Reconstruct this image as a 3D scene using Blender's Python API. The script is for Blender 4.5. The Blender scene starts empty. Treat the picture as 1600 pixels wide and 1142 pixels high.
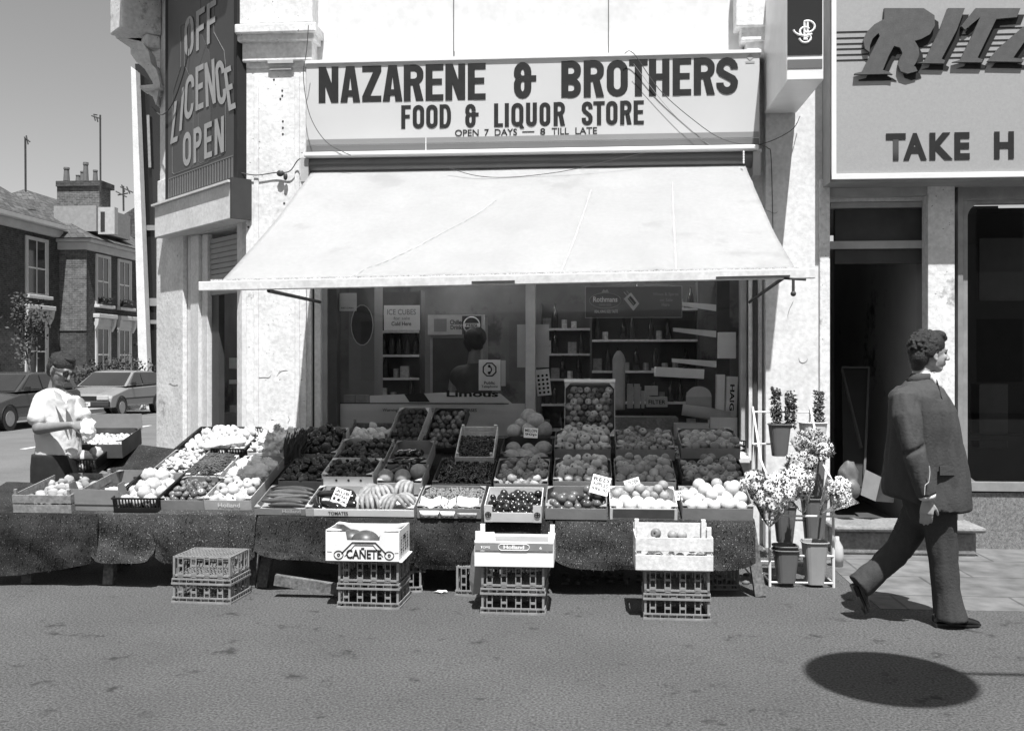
import bpy, bmesh, math, random
from mathutils import Vector, Matrix, Euler, noise
sc = bpy.context.scene
R = math.radians
COL = sc.collection
# ---------------- camera, sky, sun, exposure ----------------
TH = R(4.5); F = 1550.0; CX = 800.0; CY = 568.0
CAM = Vector((0.693, -8.803, 1.58))
FWD = Vector((-math.sin(TH), math.cos(TH), 0)); RGT = Vector((math.cos(TH), math.sin(TH), 0)); UPV = Vector((0, 0, 1))
cd = bpy.data.cameras.new('camera'); cam = bpy.data.objects.new('camera', cd); COL.objects.link(cam)
cam.location = CAM; cam.rotation_euler = (R(90), 0, TH)
cd.sensor_width = 36; cd.lens = F / 1600 * 36; cd.shift_y = -3 / 1600; cd.clip_end = 2000; cd.clip_start = 0.1
sc.camera = cam
SUN_AZ = R(12); SUN_EL = R(65)
w = bpy.data.worlds.new('World'); sc.world = w; w.use_nodes = True
nt = w.node_tree; nt.nodes.clear()
sky = nt.nodes.new('ShaderNodeTexSky'); sky.sky_type = 'NISHITA'; sky.sun_disc = False
sky.sun_elevation = SUN_EL; sky.sun_rotation = math.pi - SUN_AZ; sky.dust_density = 1.0
bw = nt.nodes.new('ShaderNodeRGBToBW'); bg = nt.nodes.new('ShaderNodeBackground'); wo = nt.nodes.new('ShaderNodeOutputWorld')
nt.links.new(sky.outputs[0], bw.inputs[0]); nt.links.new(bw.outputs[0], bg.inputs[0]); nt.links.new(bg.outputs[0], wo.inputs[0])
bg.inputs[1].default_value = 0.070
sd = bpy.data.lights.new('sun', 'SUN'); sd.energy = 4.3; sd.angle = R(0.5); sd.color = (1, 1, 1)
so = bpy.data.objects.new('sun', sd); COL.objects.link(so)
SDIR = Vector((math.sin(SUN_AZ) * math.cos(SUN_EL), -math.cos(SUN_AZ) * math.cos(SUN_EL), math.sin(SUN_EL)))
so.rotation_euler = (-SDIR).to_track_quat('-Z', 'Y').to_euler()
sc.view_settings.view_transform = 'Standard'; sc.view_settings.look = 'None'
sc.view_settings.exposure = 0.97; sc.view_settings.gamma = 1
sc.render.engine = 'CYCLES'

# ---------------- pixel -> place helpers (pixels of the 1600 px photograph) ----------------
def ray(x, y): return FWD + RGT * ((x - CX) / F) - UPV * ((y - CY) / F)
def PY(x, y, Y):
    r = ray(x, y); return CAM + r * ((Y - CAM.y) / r.y)
def PZ(x, y, z=0.0):
    r = ray(x, y); return CAM + r * ((z - CAM.z) / r.z)
def PD(x, y, d): return CAM + ray(x, y) * d
def PX(x, y, X):
    r = ray(x, y); return CAM + r * ((X - CAM.x) / r.x)
SL = 0.26; Z0 = 0.53; YF = -2.0; AL = math.atan(SL)
def PS(x, y, h=0.0):     # on the slanted display
    r = ray(x, y); t = (Z0 + h + SL * (CAM.y - YF) - CAM.z) / (r.z - SL * r.y); return CAM + r * t
def fx(x, Y): return PY(x, CY, Y).x
def fz(x, y, Y): return PY(x, y, Y).z
def lerp(a, b, t): return a + (b - a) * t

WK = bpy.data.scenes.new('workbench')   # scratch scene for converting text and voxel meshes; removed at the end
# ---------------- mesh builder ----------------
class MB:
    def __init__(s): s.v = []; s.f = []
    def add(s, vs, fs, M=None):
        o = len(s.v)
        for p in vs:
            p = Vector(p); s.v.append(M @ p if M is not None else p)
        for f in fs: s.f.append([i + o for i in f])
        return s
    def box(s, x0, x1, y0, y1, z0, z1, M=None):
        return s.add([(x0,y0,z0),(x1,y0,z0),(x1,y1,z0),(x0,y1,z0),(x0,y0,z1),(x1,y0,z1),(x1,y1,z1),(x0,y1,z1)],
            [(0,3,2,1),(4,5,6,7),(0,1,5,4),(1,2,6,5),(2,3,7,6),(3,0,4,7)], M)
    def quad(s, a, b, c, d): return s.add([a,b,c,d], [(0,1,2,3)])
    def prism(s, poly, ax, t):       # poly: list of 3D points (planar), extruded by vector t
        n = len(poly); t = Vector(t); vs = [Vector(p) for p in poly] + [Vector(p) + t for p in poly]
        fs = [list(range(n))[::-1], list(range(n, 2*n))] + [(i, (i+1) % n, n + (i+1) % n, n + i) for i in range(n)]
        return s.add(vs, fs)
    def bar(s, a, b, w, h=None, up=(0,0,1)):
        a = Vector(a); b = Vector(b); h = h or w; d = (b - a).normalized(); up = Vector(up)
        if abs(d.dot(up)) > .98: up = Vector((0, 1, 0))
        sx = d.cross(up).normalized(); sz = sx.cross(d)
        vs = []
        for p in (a, b):
            for i, j in ((-1,-1),(1,-1),(1,1),(-1,1)): vs.append(p + sx*(i*w/2) + sz*(j*h/2))
        return s.add(vs, [(0,1,2,3),(7,6,5,4),(0,4,5,1),(1,5,6,2),(2,6,7,3),(3,7,4,0)])
    def tube(s, pts, r, n=6, cap=True):
        pts = [Vector(p) for p in pts]; m = len(pts); rs = r if isinstance(r, (list, tuple)) else [r]*m
        vs = []; pu = None
        for i, p in enumerate(pts):
            d = (pts[min(i+1, m-1)] - pts[max(i-1, 0)]).normalized()
            if pu is None:
                pu = Vector((0,0,1)) if abs(d.z) < .9 else Vector((0,1,0))
            u = (pu - d * pu.dot(d)).normalized(); pu = u; v = d.cross(u)
            for k in range(n):
                a = 2*math.pi*k/n; vs.append(p + (u*math.cos(a) + v*math.sin(a))*rs[i])
        fs = [(i*n+k, i*n+(k+1)%n, (i+1)*n+(k+1)%n, (i+1)*n+k) for i in range(m-1) for k in range(n)]
        if cap: fs += [list(range(n))[::-1], [(m-1)*n+k for k in range(n)]]
        return s.add(vs, fs)
    def ell(s, c, r, nu=14, nv=9, M=None, fn=None):
        c = Vector(c); r = r if isinstance(r, (tuple, list)) else (r, r, r)
        vs = []; L = []
        for j in range(nv+1):
            t = math.pi*j/nv
            if j in (0, nv): ring = [(0, 0, math.cos(t))]
            else: ring = [(math.sin(t)*math.cos(2*math.pi*k/nu), math.sin(t)*math.sin(2*math.pi*k/nu), math.cos(t)) for k in range(nu)]
            L.append((len(vs), len(ring)))
            for q in ring:
                k = fn(Vector(q)) if fn else Vector(q)
                p = Vector((k[0]*r[0], k[1]*r[1], k[2]*r[2]))
                if M is not None: p = M @ p
                vs.append(p + c)
        fs = []
        for j in range(nv):
            a, na = L[j]; b, nb = L[j+1]
            for k in range(nu):
                if na == 1: fs.append((a, b+k, b+(k+1)%nu))
                elif nb == 1: fs.append((a+k, b, a+(k+1)%nu))
                else: fs.append((a+k, b+k, b+(k+1)%nu, a+(k+1)%nu))
        return s.add(vs, fs)
    def limb(s, a, ra, b, rb, n=14):
        a = Vector(a); b = Vector(b); d = b - a; L = d.length; dn = d.normalized(); pts = []; rs = []
        for k in range(5):
            t = math.pi/2*k/4; pts.append(a - dn*ra*math.cos(t)); rs.append(max(ra*math.sin(t), 1e-4))
        for k in range(1, 5):
            pts.append(a + d*k/5); rs.append(ra + (rb-ra)*k/5)
        for k in range(5):
            t = math.pi/2*(4-k)/4; pts.append(b + dn*rb*math.cos(t)); rs.append(max(rb*math.sin(t), 1e-4))
        return s.tube(pts, rs, n)
    def loft(s, rings, cap=True):
        n = len(rings[0]); vs = [p for r in rings for p in r]; m = len(rings)
        fs = [(i*n+k, i*n+(k+1)%n, (i+1)*n+(k+1)%n, (i+1)*n+k) for i in range(m-1) for k in range(n)]
        if cap: fs += [list(range(n))[::-1], [(m-1)*n+k for k in range(n)]]
        return s.add(vs, fs)
    def mesh(s, name, smooth=False):
        me = bpy.data.meshes.new(name); me.from_pydata([tuple(p) for p in s.v], [], s.f); me.update()
        bm = bmesh.new(); bm.from_mesh(me); bmesh.ops.recalc_face_normals(bm, faces=bm.faces); bm.to_mesh(me); bm.free()
        if smooth: me.polygons.foreach_set('use_smooth', [True]*len(me.polygons))
        return me
    def build(s, name, mat, parent=None, smooth=False, bevel=0, local=False):
        me = s.mesh(name, smooth)
        if mat: me.materials.append(mat)
        o = bpy.data.objects.new(name, me); COL.objects.link(o)
        if bevel:
            m = o.modifiers.new('bevel', 'BEVEL'); m.width = bevel; m.segments = 2; m.limit_method = 'ANGLE'; m.angle_limit = R(40)
        if parent is not None:
            o.parent = parent
            if not local and parent.type == 'EMPTY': o.location = -Vector(parent.location)
        return o
def remeshed(mb, name, mat, parent=None, voxel=0.008, sm=3, local=False):
    me = mb.mesh(name); t = bpy.data.objects.new('tmp', me); WK.collection.objects.link(t)
    m = t.modifiers.new('r', 'REMESH'); m.mode = 'VOXEL'; m.voxel_size = voxel; m.use_smooth_shade = True
    if sm:
        q = t.modifiers.new('s', 'SMOOTH'); q.iterations = sm; q.factor = .5
    WK.view_layers[0].update(); dg = WK.view_layers[0].depsgraph
    ev = t.evaluated_get(dg); m2 = bpy.data.meshes.new_from_object(ev); bpy.data.objects.remove(t)
    m2.name = name; m2.materials.clear(); m2.materials.append(mat)
    m2.polygons.foreach_set('use_smooth', [True]*len(m2.polygons))
    o = bpy.data.objects.new(name, m2); COL.objects.link(o)
    if parent is not None:
        o.parent = parent
        if not local and parent.type == 'EMPTY': o.location = -Vector(parent.location)
    return o
def tag(o, label, cat, group=None, kind=None):
    if label: o['label'] = label
    if cat: o['category'] = cat
    if group: o['group'] = group
    if kind: o['kind'] = kind
    return o
def thing(name, label, cat, loc=(0,0,0), group=None):
    o = bpy.data.objects.new(name, None); COL.objects.link(o); o.location = loc; o.empty_display_size = .1
    return tag(o, label, cat, group)
def struct(name, mb, mat):
    o = mb.build(name, mat); o['kind'] = 'structure'; return o
def copy_tree(o, parent=None):
    c = o.copy(); COL.objects.link(c)
    if parent is not None: c.parent = parent
    for ch in [k for k in bpy.data.objects if k.parent == o]: copy_tree(ch, c)
    return c

# ---------------- materials (all greys: the photograph is black and white) ----------------
MATS = {}
def mat(name, v, rough=.75, amp=.12, scale=8, bump=0.0, bscale=None, spec=.3, stain=0, stain_v=None, stain_s=2.0, metal=0, rnd=0, fine=0, speck=None, coat=0, sub=0, famp=None, pole=0):
    m = bpy.data.materials.new(name); m.use_nodes = True; N = m.node_tree.nodes; Lk = m.node_tree.links
    b = N['Principled BSDF']; b.inputs['Roughness'].default_value = rough; b.inputs['Metallic'].default_value = metal
    b.inputs['Specular IOR Level'].default_value = spec
    if coat: b.inputs['Coat Weight'].default_value = coat
    tc = N.new('ShaderNodeTexCoord'); co = tc.outputs['Object']
    if rnd:
        oi = N.new('ShaderNodeObjectInfo'); ad = N.new('ShaderNodeVectorMath'); ad.operation = 'ADD'
        sc_ = N.new('ShaderNodeVectorMath'); sc_.operation = 'SCALE'; cmb = N.new('ShaderNodeCombineXYZ')
        for i in range(3): Lk.new(oi.outputs['Random'], cmb.inputs[i])
        Lk.new(cmb.outputs[0], sc_.inputs[0]); sc_.inputs['Scale'].default_value = 37.
        Lk.new(co, ad.inputs[0]); Lk.new(sc_.outputs[0], ad.inputs[1]); co = ad.outputs[0]
    def noise_(s, det=4, ro=.6):
        n = N.new('ShaderNodeTexNoise'); n.inputs['Scale'].default_value = s; n.inputs['Detail'].default_value = det
        n.inputs['Roughness'].default_value = ro; Lk.new(co, n.inputs['Vector']); return n.outputs['Fac']
    def rng(fac, a, bb, lo=.3, hi=.7):
        r = N.new('ShaderNodeMapRange'); r.inputs[1].default_value = lo; r.inputs[2].default_value = hi
        r.inputs[3].default_value = a; r.inputs[4].default_value = bb; Lk.new(fac, r.inputs[0]); return r.outputs[0]
    def math_(op, a, c):
        q = N.new('ShaderNodeMath'); q.operation = op
        for i, z in enumerate((a, c)):
            if isinstance(z, (int, float)): q.inputs[i].default_value = z
            else: Lk.new(z, q.inputs[i])
        return q.outputs[0]
    val = rng(noise_(scale), v*(1-amp), v*(1+amp))
    if fine: val = math_('MULTIPLY', val, rng(noise_(scale*fine, 2, .5), 1-(famp or amp), 1+(famp or amp)))
    if rnd: val = math_('MULTIPLY', val, rng(oi.outputs['Random'], 1-rnd, 1+rnd, 0, 1))
    if speck:     # (scale, threshold, value): crumbs, chips and dirt specks
        vo = N.new('ShaderNodeTexNoise'); vo.inputs['Scale'].default_value = speck[0]; vo.inputs['Detail'].default_value = 1; Lk.new(co, vo.inputs['Vector'])
        k = rng(vo.outputs['Fac'], 0, 1, speck[1], speck[1]+.04)
        mx = N.new('ShaderNodeMix'); mx.data_type = 'FLOAT'; Lk.new(k, mx.inputs[0]); Lk.new(val, mx.inputs[2]); mx.inputs[3].default_value = speck[2]; val = mx.outputs[0]
    if stain:
        k = rng(noise_(stain_s, 6, .7), 0, 1, 1-stain, 1-stain+.08)
        mx = N.new('ShaderNodeMix'); mx.data_type = 'FLOAT'; Lk.new(k, mx.inputs[0]); Lk.new(val, mx.inputs[2]); mx.inputs[3].default_value = stain_v; val = mx.outputs[0]
    if pole:      # dark stalk hollow of a fruit
        sx = N.new('ShaderNodeVectorMath'); sx.operation = 'MULTIPLY'; sx.inputs[1].default_value = (1, 1, 0); Lk.new(tc.outputs['Object'], sx.inputs[0])
        ln = N.new('ShaderNodeVectorMath'); ln.operation = 'LENGTH'; Lk.new(sx.outputs[0], ln.inputs[0]); k = rng(ln.outputs['Value'], .12, 1, pole*.45, pole)
        val = math_('MULTIPLY', val, k)
    cb = N.new('ShaderNodeCombineColor')
    for i in range(3): Lk.new(val, cb.inputs[i])
    Lk.new(cb.outputs[0], b.inputs['Base Color'])
    if bump:
        bn = N.new('ShaderNodeBump'); bn.inputs['Strength'].default_value = 1; bn.inputs['Distance'].default_value = bump
        Lk.new(noise_(bscale or scale*3, 5, .6), bn.inputs['Height']); Lk.new(bn.outputs[0], b.inputs['Normal'])
    MATS[name] = m; return m
def brickmat(name, v, mortar, bw_, bh, ms=.012, axis='sum', amp=.25, bump=.004, off=.5, rough=.85):
    m = bpy.data.materials.new(name); m.use_nodes = True; N = m.node_tree.nodes; Lk = m.node_tree.links
    b = N['Principled BSDF']; b.inputs['Roughness'].default_value = rough; b.inputs['Specular IOR Level'].default_value = .2
    tc = N.new('ShaderNodeTexCoord'); sp = N.new('ShaderNodeSeparateXYZ'); cb = N.new('ShaderNodeCombineXYZ'); Lk.new(tc.outputs['Object'], sp.inputs[0])
    if axis == 'sum':
        a = N.new('ShaderNodeMath'); a.operation = 'ADD'; Lk.new(sp.outputs[0], a.inputs[0]); Lk.new(sp.outputs[1], a.inputs[1])
        Lk.new(a.outputs[0], cb.inputs[0]); Lk.new(sp.outputs[2], cb.inputs[1])
    else: Lk.new(sp.outputs[0], cb.inputs[0]); Lk.new(sp.outputs[1], cb.inputs[1])
    t = N.new('ShaderNodeTexBrick'); Lk.new(cb.outputs[0], t.inputs['Vector']); t.inputs['Scale'].default_value = 1
    t.inputs['Brick Width'].default_value = bw_; t.inputs['Row Height'].default_value = bh; t.inputs['Mortar Size'].default_value = ms
    t.offset = off
    t.inputs['Color1'].default_value = (v*(1-amp),)*3 + (1,); t.inputs['Color2'].default_value = (v*(1+amp),)*3 + (1,); t.inputs['Mortar'].default_value = (mortar,)*3 + (1,)
    n = N.new('ShaderNodeTexNoise'); n.inputs['Scale'].default_value = 6; n.inputs['Detail'].default_value = 6; Lk.new(tc.outputs['Object'], n.inputs['Vector'])
    r = N.new('ShaderNodeMapRange'); r.inputs[1].default_value = .3; r.inputs[2].default_value = .7; r.inputs[3].default_value = .7; r.inputs[4].default_value = 1.3; Lk.new(n.outputs['Fac'], r.inputs[0])
    mm = N.new('ShaderNodeVectorMath'); mm.operation = 'SCALE'; Lk.new(t.outputs['Color'], mm.inputs[0]); Lk.new(r.outputs[0], mm.inputs['Scale'])
    Lk.new(mm.outputs[0], b.inputs['Base Color'])
    bn = N.new('ShaderNodeBump'); bn.invert = True; bn.inputs['Distance'].default_value = bump; Lk.new(t.outputs['Fac'], bn.inputs['Height']); Lk.new(bn.outputs[0], b.inputs['Normal'])
    MATS[name] = m; return m
def glassmat(name, refl=1.0, tint=1.0, rough=0.0):
    m = bpy.data.materials.new(name); m.use_nodes = True; N = m.node_tree.nodes; Lk = m.node_tree.links; N.clear()
    o = N.new('ShaderNodeOutputMaterial'); mx = N.new('ShaderNodeMixShader'); tr = N.new('ShaderNodeBsdfTransparent'); gl = N.new('ShaderNodeBsdfGlossy')
    fr = N.new('ShaderNodeFresnel'); fr.inputs[0].default_value = 1.5; tr.inputs[0].default_value = (tint,)*3+(1,)
    gl.inputs['Roughness'].default_value = rough
    q = N.new('ShaderNodeMath'); q.operation = 'MULTIPLY'; q.inputs[1].default_value = refl; Lk.new(fr.outputs[0], q.inputs[0])
    Lk.new(q.outputs[0], mx.inputs[0]); Lk.new(tr.outputs[0], mx.inputs[1]); Lk.new(gl.outputs[0], mx.inputs[2]); Lk.new(mx.outputs[0], o.inputs[0])
    MATS[name] = m; return m

render_w = mat('white render', .63, .85, .10, 3, .003, 18, .2, .30, .36, 1.6, fine=9)
render_w2 = mat('worn white plaster', .65, .85, .12, 4, .006, 14, .2, .38, .30, 2.6, fine=7, speck=(38, .74, .2))
panel_w = mat('white painted board', .60, .6, .07, 2, .002, 10, .3, .33, .50, 2.5, fine=6)
trim_g = mat('grey painted timber', .38, .6, .15, 6, .001, 30)
trim_w = mat('off white painted timber', .6, .5, .1, 6, .001, 30, fine=6)
metal_w = mat('white metal', .68, .4, .05, 6)
metal_g = mat('grey metal', .3, .4, .15, 9, metal=.3)
metal_d = mat('dark metal', .05, .45, .2, 9)
black = mat('black paint', .022, .4, .2, 9)
ink = mat('black sign lettering', .014, .75, .25, 14)
sign_w = mat('white sign acrylic', .48, .35, .04, 1.2, spec=.5, stain=.36, stain_v=.41, stain_s=1.7)
sign_g1 = mat('grey sign stripe', .13, .4, .05, 3)
sign_g2 = mat('dark grey sign stripe', .13, .4, .05, 3)
sign_d = mat('dark sign panel', .048, .35, .12, 4, spec=.5)
sign_m = mat('pale figure on dark sign', .16, .4, .08, 4)
sign_l = mat('pale sign lettering', .34, .5, .1, 8)
neigh_p = mat('grey speckled sign panel', .31, .5, .05, 40, fine=5)
letter_g = mat('mid grey raised letter', .085, .5, .12, 20, fine=5)
asphalt = mat('asphalt', .112, .92, .12, .9, .02, 100, .2, .41, .05, 4.2, fine=85, famp=.5, speck=(60, .71, .20))
asphalt_s = mat('side street asphalt', .13, .9, .15, 1, .004, 60, .25, .3, .09, .8, fine=40)
paving = brickmat('paving slabs', .135, .08, .78, .62, .010, 'xy', .12, .002)
stone = mat('worn stone', .2, .85, .2, 5, .006, 30, fine=8, stain=.36, stain_v=.16, stain_s=4)
granite = mat('speckled granite', .17, .5, .45, 60, fine=2.5)
line_w = mat('road line paint', .55, .8, .15, 10, stain=.4, stain_v=.2, stain_s=8)
turf_m = mat('artificial turf', .030, .95, .35, 5, .006, 150, .1, fine=40, speck=(130, .68, .16), stain=.4, stain_v=.018, stain_s=3)
turf_m2 = mat('worn artificial turf', .046, .95, .35, 5, .006, 140, .1, fine=40, speck=(120, .66, .24), stain=.4, stain_v=.027, stain_s=3)
wood_o = mat('weathered wood', .13, .85, .3, 12, .003, 40, fine=4, stain=.35, stain_v=.06, stain_s=6)
wood_l = mat('pale crate wood', .62, .8, .12, 10, .002, 40, fine=5)
wood_m = mat('grey crate wood', .24, .8, .2, 10, .002, 40, fine=5)
card_w = mat('white cardboard', .72, .75, .05, 7, .0006, 30)
card_g = mat('grey cardboard', .25, .85, .12, 7, .001, 30)
card_m = mat('pale brown cardboard', .4, .85, .12, 7, .001, 30, rnd=.12)
card_d = mat('dark cardboard', .07, .8, .2, 7, .001, 30, rnd=.2)
plas_d = mat('black plastic', .018, .4, .2, 9)
plas_g = mat('grey plastic crate', .23, .55, .2, 12, .0008, 50, stain=.38, stain_v=.16, stain_s=9)
paper = mat('white paper', .85, .8, .05, 8)
paper_g = mat('grey paper', .55, .8, .08, 8)
canvas = mat('awning canvas', .50, .9, .06, 2.0, .004, 9, .1, .42, .43, 1.8, fine=14)
_n = canvas.node_tree.nodes; _l = canvas.node_tree.links; _t = _n.new('ShaderNodeBsdfTranslucent'); _m = _n.new('ShaderNodeMixShader'); _m.inputs[0].default_value = .5; _t.inputs[0].default_value = (.8, .8, .8, 1)
_l.new(_n['Principled BSDF'].outputs[0], _m.inputs[1]); _l.new(_t.outputs[0], _m.inputs[2]); _l.new(_m.outputs[0], _n['Material Output'].inputs[0])
fascia_dk = mat('dark recess', .03, .8, .2, 6)
skin = mat('skin', .33, .55, .08, 20, .0008, 120, .4)
skin2 = mat('tanned skin', .19, .55, .1, 20, .0008, 120, .4)
hair = mat('dark hair', .014, .5, .5, 90, .010, 150, .5)
suit = mat('grey suit cloth', .058, .9, .10, 160, .004, 60, .15, fine=3)
suit_t = mat('grey trouser cloth', .050, .9, .10, 160, .004, 60, .15, fine=3)
shirt = mat('white shirt cotton', .55, .85, .04, 12, .006, 14, .2)
shoe = mat('black shoe leather', .012, .22, .2, 20, spec=.7)
trouser_d = mat('dark trousers', .02, .9, .2, 12, .004, 10)
glass = glassmat('shop glass', 1.15, .98)
cello = glassmat('cellophane', 2.2, .93, .12)
# ---------------- lettering ----------------
def stroke(pts, t, closed=False):
    pts = [Vector((p[0], p[1])) for p in pts]; n = len(pts); L = []; Rr = []
    for i in range(n):
        if closed: a = pts[i-1]; c = pts[(i+1) % n]
        else: a = pts[max(i-1, 0)]; c = pts[min(i+1, n-1)]
        b = pts[i]
        d1 = (b-a); d2 = (c-b)
        if d1.length < 1e-9: d1 = d2
        if d2.length < 1e-9: d2 = d1
        d1.normalize(); d2.normalize(); n1 = Vector((-d1.y, d1.x)); n2 = Vector((-d2.y, d2.x)); m = (n1+n2)
        m = m.normalized() if m.length > 1e-6 else n1
        k = t/2/max(m.dot(n1), .35); L.append(b+m*k); Rr.append(b-m*k)
    q = []
    for i in range(n if closed else n-1):
        j = (i+1) % n; q.append([L[i], L[j], Rr[j], Rr[i]])
    return q
def arc(cx, cy, rx, ry, a0, a1, n=7): return [(cx+rx*math.cos(R(a0+(a1-a0)*i/n)), cy+ry*math.sin(R(a0+(a1-a0)*i/n))) for i in range(n+1)]
def glyph(ch, w, h, t):
    """polygon groups of a condensed bold sign letter, box w x h"""
    e = t/2; r = max(w/2 - e, 1e-4); ry = min(r*1.05, h*.24); P = []
    ln = lambda *p: P.append(stroke(p, t))
    th = t*.86
    hb = lambda x0, x1, y: P.append([[Vector((x0, y-th/2)), Vector((x1, y-th/2)), Vector((x1, y+th/2)), Vector((x0, y+th/2))]])
    vb = lambda x: P.append([[Vector((x-e, 0)), Vector((x+e, 0)), Vector((x+e, h)), Vector((x-e, h))]])
    poly = lambda *p: P.append([[Vector(q) for q in p]])
    bowl = lambda y0, y1, x0=0: P.append(stroke([(x0, y1-th/2)] + arc(w-e-min(r, (y1-y0)/2*.8), y1-th/2-(y1-y0-th)*.42, min(r, (y1-y0)/2*.8), (y1-y0-th)*.42, 90, 0) + arc(w-e-min(r, (y1-y0)/2*.8), y0+th/2+(y1-y0-th)*.42, min(r, (y1-y0)/2*.8), (y1-y0-th)*.42, 0, -90) + [(x0, y0+th/2)], t*.95))
    if ch == 'N': vb(e); vb(w-e); poly((0, h), (t*1.05, h), (w, 0), (w-t*1.05, 0))
    elif ch == 'A': poly((0, 0), (t*1.02, 0), (w/2+t*.18, h), (w/2-t*.62, h)); poly((w-t*1.02, 0), (w, 0), (w/2+t*.62, h), (w/2-t*.18, h)); hb(w*.24, w*.76, h*.25)
    elif ch == 'Z': hb(0, w, h-th/2); hb(0, w, th/2); poly((0, th*.9), (t*1.15, th*.9), (w, h-th*.9), (w-t*1.15, h-th*.9))
    elif ch == 'R': vb(e); bowl(h*.44, h, t*.9); poly((w*.42, h*.5), (w*.42+t, h*.5), (w, 0), (w-t*1.1, 0))
    elif ch == 'B': vb(e); bowl(h*.47, h, t*.9); bowl(0, h*.53, t*.9)
    elif ch == 'D': vb(e); bowl(0, h, t*.9)
    elif ch == 'P': vb(e); bowl(h*.42, h, t*.9)
    elif ch == 'E': vb(e); hb(t*.9, w, h-th/2); hb(t*.9, w*.92, h*.52); hb(t*.9, w, th/2)
    elif ch == 'F': vb(e); hb(t*.9, w, h-th/2); hb(t*.9, w*.9, h*.52)
    elif ch == 'L': vb(e); hb(t*.9, w, th/2)
    elif ch == 'I': vb(w/2)
    elif ch == 'T': vb(w/2); hb(0, w, h-th/2)
    elif ch == 'H': vb(e); vb(w-e); hb(t*.9, w-t*.9, h*.52)
    elif ch in 'OQ':
        P.append(stroke(arc(w/2, h-e-ry, r, ry, 0, 180, 8) + arc(w/2, e+ry, r, ry, 180, 360, 8), t, True))
        if ch == 'Q': poly((w*.45, h*.2), (w*.8, h*.2), (w*1.08, -h*.08), (w*.75, -h*.08))
    elif ch == 'U': P.append(stroke([(e, h)] + arc(w/2, e+ry, r, ry, 180, 360, 8) + [(w-e, h)], t))
    elif ch == 'C': P.append(stroke([(w-e, h*.68)] + arc(w/2, h-e-ry, r, ry, 0, 180, 8) + arc(w/2, e+ry, r, ry, 180, 360, 8) + [(w-e, h*.32)], t))
    elif ch == 'S': P.append(stroke([(w-e, h*.68)] + arc(w/2, h-e-ry, r, ry, 0, 180, 8) + [(e, h*.66), (e*1.5, h*.58), (w-e*1.5, h*.42), (w-e, h*.34)] + arc(w/2, e+ry, r, ry, 0, -180, 8) + [(e, h*.32)], t))
    elif ch == '&':
        w2 = w*.78; r2 = w2/2-e
        P.append(stroke([(w2-e, h-e-ry*.8-t*.3)] + arc(w2/2, h-e-ry*.8, r2, ry*.8, 0, 180, 7) + [(e, h*.66), (e*1.5, h*.56)], t))
        P.append(stroke([(e*1.5, h*.54), (e, h*.42)] + arc(w2/2, e+ry*.9, r2, ry*.9, 180, 360, 8) + [(w2-e, h*.66)], t)); hb(e*1.6, w, h*.55)
    return P
def letters(mb, items, frame, y0, y1, t, depth=.004, skew=0):
    """items (char,x0,x1) in px; frame(px,py)->Vector; thickness normal n"""
    k = 0
    for ch, a, b in items:
        o = frame(a, y1); ux = frame(b, y1)-o; uy = frame(a, y0)-o; w_ = ux.length; h_ = uy.length; ux.normalize(); uy.normalize(); nn = ux.cross(uy).normalized()
        for grp in glyph(ch, w_, h_, t):
            k += 1; off = depth + (k % 7)*.0004
            for q in grp: mb.add([o+ux*p.x+uy*p.y+nn*off for p in q], [tuple(range(len(q)))])
    return mb
def text(s, o, ux, uy, width, height, matl, name='lettering', parent=None, bold=0.0, lift=.002, extr=0.0):
    """built-in font text fitted to a width x height box at o along ux, uy"""
    cu = bpy.data.curves.new('t', 'FONT'); cu.body = s; cu.offset = bold; cu.resolution_u = 3
    t = bpy.data.objects.new('t', cu); WK.collection.objects.link(t); WK.view_layers[0].update(); dg = WK.view_layers[0].depsgraph
    me = bpy.data.meshes.new_from_object(t.evaluated_get(dg)); bpy.data.objects.remove(t)
    xs = [v.co.x for v in me.vertices]; ys = [v.co.y for v in me.vertices]
    if not xs: return None
    x0, x1, y0, y1 = min(xs), max(xs), min(ys), max(ys); ux = Vector(ux).normalized(); uy = Vector(uy).normalized(); nn = ux.cross(uy)
    for v in me.vertices:
        v.co = Vector(o) + ux*((v.co.x-x0)/(x1-x0)*width) + uy*((v.co.y-y0)/(y1-y0)*height) + nn*lift
    me.name = name; me.materials.clear(); me.materials.append(matl)
    ob = bpy.data.objects.new(name, me); COL.objects.link(ob)
    if parent is not None:
        ob.parent = parent
        if parent.type == 'EMPTY' and not parent.get('_loc'): ob.location = -Vector(parent.location)
    return ob
def ptext(s, x0, x1, y0, y1, Y, m, parent, name='lettering', bold=0.0, lift=.003):
    a = PY(x0, y1, Y); b = PY(x1, y1, Y); c = PY(x0, y0, Y)
    return text(s, a, b-a, (0,0,1), (b-a).length, c.z-a.z, m, name, parent, bold, lift)
def pbox(mb, x0, x1, y0, y1, Ya, Yb):
    xm = (x0+x1)/2
    return mb.box(fx(x0, Ya), fx(x1, Ya), Ya, Yb, fz(xm, y1, Ya), fz(xm, y0, Ya))
def sheet(x0, x1, y0, y1, Y, th=.004):
    a = MB(); pbox(a, x0, x1, y0, y1, Y, Y+th); return a

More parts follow.
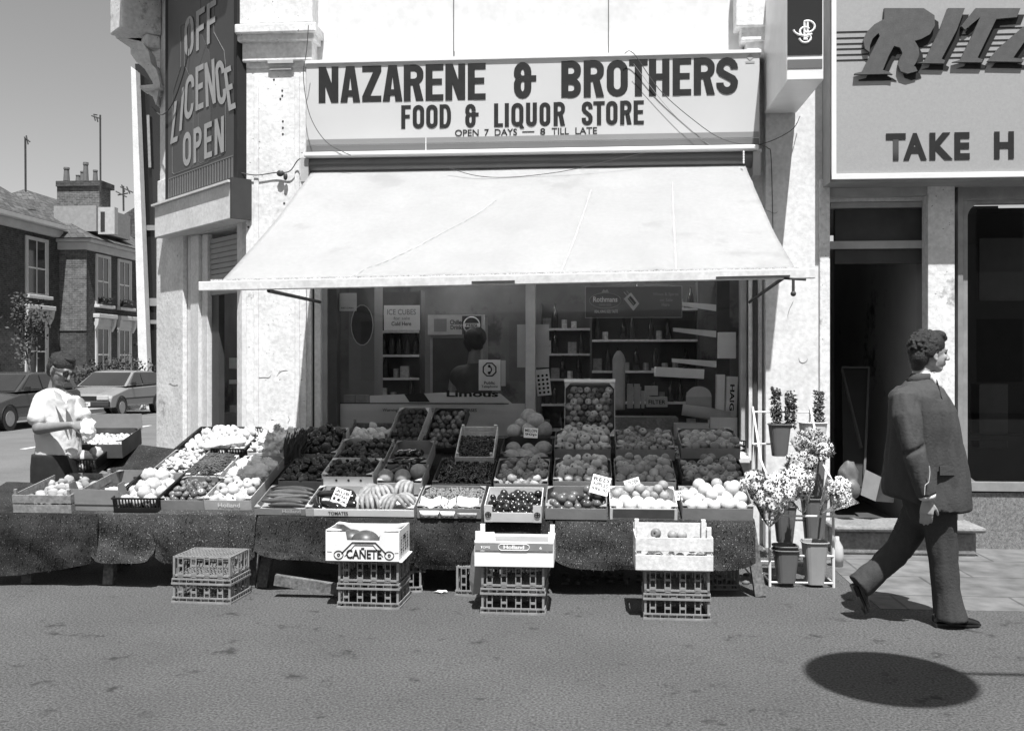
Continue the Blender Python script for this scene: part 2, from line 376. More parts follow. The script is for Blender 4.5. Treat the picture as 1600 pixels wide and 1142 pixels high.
# ================= ground =================
road = MB(); road.box(-120, 120, -40, 160, -.5, 0); struct('road', road, asphalt)
pv = MB(); pv.box(fx(1312, -1.2), 14, -2.25, .4, -.1, .004); struct('pavement', pv, paving)
ss = MB(); a = PZ(39, 712); ss.box(-15.0, -4.6, 3.0, 150, -.1, .004); struct('side_street', ss, asphalt_s)
fp = MB(); fp.box(-19, -15.0, -6, 150, -.1, .13); struct('far_pavement', fp, mat('far pavement slabs', .26, .9, .1, 2, fine=10))
for (p, q) in (((182, 674), (234, 665)), ((36, 702), (66, 697)), ((226, 700), (252, 700))):
    A = PZ(*p); B = PZ(*q); d = (B-A).normalized(); n = Vector((-d.y, d.x, 0))*.06; m = MB()
    m.add([A-n, B-n, B+n, A+n, A-n+Vector((0,0,.008)), B-n+Vector((0,0,.008)), B+n+Vector((0,0,.008)), A+n+Vector((0,0,.008))], [(4,5,6,7),(0,1,5,4),(2,3,7,6),(1,2,6,5),(3,0,4,7)])
    struct('road_line', m, line_w)

# ================= shop building =================
bl = thing('shop_building', 'white rendered corner shop building with pilasters and big window', 'building', (0, 0, 0))
XL = fx(378, 0); XR = fx(1294, 0); A0 = Vector((XL, 0, 0)); CD = Vector((-.7071, .7071, 0)); CN = Vector((-.7071, -.7071, 0)); CLEN = 1.96
def C(u, z, out=0.0): return A0 + CD*u + CN*out + Vector((0, 0, z))
WT = 6.0
WX0 = fx(503, 0); WX1 = fx(1168, 0); WZ0 = .80; WZ1 = 2.75
w_ = MB()
w_.box(XL, WX0, .0, .25, 0, WT); w_.box(WX1, XR, 0, .25, 0, WT); w_.box(WX0, WX1, 0.0, .25, WZ1, WT); w_.box(WX0, WX1, 0, .25, 0, WZ0)
w_.build('wall', render_w, bl)
# upper white boards above the sign
ub = MB(); pbox(ub, 512, 1160, -60, 92, -.05, -.002)
ub.build('upper_board', panel_w, bl)
sm_ = MB()
for x in (708, 950): pbox(sm_, x, x+1.5, -60, 88, -.054, -.049)
sm_.build('board_joint', mat('dark joint line', .12), bl)  # thin dark strips along the board joints
# left pilaster with panelled shaft and capital
lp = MB(); YP = -.14
pbox(lp, 384, 478, 105, 1000, YP, -.001)
pbox(lp, 396, 404, 118, 700, YP-.015, YP); pbox(lp, 460, 468, 118, 700, YP-.015, YP); 
lp.build('pilaster', render_w2, bl, bevel=.008)
cp = MB()
for i, (a, b, c, d, o) in enumerate(((384, 482, 96, 106, .02), (378, 488, 62, 96, .045), (370, 491, 50, 63, .10), (366, 493, 36, 51, .14), (374, 488, -60, 37, .06))):
    pbox(cp, a, b, c, d, YP-o, -.003)
cp.build('capital', render_w2, bl, bevel=.012)
# right pilaster
rp = MB(); pbox(rp, 1196, 1292, 62, 1000, YP, -.001)
rp.build('pilaster', render_w, bl, bevel=.008)
rc = MB(); pbox(rc, 1158, 1210, 40, 64, YP-.06, -.003); pbox(rc, 1166, 1204, 64, 92, YP-.03, -.002); pbox(rc, 1150, 1215, -60, 41, YP-.10, -.004)
rc.build('capital', render_w2, bl, bevel=.012)
# canted corner wall, with the doorway
def cbox(mb, u0, u1, z0, z1, o0, o1):
    q = [C(u0, 0, o0), C(u1, 0, o0), C(u1, 0, o1), C(u0, 0, o1)]
    mb.add([p+Vector((0,0,z0)) for p in q]+[p+Vector((0,0,z1)) for p in q], [(0,3,2,1),(4,5,6,7),(0,1,5,4),(1,2,6,5),(2,3,7,6),(3,0,4,7)])
DU0, DU1, DH = .10, 1.17, 2.85
cw = MB(); cbox(cw, 0, DU0, 0, WT, 0, -.24); cbox(cw, DU1, CLEN, 0, WT, 0, -.24); cbox(cw, DU0, DU1, DH, WT, 0, -.24)
E = C(CLEN, 0); cw.box(E.x, E.x+.24, E.y, E.y+11, 0, WT)
cw.build('wall', render_w, bl)
cl = MB()
cbox(cl, DU1+.06, CLEN-.05, 0, 3.5, .05, .002); cbox(cl, CLEN-.05, CLEN+.03, 0, 2.9, .03, .003)
cl.build('pilaster', render_w2, bl, bevel=.01)
dj = MB()
for i, (u, w2, o) in enumerate(((DU1-.03, .20, .012), (DU1-.236, .13, -.02))): cbox(dj, u-w2, u, 0, DH-.006-i*.002, o, o-.05)
dj.build('door_frame', trim_w, bl, bevel=.006)
sh = MB()
for i in range(11):
    z = DH-.06-i*.05; 
    cbox(sh, DU0, DU1-.02, z-.046, z-.004, -.05, -.07); cbox(sh, DU0, DU1-.02, z-.05, z-.046, -.06, -.068)
sh.build('door_shutter', mat('grey shutter slats', .30, .6, .08, 8), bl)
dr = MB(); cbox(dr, DU1-.54, DU1-.38, 0, 2.6, -.06, -.12); dr.build('door', mat('open dark door', .05, .5, .2, 5), bl, bevel=.004)
# cornice at the corner, with broken bracket
cn = MB()
cbox(cn, 1.93, CLEN+.12, 4.90, 5.04, .16, .002); cbox(cn, 1.9, CLEN+.30, 5.04, 5.6, .42, .003); cbox(cn, -.2, 1.9, 5.42, 5.7, .3, .003); cn.box(E.x-.5, E.x, E.y, E.y+6, 5.04, 5.6)
cn.build('cornice', render_w2, bl, bevel=.02)
br = MB(); pr = PD
def brk(pts, d, th=.12): br.prism([PD(x, y, d) for x, y in pts], 0, FWD*th)
DB = 10.42
brk([(204, 68), (222, 66), (232, 80), (236, 100), (244, 108), (250, 130), (246, 150), (238, 128), (226, 108), (212, 96), (204, 84)], DB-.05, .2)
brk([(218, 134), (250, 131), (250, 137), (219, 139)], DB-.1, .2)
brk([(220, 139), (248, 139), (244, 165), (238, 150)], DB, .12)
br.build('corner_bracket', render_w2, bl)
# soffit
# window frame
wf = MB()
pbox(wf, 503, 512, 420, 700, .02, .16); 
pbox(wf, 821, 836, 420, 705, -.03, .14)
pbox(wf, 1158, 1167, 420, 700, .015, .16)
wf.box(WX0, WX1, .03, .17, WZ0-.02, WZ0+.05)
wf.build('window_frame', trim_g, bl, bevel=.006)
dk = MB(); pbox(dk, 512.5, 526, 420, 700, .0, .13); pbox(dk, 486, 490, 440, 700, -.05, -.001); pbox(dk, 1177, 1183, 430, 700, -.09, -.001); pbox(dk, 1167.5, 1171, 430, 700, -.04, -.001)
dk.build('shutter_channel', metal_d, bl)
for q in ((1170, 1176, 430, 720, -.07, -.002), (1184, 1191, 430, 760, -.06, -.003), (491, 501, 430, 720, -.06, -.002), (468, 486, 440, 900, -.10, -.004)): ch = MB(); pbox(ch, *q); ch.build('timber_upright', trim_w, bl, bevel=.004)
for (x0, x1, nm) in ((526, 821.5, 'window_pane'), (836, 1158.5, 'window_pane')):
    g = MB(); g.add([PY(x0, 0, .08)]*0, []); X0 = fx(x0, .08); X1 = fx(x1, .08)
    g.add([(X0, .08, WZ0+.05), (X1, .08, WZ0+.05), (X1, .08, WZ1), (X0, .08, WZ1)], [(0,1,2,3)]); g.build(nm, glass, bl)
sl = MB(); sl.box(WX0, WX1, -.14, .02, WZ0-.08, WZ0-.021); sl.build('window_sill', trim_w, bl, bevel=.01)
rf = MB(); rf.box(E.x-.2, 14, .3, 12, WT-.02, WT+.2); rf.build('roof', mat('roof felt', .1), bl)
# interior shell
it = MB()
it.box(XL+.05, XR-.02, 3.6, 3.7, 0, 3.2); it.box(XR-.12, XR-.02, .26, 3.6, 0, 3.2); it.box(XL-.5, XR, .26, 3.8, 3.0, 3.1)
it.box(E.x+.3, E.x+.4, 1.9, 3.7, 0, 3.2); it.box(E.x+.4, XL+.05, 3.6, 3.7, 0, 3.2)
it.build('interior_wall', mat('interior paint', .15, .8, .3, 2, stain=.45, stain_v=.06, stain_s=1.5), bl)
fl = MB(); fl.box(E.x+.3, XR, .26, 3.6, .005, .02); fl.box(WX0, WX1, .26, .9, .70, .76); fl.build('interior_floor', mat('shop floor', .3), bl)

# ---- neighbouring takeaway ----
nb = thing('takeaway_building', 'neighbouring takeaway shopfront with open doorway and rounded window', 'building', (fx(1298, 0), 0, 0))
NX0 = fx(1296, 0); NXd = fx(1450, 0)
n1 = MB(); n1.box(NX0, 14, 0.0, .25, 2.98, WT); pbox(n1, 1281, 1297, 280, 1000, -.17, -.002)
pbox(n1, 1450, 1492, 284, 858, -.14, .02)
n1.build('wall', render_w2, nb, bevel=.006)
n2 = MB(); pbox(n2, 1296.5, 1449, 286, 306, -.12, .0); n2.box(NX0+.01, NXd+.05, .0, 1.9, 2.93, 2.975)
n2.box(NX0+.01, NXd+.0, .02, .07, fz(1370, 388, 0), fz(1370, 376, 0))
n2.build('door_frame', trim_g, nb)
n3 = MB(); n3.box(NX0+.01, NX0+.06, .26, 3.2, 0, 2.93); n3.box(NXd-.02, NXd+.04, .26, 3.2, 0, 2.93); n3.box(NX0, NXd, 3.2, 3.25, 0, 2.93)
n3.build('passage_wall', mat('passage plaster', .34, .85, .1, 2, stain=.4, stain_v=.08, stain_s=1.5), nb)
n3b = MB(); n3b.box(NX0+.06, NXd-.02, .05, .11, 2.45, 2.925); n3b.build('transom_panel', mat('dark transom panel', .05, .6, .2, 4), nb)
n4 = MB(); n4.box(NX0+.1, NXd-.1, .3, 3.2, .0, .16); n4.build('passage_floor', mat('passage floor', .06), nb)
n5 = MB(); pbox(n5, 1497, 1505, 290, 858, -.10, .0); pbox(n5, 1505, 1700, 290, 312, -.09, .0); pbox(n5, 1505, 1512, 312, 768, -.08, .0); pbox(n5, 1505, 1700, 754, 768, -.085, .0); pbox(n5, 1512, 1700, 312, 318, -.07, 0)
# rounded inner corner pieces
for (cx_, cy_, sx, sy) in ((1512, 754, 1, -1), (1512, 318, 1, 1)):
    r = 22; pl = [PY(cx_, cy_, -.075)]
    for i in range(9):
        t = R(90*i/8); pl.append(PY(cx_+sx*(r-r*math.cos(t)), cy_+sy*(r-r*math.sin(t)), -.075))
    n5.prism(pl, 0, (0, .07, 0))
n5.build('window_frame', metal_g, nb, bevel=.003)
n6 = MB(); q = [PY(1511, 316, -.02), PY(1711, 316, -.02), PY(1711, 756, -.02), PY(1511, 756, -.02)]; n6.add(q, [(0,1,2,3)]); n6.build('window_pane', glass, nb)
n7 = MB(); n7.box(fx(1498, 0), 14, .0, .25, 0, fz(1540, 768, 0)-.01); pbox(n7, 1497.5, 1700, 770, 858, -.06, -.001); n7.build('stall_riser', granite, nb)
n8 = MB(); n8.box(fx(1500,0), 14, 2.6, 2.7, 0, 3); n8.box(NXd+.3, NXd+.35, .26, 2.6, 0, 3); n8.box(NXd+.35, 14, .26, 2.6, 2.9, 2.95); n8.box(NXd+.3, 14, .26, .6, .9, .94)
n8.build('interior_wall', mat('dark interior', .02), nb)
# step
n9 = MB(); n9.box(NX0-.05, NXd+.25, -.42, .3, .004, .20); n9.box(NX0-.08, NXd+.3, -.50, -.001, .205, .25); n9.build('doorstep', stone, nb, bevel=.02)
# things in the passage
ps = thing('folding_frame', 'dark folded panel leaning inside the open passage doorway', 'panel', PY(1345, 770, 1.2))
m = MB(); m.prism([PY(1315, 574, 1.0), PY(1358, 574, 1.0), PY(1352, 760, .6), PY(1318, 760, .6)], 0, (0,.03,0)); m.build('board', mat('dark board', .03), ps)
m = MB(); m.bar(PY(1358, 574, .98), PY(1350, 765, .55), .02); m.bar(PY(1315, 576, .98), PY(1346, 700, .72), .02); m.bar(PY(1315, 574, .98), PY(1358, 574, .98), .02); m.build('frame', mat('dim frame timber', .10), ps)
bx = thing('open_carton', 'small torn open cardboard carton standing on the takeaway doorstep', 'carton', PY(1362, 780, -.2))
m = MB(); m.prism([PY(1352, 733, -.15), PY(1377, 745, -.2), PY(1368, 783, -.2), PY(1345, 773, -.15)], 0, (0.0, .02, 0)); m.build('flap', card_g, bx)
m = MB(); m.prism([PY(1377, 745, -.2), PY(1402, 748, 0.0), PY(1396, 785, 0.0), PY(1368, 783, -.2)], 0, (0, .02, 0)); m.build('side', card_d, bx)
# ================= signs =================
SY = -.30
sg = thing('shop_sign', 'long white fascia sign with black store name over the awning', 'sign', PY(830, 245, SY))
m = MB(); pbox(m, 478, 1187, 96, 213, SY, -.06); pbox(m, 478, 1187, 214, 241, SY, -.06)
xa, xb = 478, 1187
def ledge(y): return y
m = MB(); m.box(fx(478, SY), fx(1187, SY), SY, -.055, fz(830, 242, SY), fz(830, 91, SY)); m.build('sign_box', sign_w, sg, bevel=.006)
SZ = SY-.001
m = MB(); m.box(fx(478, SY)-.01, fx(1187, SY)+.01, SY-.02, -.054, fz(830, 92, SY), fz(830, 87, SY)); m.box(fx(480, SY), fx(1190, SY)+.0, SY-.012, SY-.0005, fz(830, 244, SY), fz(830, 239.5, SY)); m.build('trim', metal_w, sg)
X0 = fx(479, SY); X1 = fx(1186, SY)
m = MB(); m.box(X0, X1, SY-.003, SY-.0005, fz(830, 221, SY), fz(830, 212.5, SY)); m.build('stripe', mat('pale sign stripe', .22, .4, .04, 3), sg)
m = MB(); m.box(X0, X1, SY-.004, SY-.0005, fz(830, 239, SY), fz(830, 222.5, SY)); m.build('stripe', sign_g1, sg)
m = MB(); m.box(fx(665, SY), fx(666.2, SY), SY-.006, SY-.0005, fz(830, 240, SY), fz(830, 212.5, SY)); m.build('joint', metal_w, sg)
# letters are laid along the sign; sign lines rise slightly to the right with perspective
sgz = lambda y: fz(830, y, SY)
def sframe(px, py): return Vector((fx(px, SY), SY, sgz(py)))
m = MB()
WORDS1 = ([('N',498,529),('A',532,563),('Z',566,596),('A',598,629),('R',631,662),('E',665,693),('N',696,727),('E',731,759),('&',803,838),
            ('B',877,908),('R',912,944),('O',948,981),('T',983,1012),('H',1014,1046),('E',1051,1080),('R',1084,1117),('S',1119,1153)])
for a, b in ((0, 8), (8, 9), (9, 17)): m = MB(); letters(m, WORDS1[a:b], sframe, 97.5, 154.5, .061, .003); m.build('store_name', ink, sg)
WORDS2 = ([('F',627,642),('O',645,663),('O',666,684),('D',687,705),('&',727,748),('L',772,786),('I',788,796),('Q',799,818),('U',822,839),('O',843,860),('R',865,883),
            ('S',909,926),('T',927,945),('O',947,965),('R',969,987),('E',990,1006)])
for a, b in ((0, 4), (4, 5), (5, 11), (11, 16)): m = MB(); letters(m, WORDS2[a:b], sframe, 161, 198, .036, .003); m.build('store_type', ink, sg)
for s, a, b in (('OPEN', 711, 748), ('7', 757, 764), ('DAYS', 773, 808), ('8', 844, 852), ('TILL', 862, 889), ('LATE', 899, 933)):
    o = sframe(a, 211.5); text(s, o, (1,0,0), (0,0,1), fx(b, SY)-fx(a, SY), sgz(201)-sgz(211.5), ink, 'opening_hours', sg, .012, .004)
m = MB(); m.box(fx(816, SY), fx(835, SY), SY-.004, SY-.001, sgz(207), sgz(205.6)); m.build('dash', ink, sg)
m = MB(); o = sframe(1172, 98); m.prism([o+Vector((0,-.004,.03)), o+Vector((-.03,-.004,0)), o+Vector((0,-.004,-.03)), o+Vector((.03,-.004,0))], 0, (0,.003,0)); m.box(fx(1165,SY), fx(1179,SY), SY-.004, SY-.001, sgz(107), sgz(104)); m.build('maker_mark', sign_l, sg)

# ---- OFF LICENCE sign on the canted corner ----
ol = thing('corner_sign', 'tall dark corner sign with bottle shapes reading off licence open', 'sign', C(1.0, 3.2, .1))
def Cp(x, y, out=.12):   # px -> on canted plane
    n = CN; o = A0 + CN*out; r = ray(x, y); t = (o-CAM).dot(n)/r.dot(n); return CAM + r*t
def CU(x, out=.12): p = Cp(x, 300, out)-A0; return p.dot(CD)
U1 = CU(258); U0 = CU(371)
m = MB(); cbox(m, U0, U1, 3.20, 5.35, .12, .03); m.build('frame', mat('black sign frame', .02), ol, bevel=.004)
m = MB(); cbox(m, U0+.07, U1-.09, 3.24, 5.3, .123, .119); m.build('panel', sign_d, ol)
m = MB()
for i in range(26):
    u = lerp(U0+.09, U1-.12, i/25); cbox(m, u, u+.018, 3.25, 3.43, .127, .1225)
cbox(m, U0+.08, U1-.1, 3.435, 3.445, .1275, .1225)
m.build('grille_stripe', sign_m, ol)
# bottle silhouette + outlines
def cu_(u, z, out=.1245): return C(u, z, out)
um = (U0+U1)/2
def bottle(uc, z0, z1, hw, neck):
    h = z1-z0; return [(uc-hw, z0+.02), (uc-hw, z0+h*.5), (uc-hw*.9, z0+h*.58), (uc-neck, z0+h*.72), (uc-neck, z1), (uc+neck, z1), (uc+neck, z0+h*.72), (uc+hw*.9, z0+h*.58), (uc+hw, z0+h*.5), (uc+hw, z0+.02), (uc+hw*.8, z0), (uc-hw*.8, z0)]
m = MB(); b = bottle(um+.02, 3.46, 5.22, .30, .07); m.prism([cu_(u, z, .1235) for u, z in b], 0, CN*.002); m.build('bottle_shape', mat('dim bottle shape', .085, .4, .1, 4), ol)
m = MB()
for uc, hw, nk, z0, z1 in ((um-.30, .30, .05, 3.48, 5.1), (um+.38, .26, .045, 3.47, 4.9)):
    b = bottle(uc, z0, z1, hw, nk); pts = [cu_(u, z, .1245) for u, z in b]; m.tube(pts+[pts[0]], .0035, 4)
m.build('bottle_outline', sign_m, ol)
def cletter(items, z0, z1, t, dz=None, nm='lettering'):
    m = MB(); k = 0
    for i, (ch_, a, b) in enumerate(items):   # a,b measured rightwards from sign left
        ua = U1-a; ub = U1-b; zz = (dz[i] if dz else 0); o = C(ua, z0+zz, .13); ux = (C(ub, 0)-C(ua, 0)).normalized(); uy = Vector((0,0,1))
        tl = (dz and (i-(len(items)-1)/2)*-.09) or 0
        uy = (uy*math.cos(tl) - ux*math.sin(tl)*-1).normalized() if dz else uy
        for grp in glyph(ch_, ua-ub, z1-z0, t):
            k += 1
            for q in grp: m.add([o+ux*p.x+uy*p.y+CN*((k % 6)*.0005) for p in q], [tuple(range(len(q)))])
    m.build(nm, sign_l, ol)
SW = U1-U0
cletter([('O', .52, .74), ('F', .80, 1.0), ('F', 1.05, 1.25)], 4.56, 4.94, .065)
cletter([('L', .16, .34), ('I', .38, .46), ('C', .51, .73), ('E', .79, .97), ('N', 1.03, 1.25), ('C', 1.29, 1.48), ('E', 1.52, 1.67)], 3.92, 4.34, .062, [-.14, -.05, .03, .07, .06, .02, -.07])
cletter([('O', .48, .68), ('P', .74, .93), ('E', .99, 1.16), ('N', 1.22, 1.42)], 3.50, 3.83, .06)
m = MB(); cbox(m, U0-.02, U1+.10, 2.86, 3.18, .19, .004); m.build('sign_base', render_w, bl, bevel=.008)
m = MB(); cbox(m, U0-.02, U1+.12, 3.18, 3.20, .22, .03); m.build('sign_ledge', trim_w, bl)
m = MB(); cbox(m, U0-.05, U0-.022, 2.86, 3.22, .2, .01); m.build('sign_base_end', mat('dark end plate', .05), bl)

# ---- projecting lightbox ----
js = thing('projecting_sign', 'white projecting lightbox with black front and looped monogram', 'sign', PY(1257, 180, -.6))
yb, yt = -.06, -.95
def jb(x0, x1, y0, y1, Ya, Yb_, nm, mt, bev=0):
    a = MB(); pbox(a, x0, x1, y0, y1, Ya, Yb_); return a.build(nm, mt, js, bevel=bev)
JY = -1.15
jb(1229, 1287, -70, 126, JY, -.16, 'box', metal_w, .01)
jb(1230.5, 1285, -60, 86, JY-.006, JY-.0005, 'front_panel', mat('glossy black panel', .012, .12, .1, 4, spec=.8))
jb(1230.5, 1285, 93, 107, JY-.005, JY-.0005, 'stripe', sign_g1)
m = MB()
def jc(px, py): return PY(px, py, JY-.010)
for pts in ([jc(1240+ (17-17*math.cos(R(a)))*1.0 , 47+9*math.sin(R(a))) for a in range(0, 150, 15)],
            [jc(1262, 34), jc(1262, 58), jc(1258, 62)], [jc(1257, 34), jc(1257, 62), jc(1262, 62)],
            [jc(1262+11*math.cos(R(a)), 42+9*math.sin(R(a))) for a in range(-120, 130, 20)],
            [jc(1258+8*math.cos(R(a)), 50+7*math.sin(R(a))) for a in range(60, 330, 20)],
            [jc(1258+9*math.cos(R(a)), 60+7*math.sin(R(a))) for a in range(-60, 190, 20)]): m.tube(pts, .008, 4)
m.build('monogram', paper, js)

# ---- neighbour fascia ----
NY = -.42
nf = thing('takeaway_sign', 'large grey speckled takeaway fascia with slanted raised letters', 'sign', PY(1430, 285, NY))
m = MB(); m.box(fx(1297, NY), 14, NY, -.02, fz(1430, 283, NY), 5.6); m.build('box', mat('grey fascia side', .3, .5), nf)
m = MB(); m.box(fx(1307, NY-.02), 14, NY-.012, NY-.001, fz(1430, 272, NY), 5.55); m.build('panel', neigh_p, nf)
m = MB(); m.box(fx(1299, NY-.02), 14, NY-.03, NY-.0005, fz(1430, 280, NY), fz(1430, 271.5, NY)); m.box(fx(1299, NY-.02), fx(1306.5, NY-.02), NY-.031, NY-.0005, fz(1430, 280, NY), 5.6); m.build('edge_trim', metal_w, nf, bevel=.003)
m = MB()
for y in (51, 60.5, 69.5, 77.5, 86.5, 95): m.box(fx(1306.5, NY), 14, NY-.016, NY-.0125, fz(1330, y+.9, NY), fz(1330, y-.9, NY))
m.build('pinstripe', ink, nf)
def zc(x, y): return (1180+x/3.569, 30+y/3.569)
RP = {'R1': [(555,303),(596,294),(668,150),(695,95),(688,78),(655,110),(640,150),(638,185),(612,165),(603,120),(625,70),(665,30),(720,0),(720,-60),(940,-60),(1000,-20),(1003,35),(975,85),(925,112),(890,122),(912,160),(915,200),(900,240),(885,262),(895,268),(905,290),(850,305),(812,292),(797,255),(805,225),(822,190),(808,160),(775,150),(745,205),(712,285),(745,294),(768,310),(740,306),(555,310)],
      'I': [(905,246),(945,235),(1030,60),(1075,-60),(1170,-60),(1125,60),(1040,222),(1060,232),(1052,248)],
      'T': [(1100,240),(1145,228),(1215,85),(1255,-10),(1170,60),(1150,40),(1230,-60),(1480,-60),(1460,-10),(1345,0),(1240,216),(1270,226),(1262,242)],
      'Z': [(1295,236),(1360,160),(1500,40),(1560,30),(1520,100),(1440,216),(1500,225),(1495,240)]}
for k, nm in (('R1', 'letter'), ('I', 'letter'), ('T', 'letter'), ('Z', 'letter')):
    pl = RP[k]
    s = MB(); s.prism([PY(*zc(x+22, y+36), NY-.018) for x, y in pl], 0, (0, .005, 0)); 
    f = MB(); f.prism([PY(*zc(x, y), NY-.05) for x, y in pl], 0, (0, .03, 0))
    e = f.build(nm, letter_g, nf); sh_ = s.build('letter_backing', ink, e)
m = MB()
tfr = lambda px, py: Vector((fx(px, NY-.013), NY-.013, fz(1450, py, NY-.013)))
for s, a, b in (('T', 1384, 1415), ('A', 1411, 1448), ('K', 1452, 1489), ('E', 1491, 1515), ('H', 1553, 1584)):
    o = tfr(a, 250.5); text(s, o, (1,0,0), (0,0,1), fx(b, NY)-fx(a, NY), fz(1450, 208, NY)-fz(1450, 250.5, NY), ink, 'lettering', nf, .045, .004)

# ================= awning =================
AY = -2.25
aw = thing('awning', 'wide faded canvas awning pulled out over the fruit display', 'awning', PY(820, 258, -.3))
AX0 = fx(488, -.33)+.01; AX1 = fx(1163, -.33)
BX0, BX1 = fx(345, AY), fx(1243, AY)
zt = fz(820, 260, -.33); zb0 = fz(334, 440, AY); zb1 = fz(1243, 420, AY)
NU, NV = 90, 30; vs = []; fs = []
for j in range(NV+1):
    t = j/NV
    for i in range(NU+1):
        s = i/NU
        x = lerp(lerp(AX0, AX1, s), lerp(BX0, BX1, s), t); y = lerp(-.33, AY, t); z = lerp(zt, lerp(zb0, zb1, s), t)
        n_ = noise.noise(Vector((s*7, t*1.2, 3.3)))*.034*math.sin(math.pi*min(t*1.3, 1)) + noise.noise(Vector((s*2.5, t*2, 9)))*.03*math.sin(math.pi*t) - .045*math.sin(math.pi*t)
        for sc_, wd in ((.26, .012), (.52, .012), (.77, .012)): n_ += .020*math.exp(-((s-sc_+.03*(1-t)+.006*math.sin(t*9))/wd)**2)*t*(.6+.4*math.sin(t*7+sc_*9))
        n_ += .014*math.exp(-((t-.22-.03*math.sin(s*5))/.025)**2)
        for (sa_, sb_, w2_, am) in ((.50, .22, .018, .022), (.66, .60, .014, .016), (.83, .80, .014, .016), (.30, .06, .016, .014)): n_ -= am*math.exp(-((s-lerp(sa_, sb_, (t-.15)/.85))/w2_)**2)*min(1, max(0, t-.12)*3)
        vs.append((x, y, z+n_)); 
for j in range(NV):
    for i in range(NU): a = j*(NU+1)+i; fs.append((a, a+1, a+NU+2, a+NU+1))
m = MB(); m.add(vs, fs); cv = m.build('canvas', canvas, aw, smooth=True)
so_ = cv.modifiers.new('solid', 'SOLIDIFY'); so_.thickness = .004
crease_m = mat('painted crease shade', .38, .9, .2, 12)  # darker ribbons paint crease shade along the diagonal folds of the canvas
for (sa_, sb_, t0, t1) in ((.50, .22, .30, .98), (.66, .60, .25, .98), (.83, .80, .2, .98)):
    m = MB(); L_ = []; 
    for k in range(25):
        t = lerp(t0, t1, k/24); s = lerp(sa_, sb_, (t-.15)/.85); jf = min(NV-1, int(t*NV)); fi = s*NU; i0 = min(NU-1, int(fi)); ft = t*NV-jf
        def at_(i, j): return Vector(vs[j*(NU+1)+i])
        p = at_(i0, jf).lerp(at_(i0+1, jf), fi-i0).lerp(at_(i0, jf+1).lerp(at_(i0+1, jf+1), fi-i0), ft) + Vector((0, -.001, .0035)); wd_ = .003+.006*abs(noise.noise(Vector((t*14, sa_*20, 1)))); L_.append((p-Vector((wd_, 0, 0)), p+Vector((wd_, 0, 0))))
    for k in range(24): m.quad(L_[k][0], L_[k][1], L_[k+1][1], L_[k+1][0])
    m.build('crease_shade', crease_m, aw)
# front bar, slight slope following the photo
A = Vector((fx(314, AY), AY-.02, fz(314, 448, AY))); B = Vector((fx(1272, AY), AY-.02, fz(1272, 428, AY)))
m = MB(); m.bar(A+Vector((0,0,-.0)), B, .05, .062); m.build('front_bar', trim_w, aw, bevel=.004)
m = MB()
d_ = (B-A); 
for i in range(46):
    s = (i+.5)/46; p = A+d_*(.02+.955*s)+Vector((0, -.012, .034)); m.bar(p-d_.normalized()*.042, p+d_.normalized()*.040, .012, .016+.006*random.Random(i).random())
m.build('canvas_hem', mat('frayed hem', .5, .9, .25, 30, fine=4), aw)
m = MB(); m.bar(A+d_*.455+Vector((0,-.03,-.012)), A+d_*.525+Vector((0,-.03,-.012)), .012, .012); m.build('fixing_plate', metal_d, aw)
m = MB(); m.bar(A+d_*.845+Vector((0,-.03,-.014)), A+d_*.96+Vector((0,-.03,-.014)), .012, .010); m.build('fixing_plate', metal_d, aw)
# roller / housing
m = MB(); 
nr = []
for i in range(2):
    X = (AX0-.06, AX1+.10)[i]; nr.append([Vector((X, -.33+.075*math.cos(R(a)), zt+.03+.075*math.sin(R(a)))) for a in range(0, 360, 20)])
m.loft(nr, False); m.build('roller', mat('grey roller tube', .16, .3, .05, 5, metal=.6), aw, smooth=True)
m = MB(); m.box(AX0-.05, AX1+.1, -.46, -.10, zt+.085, zt+.125); m.build('housing', metal_w, aw, bevel=.01)
m = MB(); m.box(AX0-.09, AX0-.02, -.42, -.1, zt-.12, zt+.08); m.build('end_bracket', trim_g, aw); m = MB(); m.box(AX1+.06, AX1+.12, -.42, -.1, zt-.12, zt+.08); m.build('end_bracket', trim_g, aw)
# folding arms
m = MB(); m.tube([A+Vector((.47, .02, -.03)), PY(500, 472, -.16)], .014, 6); m.build('support_arm', metal_d, aw)
m = MB(); m.tube([B+Vector((-.16, .02, -.0)), PY(1171, 472, -.15)], .014, 6); m.build('support_arm', metal_d, aw)
m = MB(); m.tube([B+Vector((-.14, -.02, -.03)), B+Vector((-.14, -.02, -.12))], .010, 6); m.ell(B+Vector((-.14,-.02,-.13)), .018); m.tube([B+Vector((-.2, -.02, -.03)), B+Vector((-.06, -.02, -.04))], .009, 6); m.build('winding_eye', metal_d, aw)
for x in (1161, 1162):
    pass
m = MB()
for i in range(5): m.ell(PY(1162, 238+i*4, -.50), (.008, .004, .013), 6, 4)
m.build('chain', metal_w, aw)

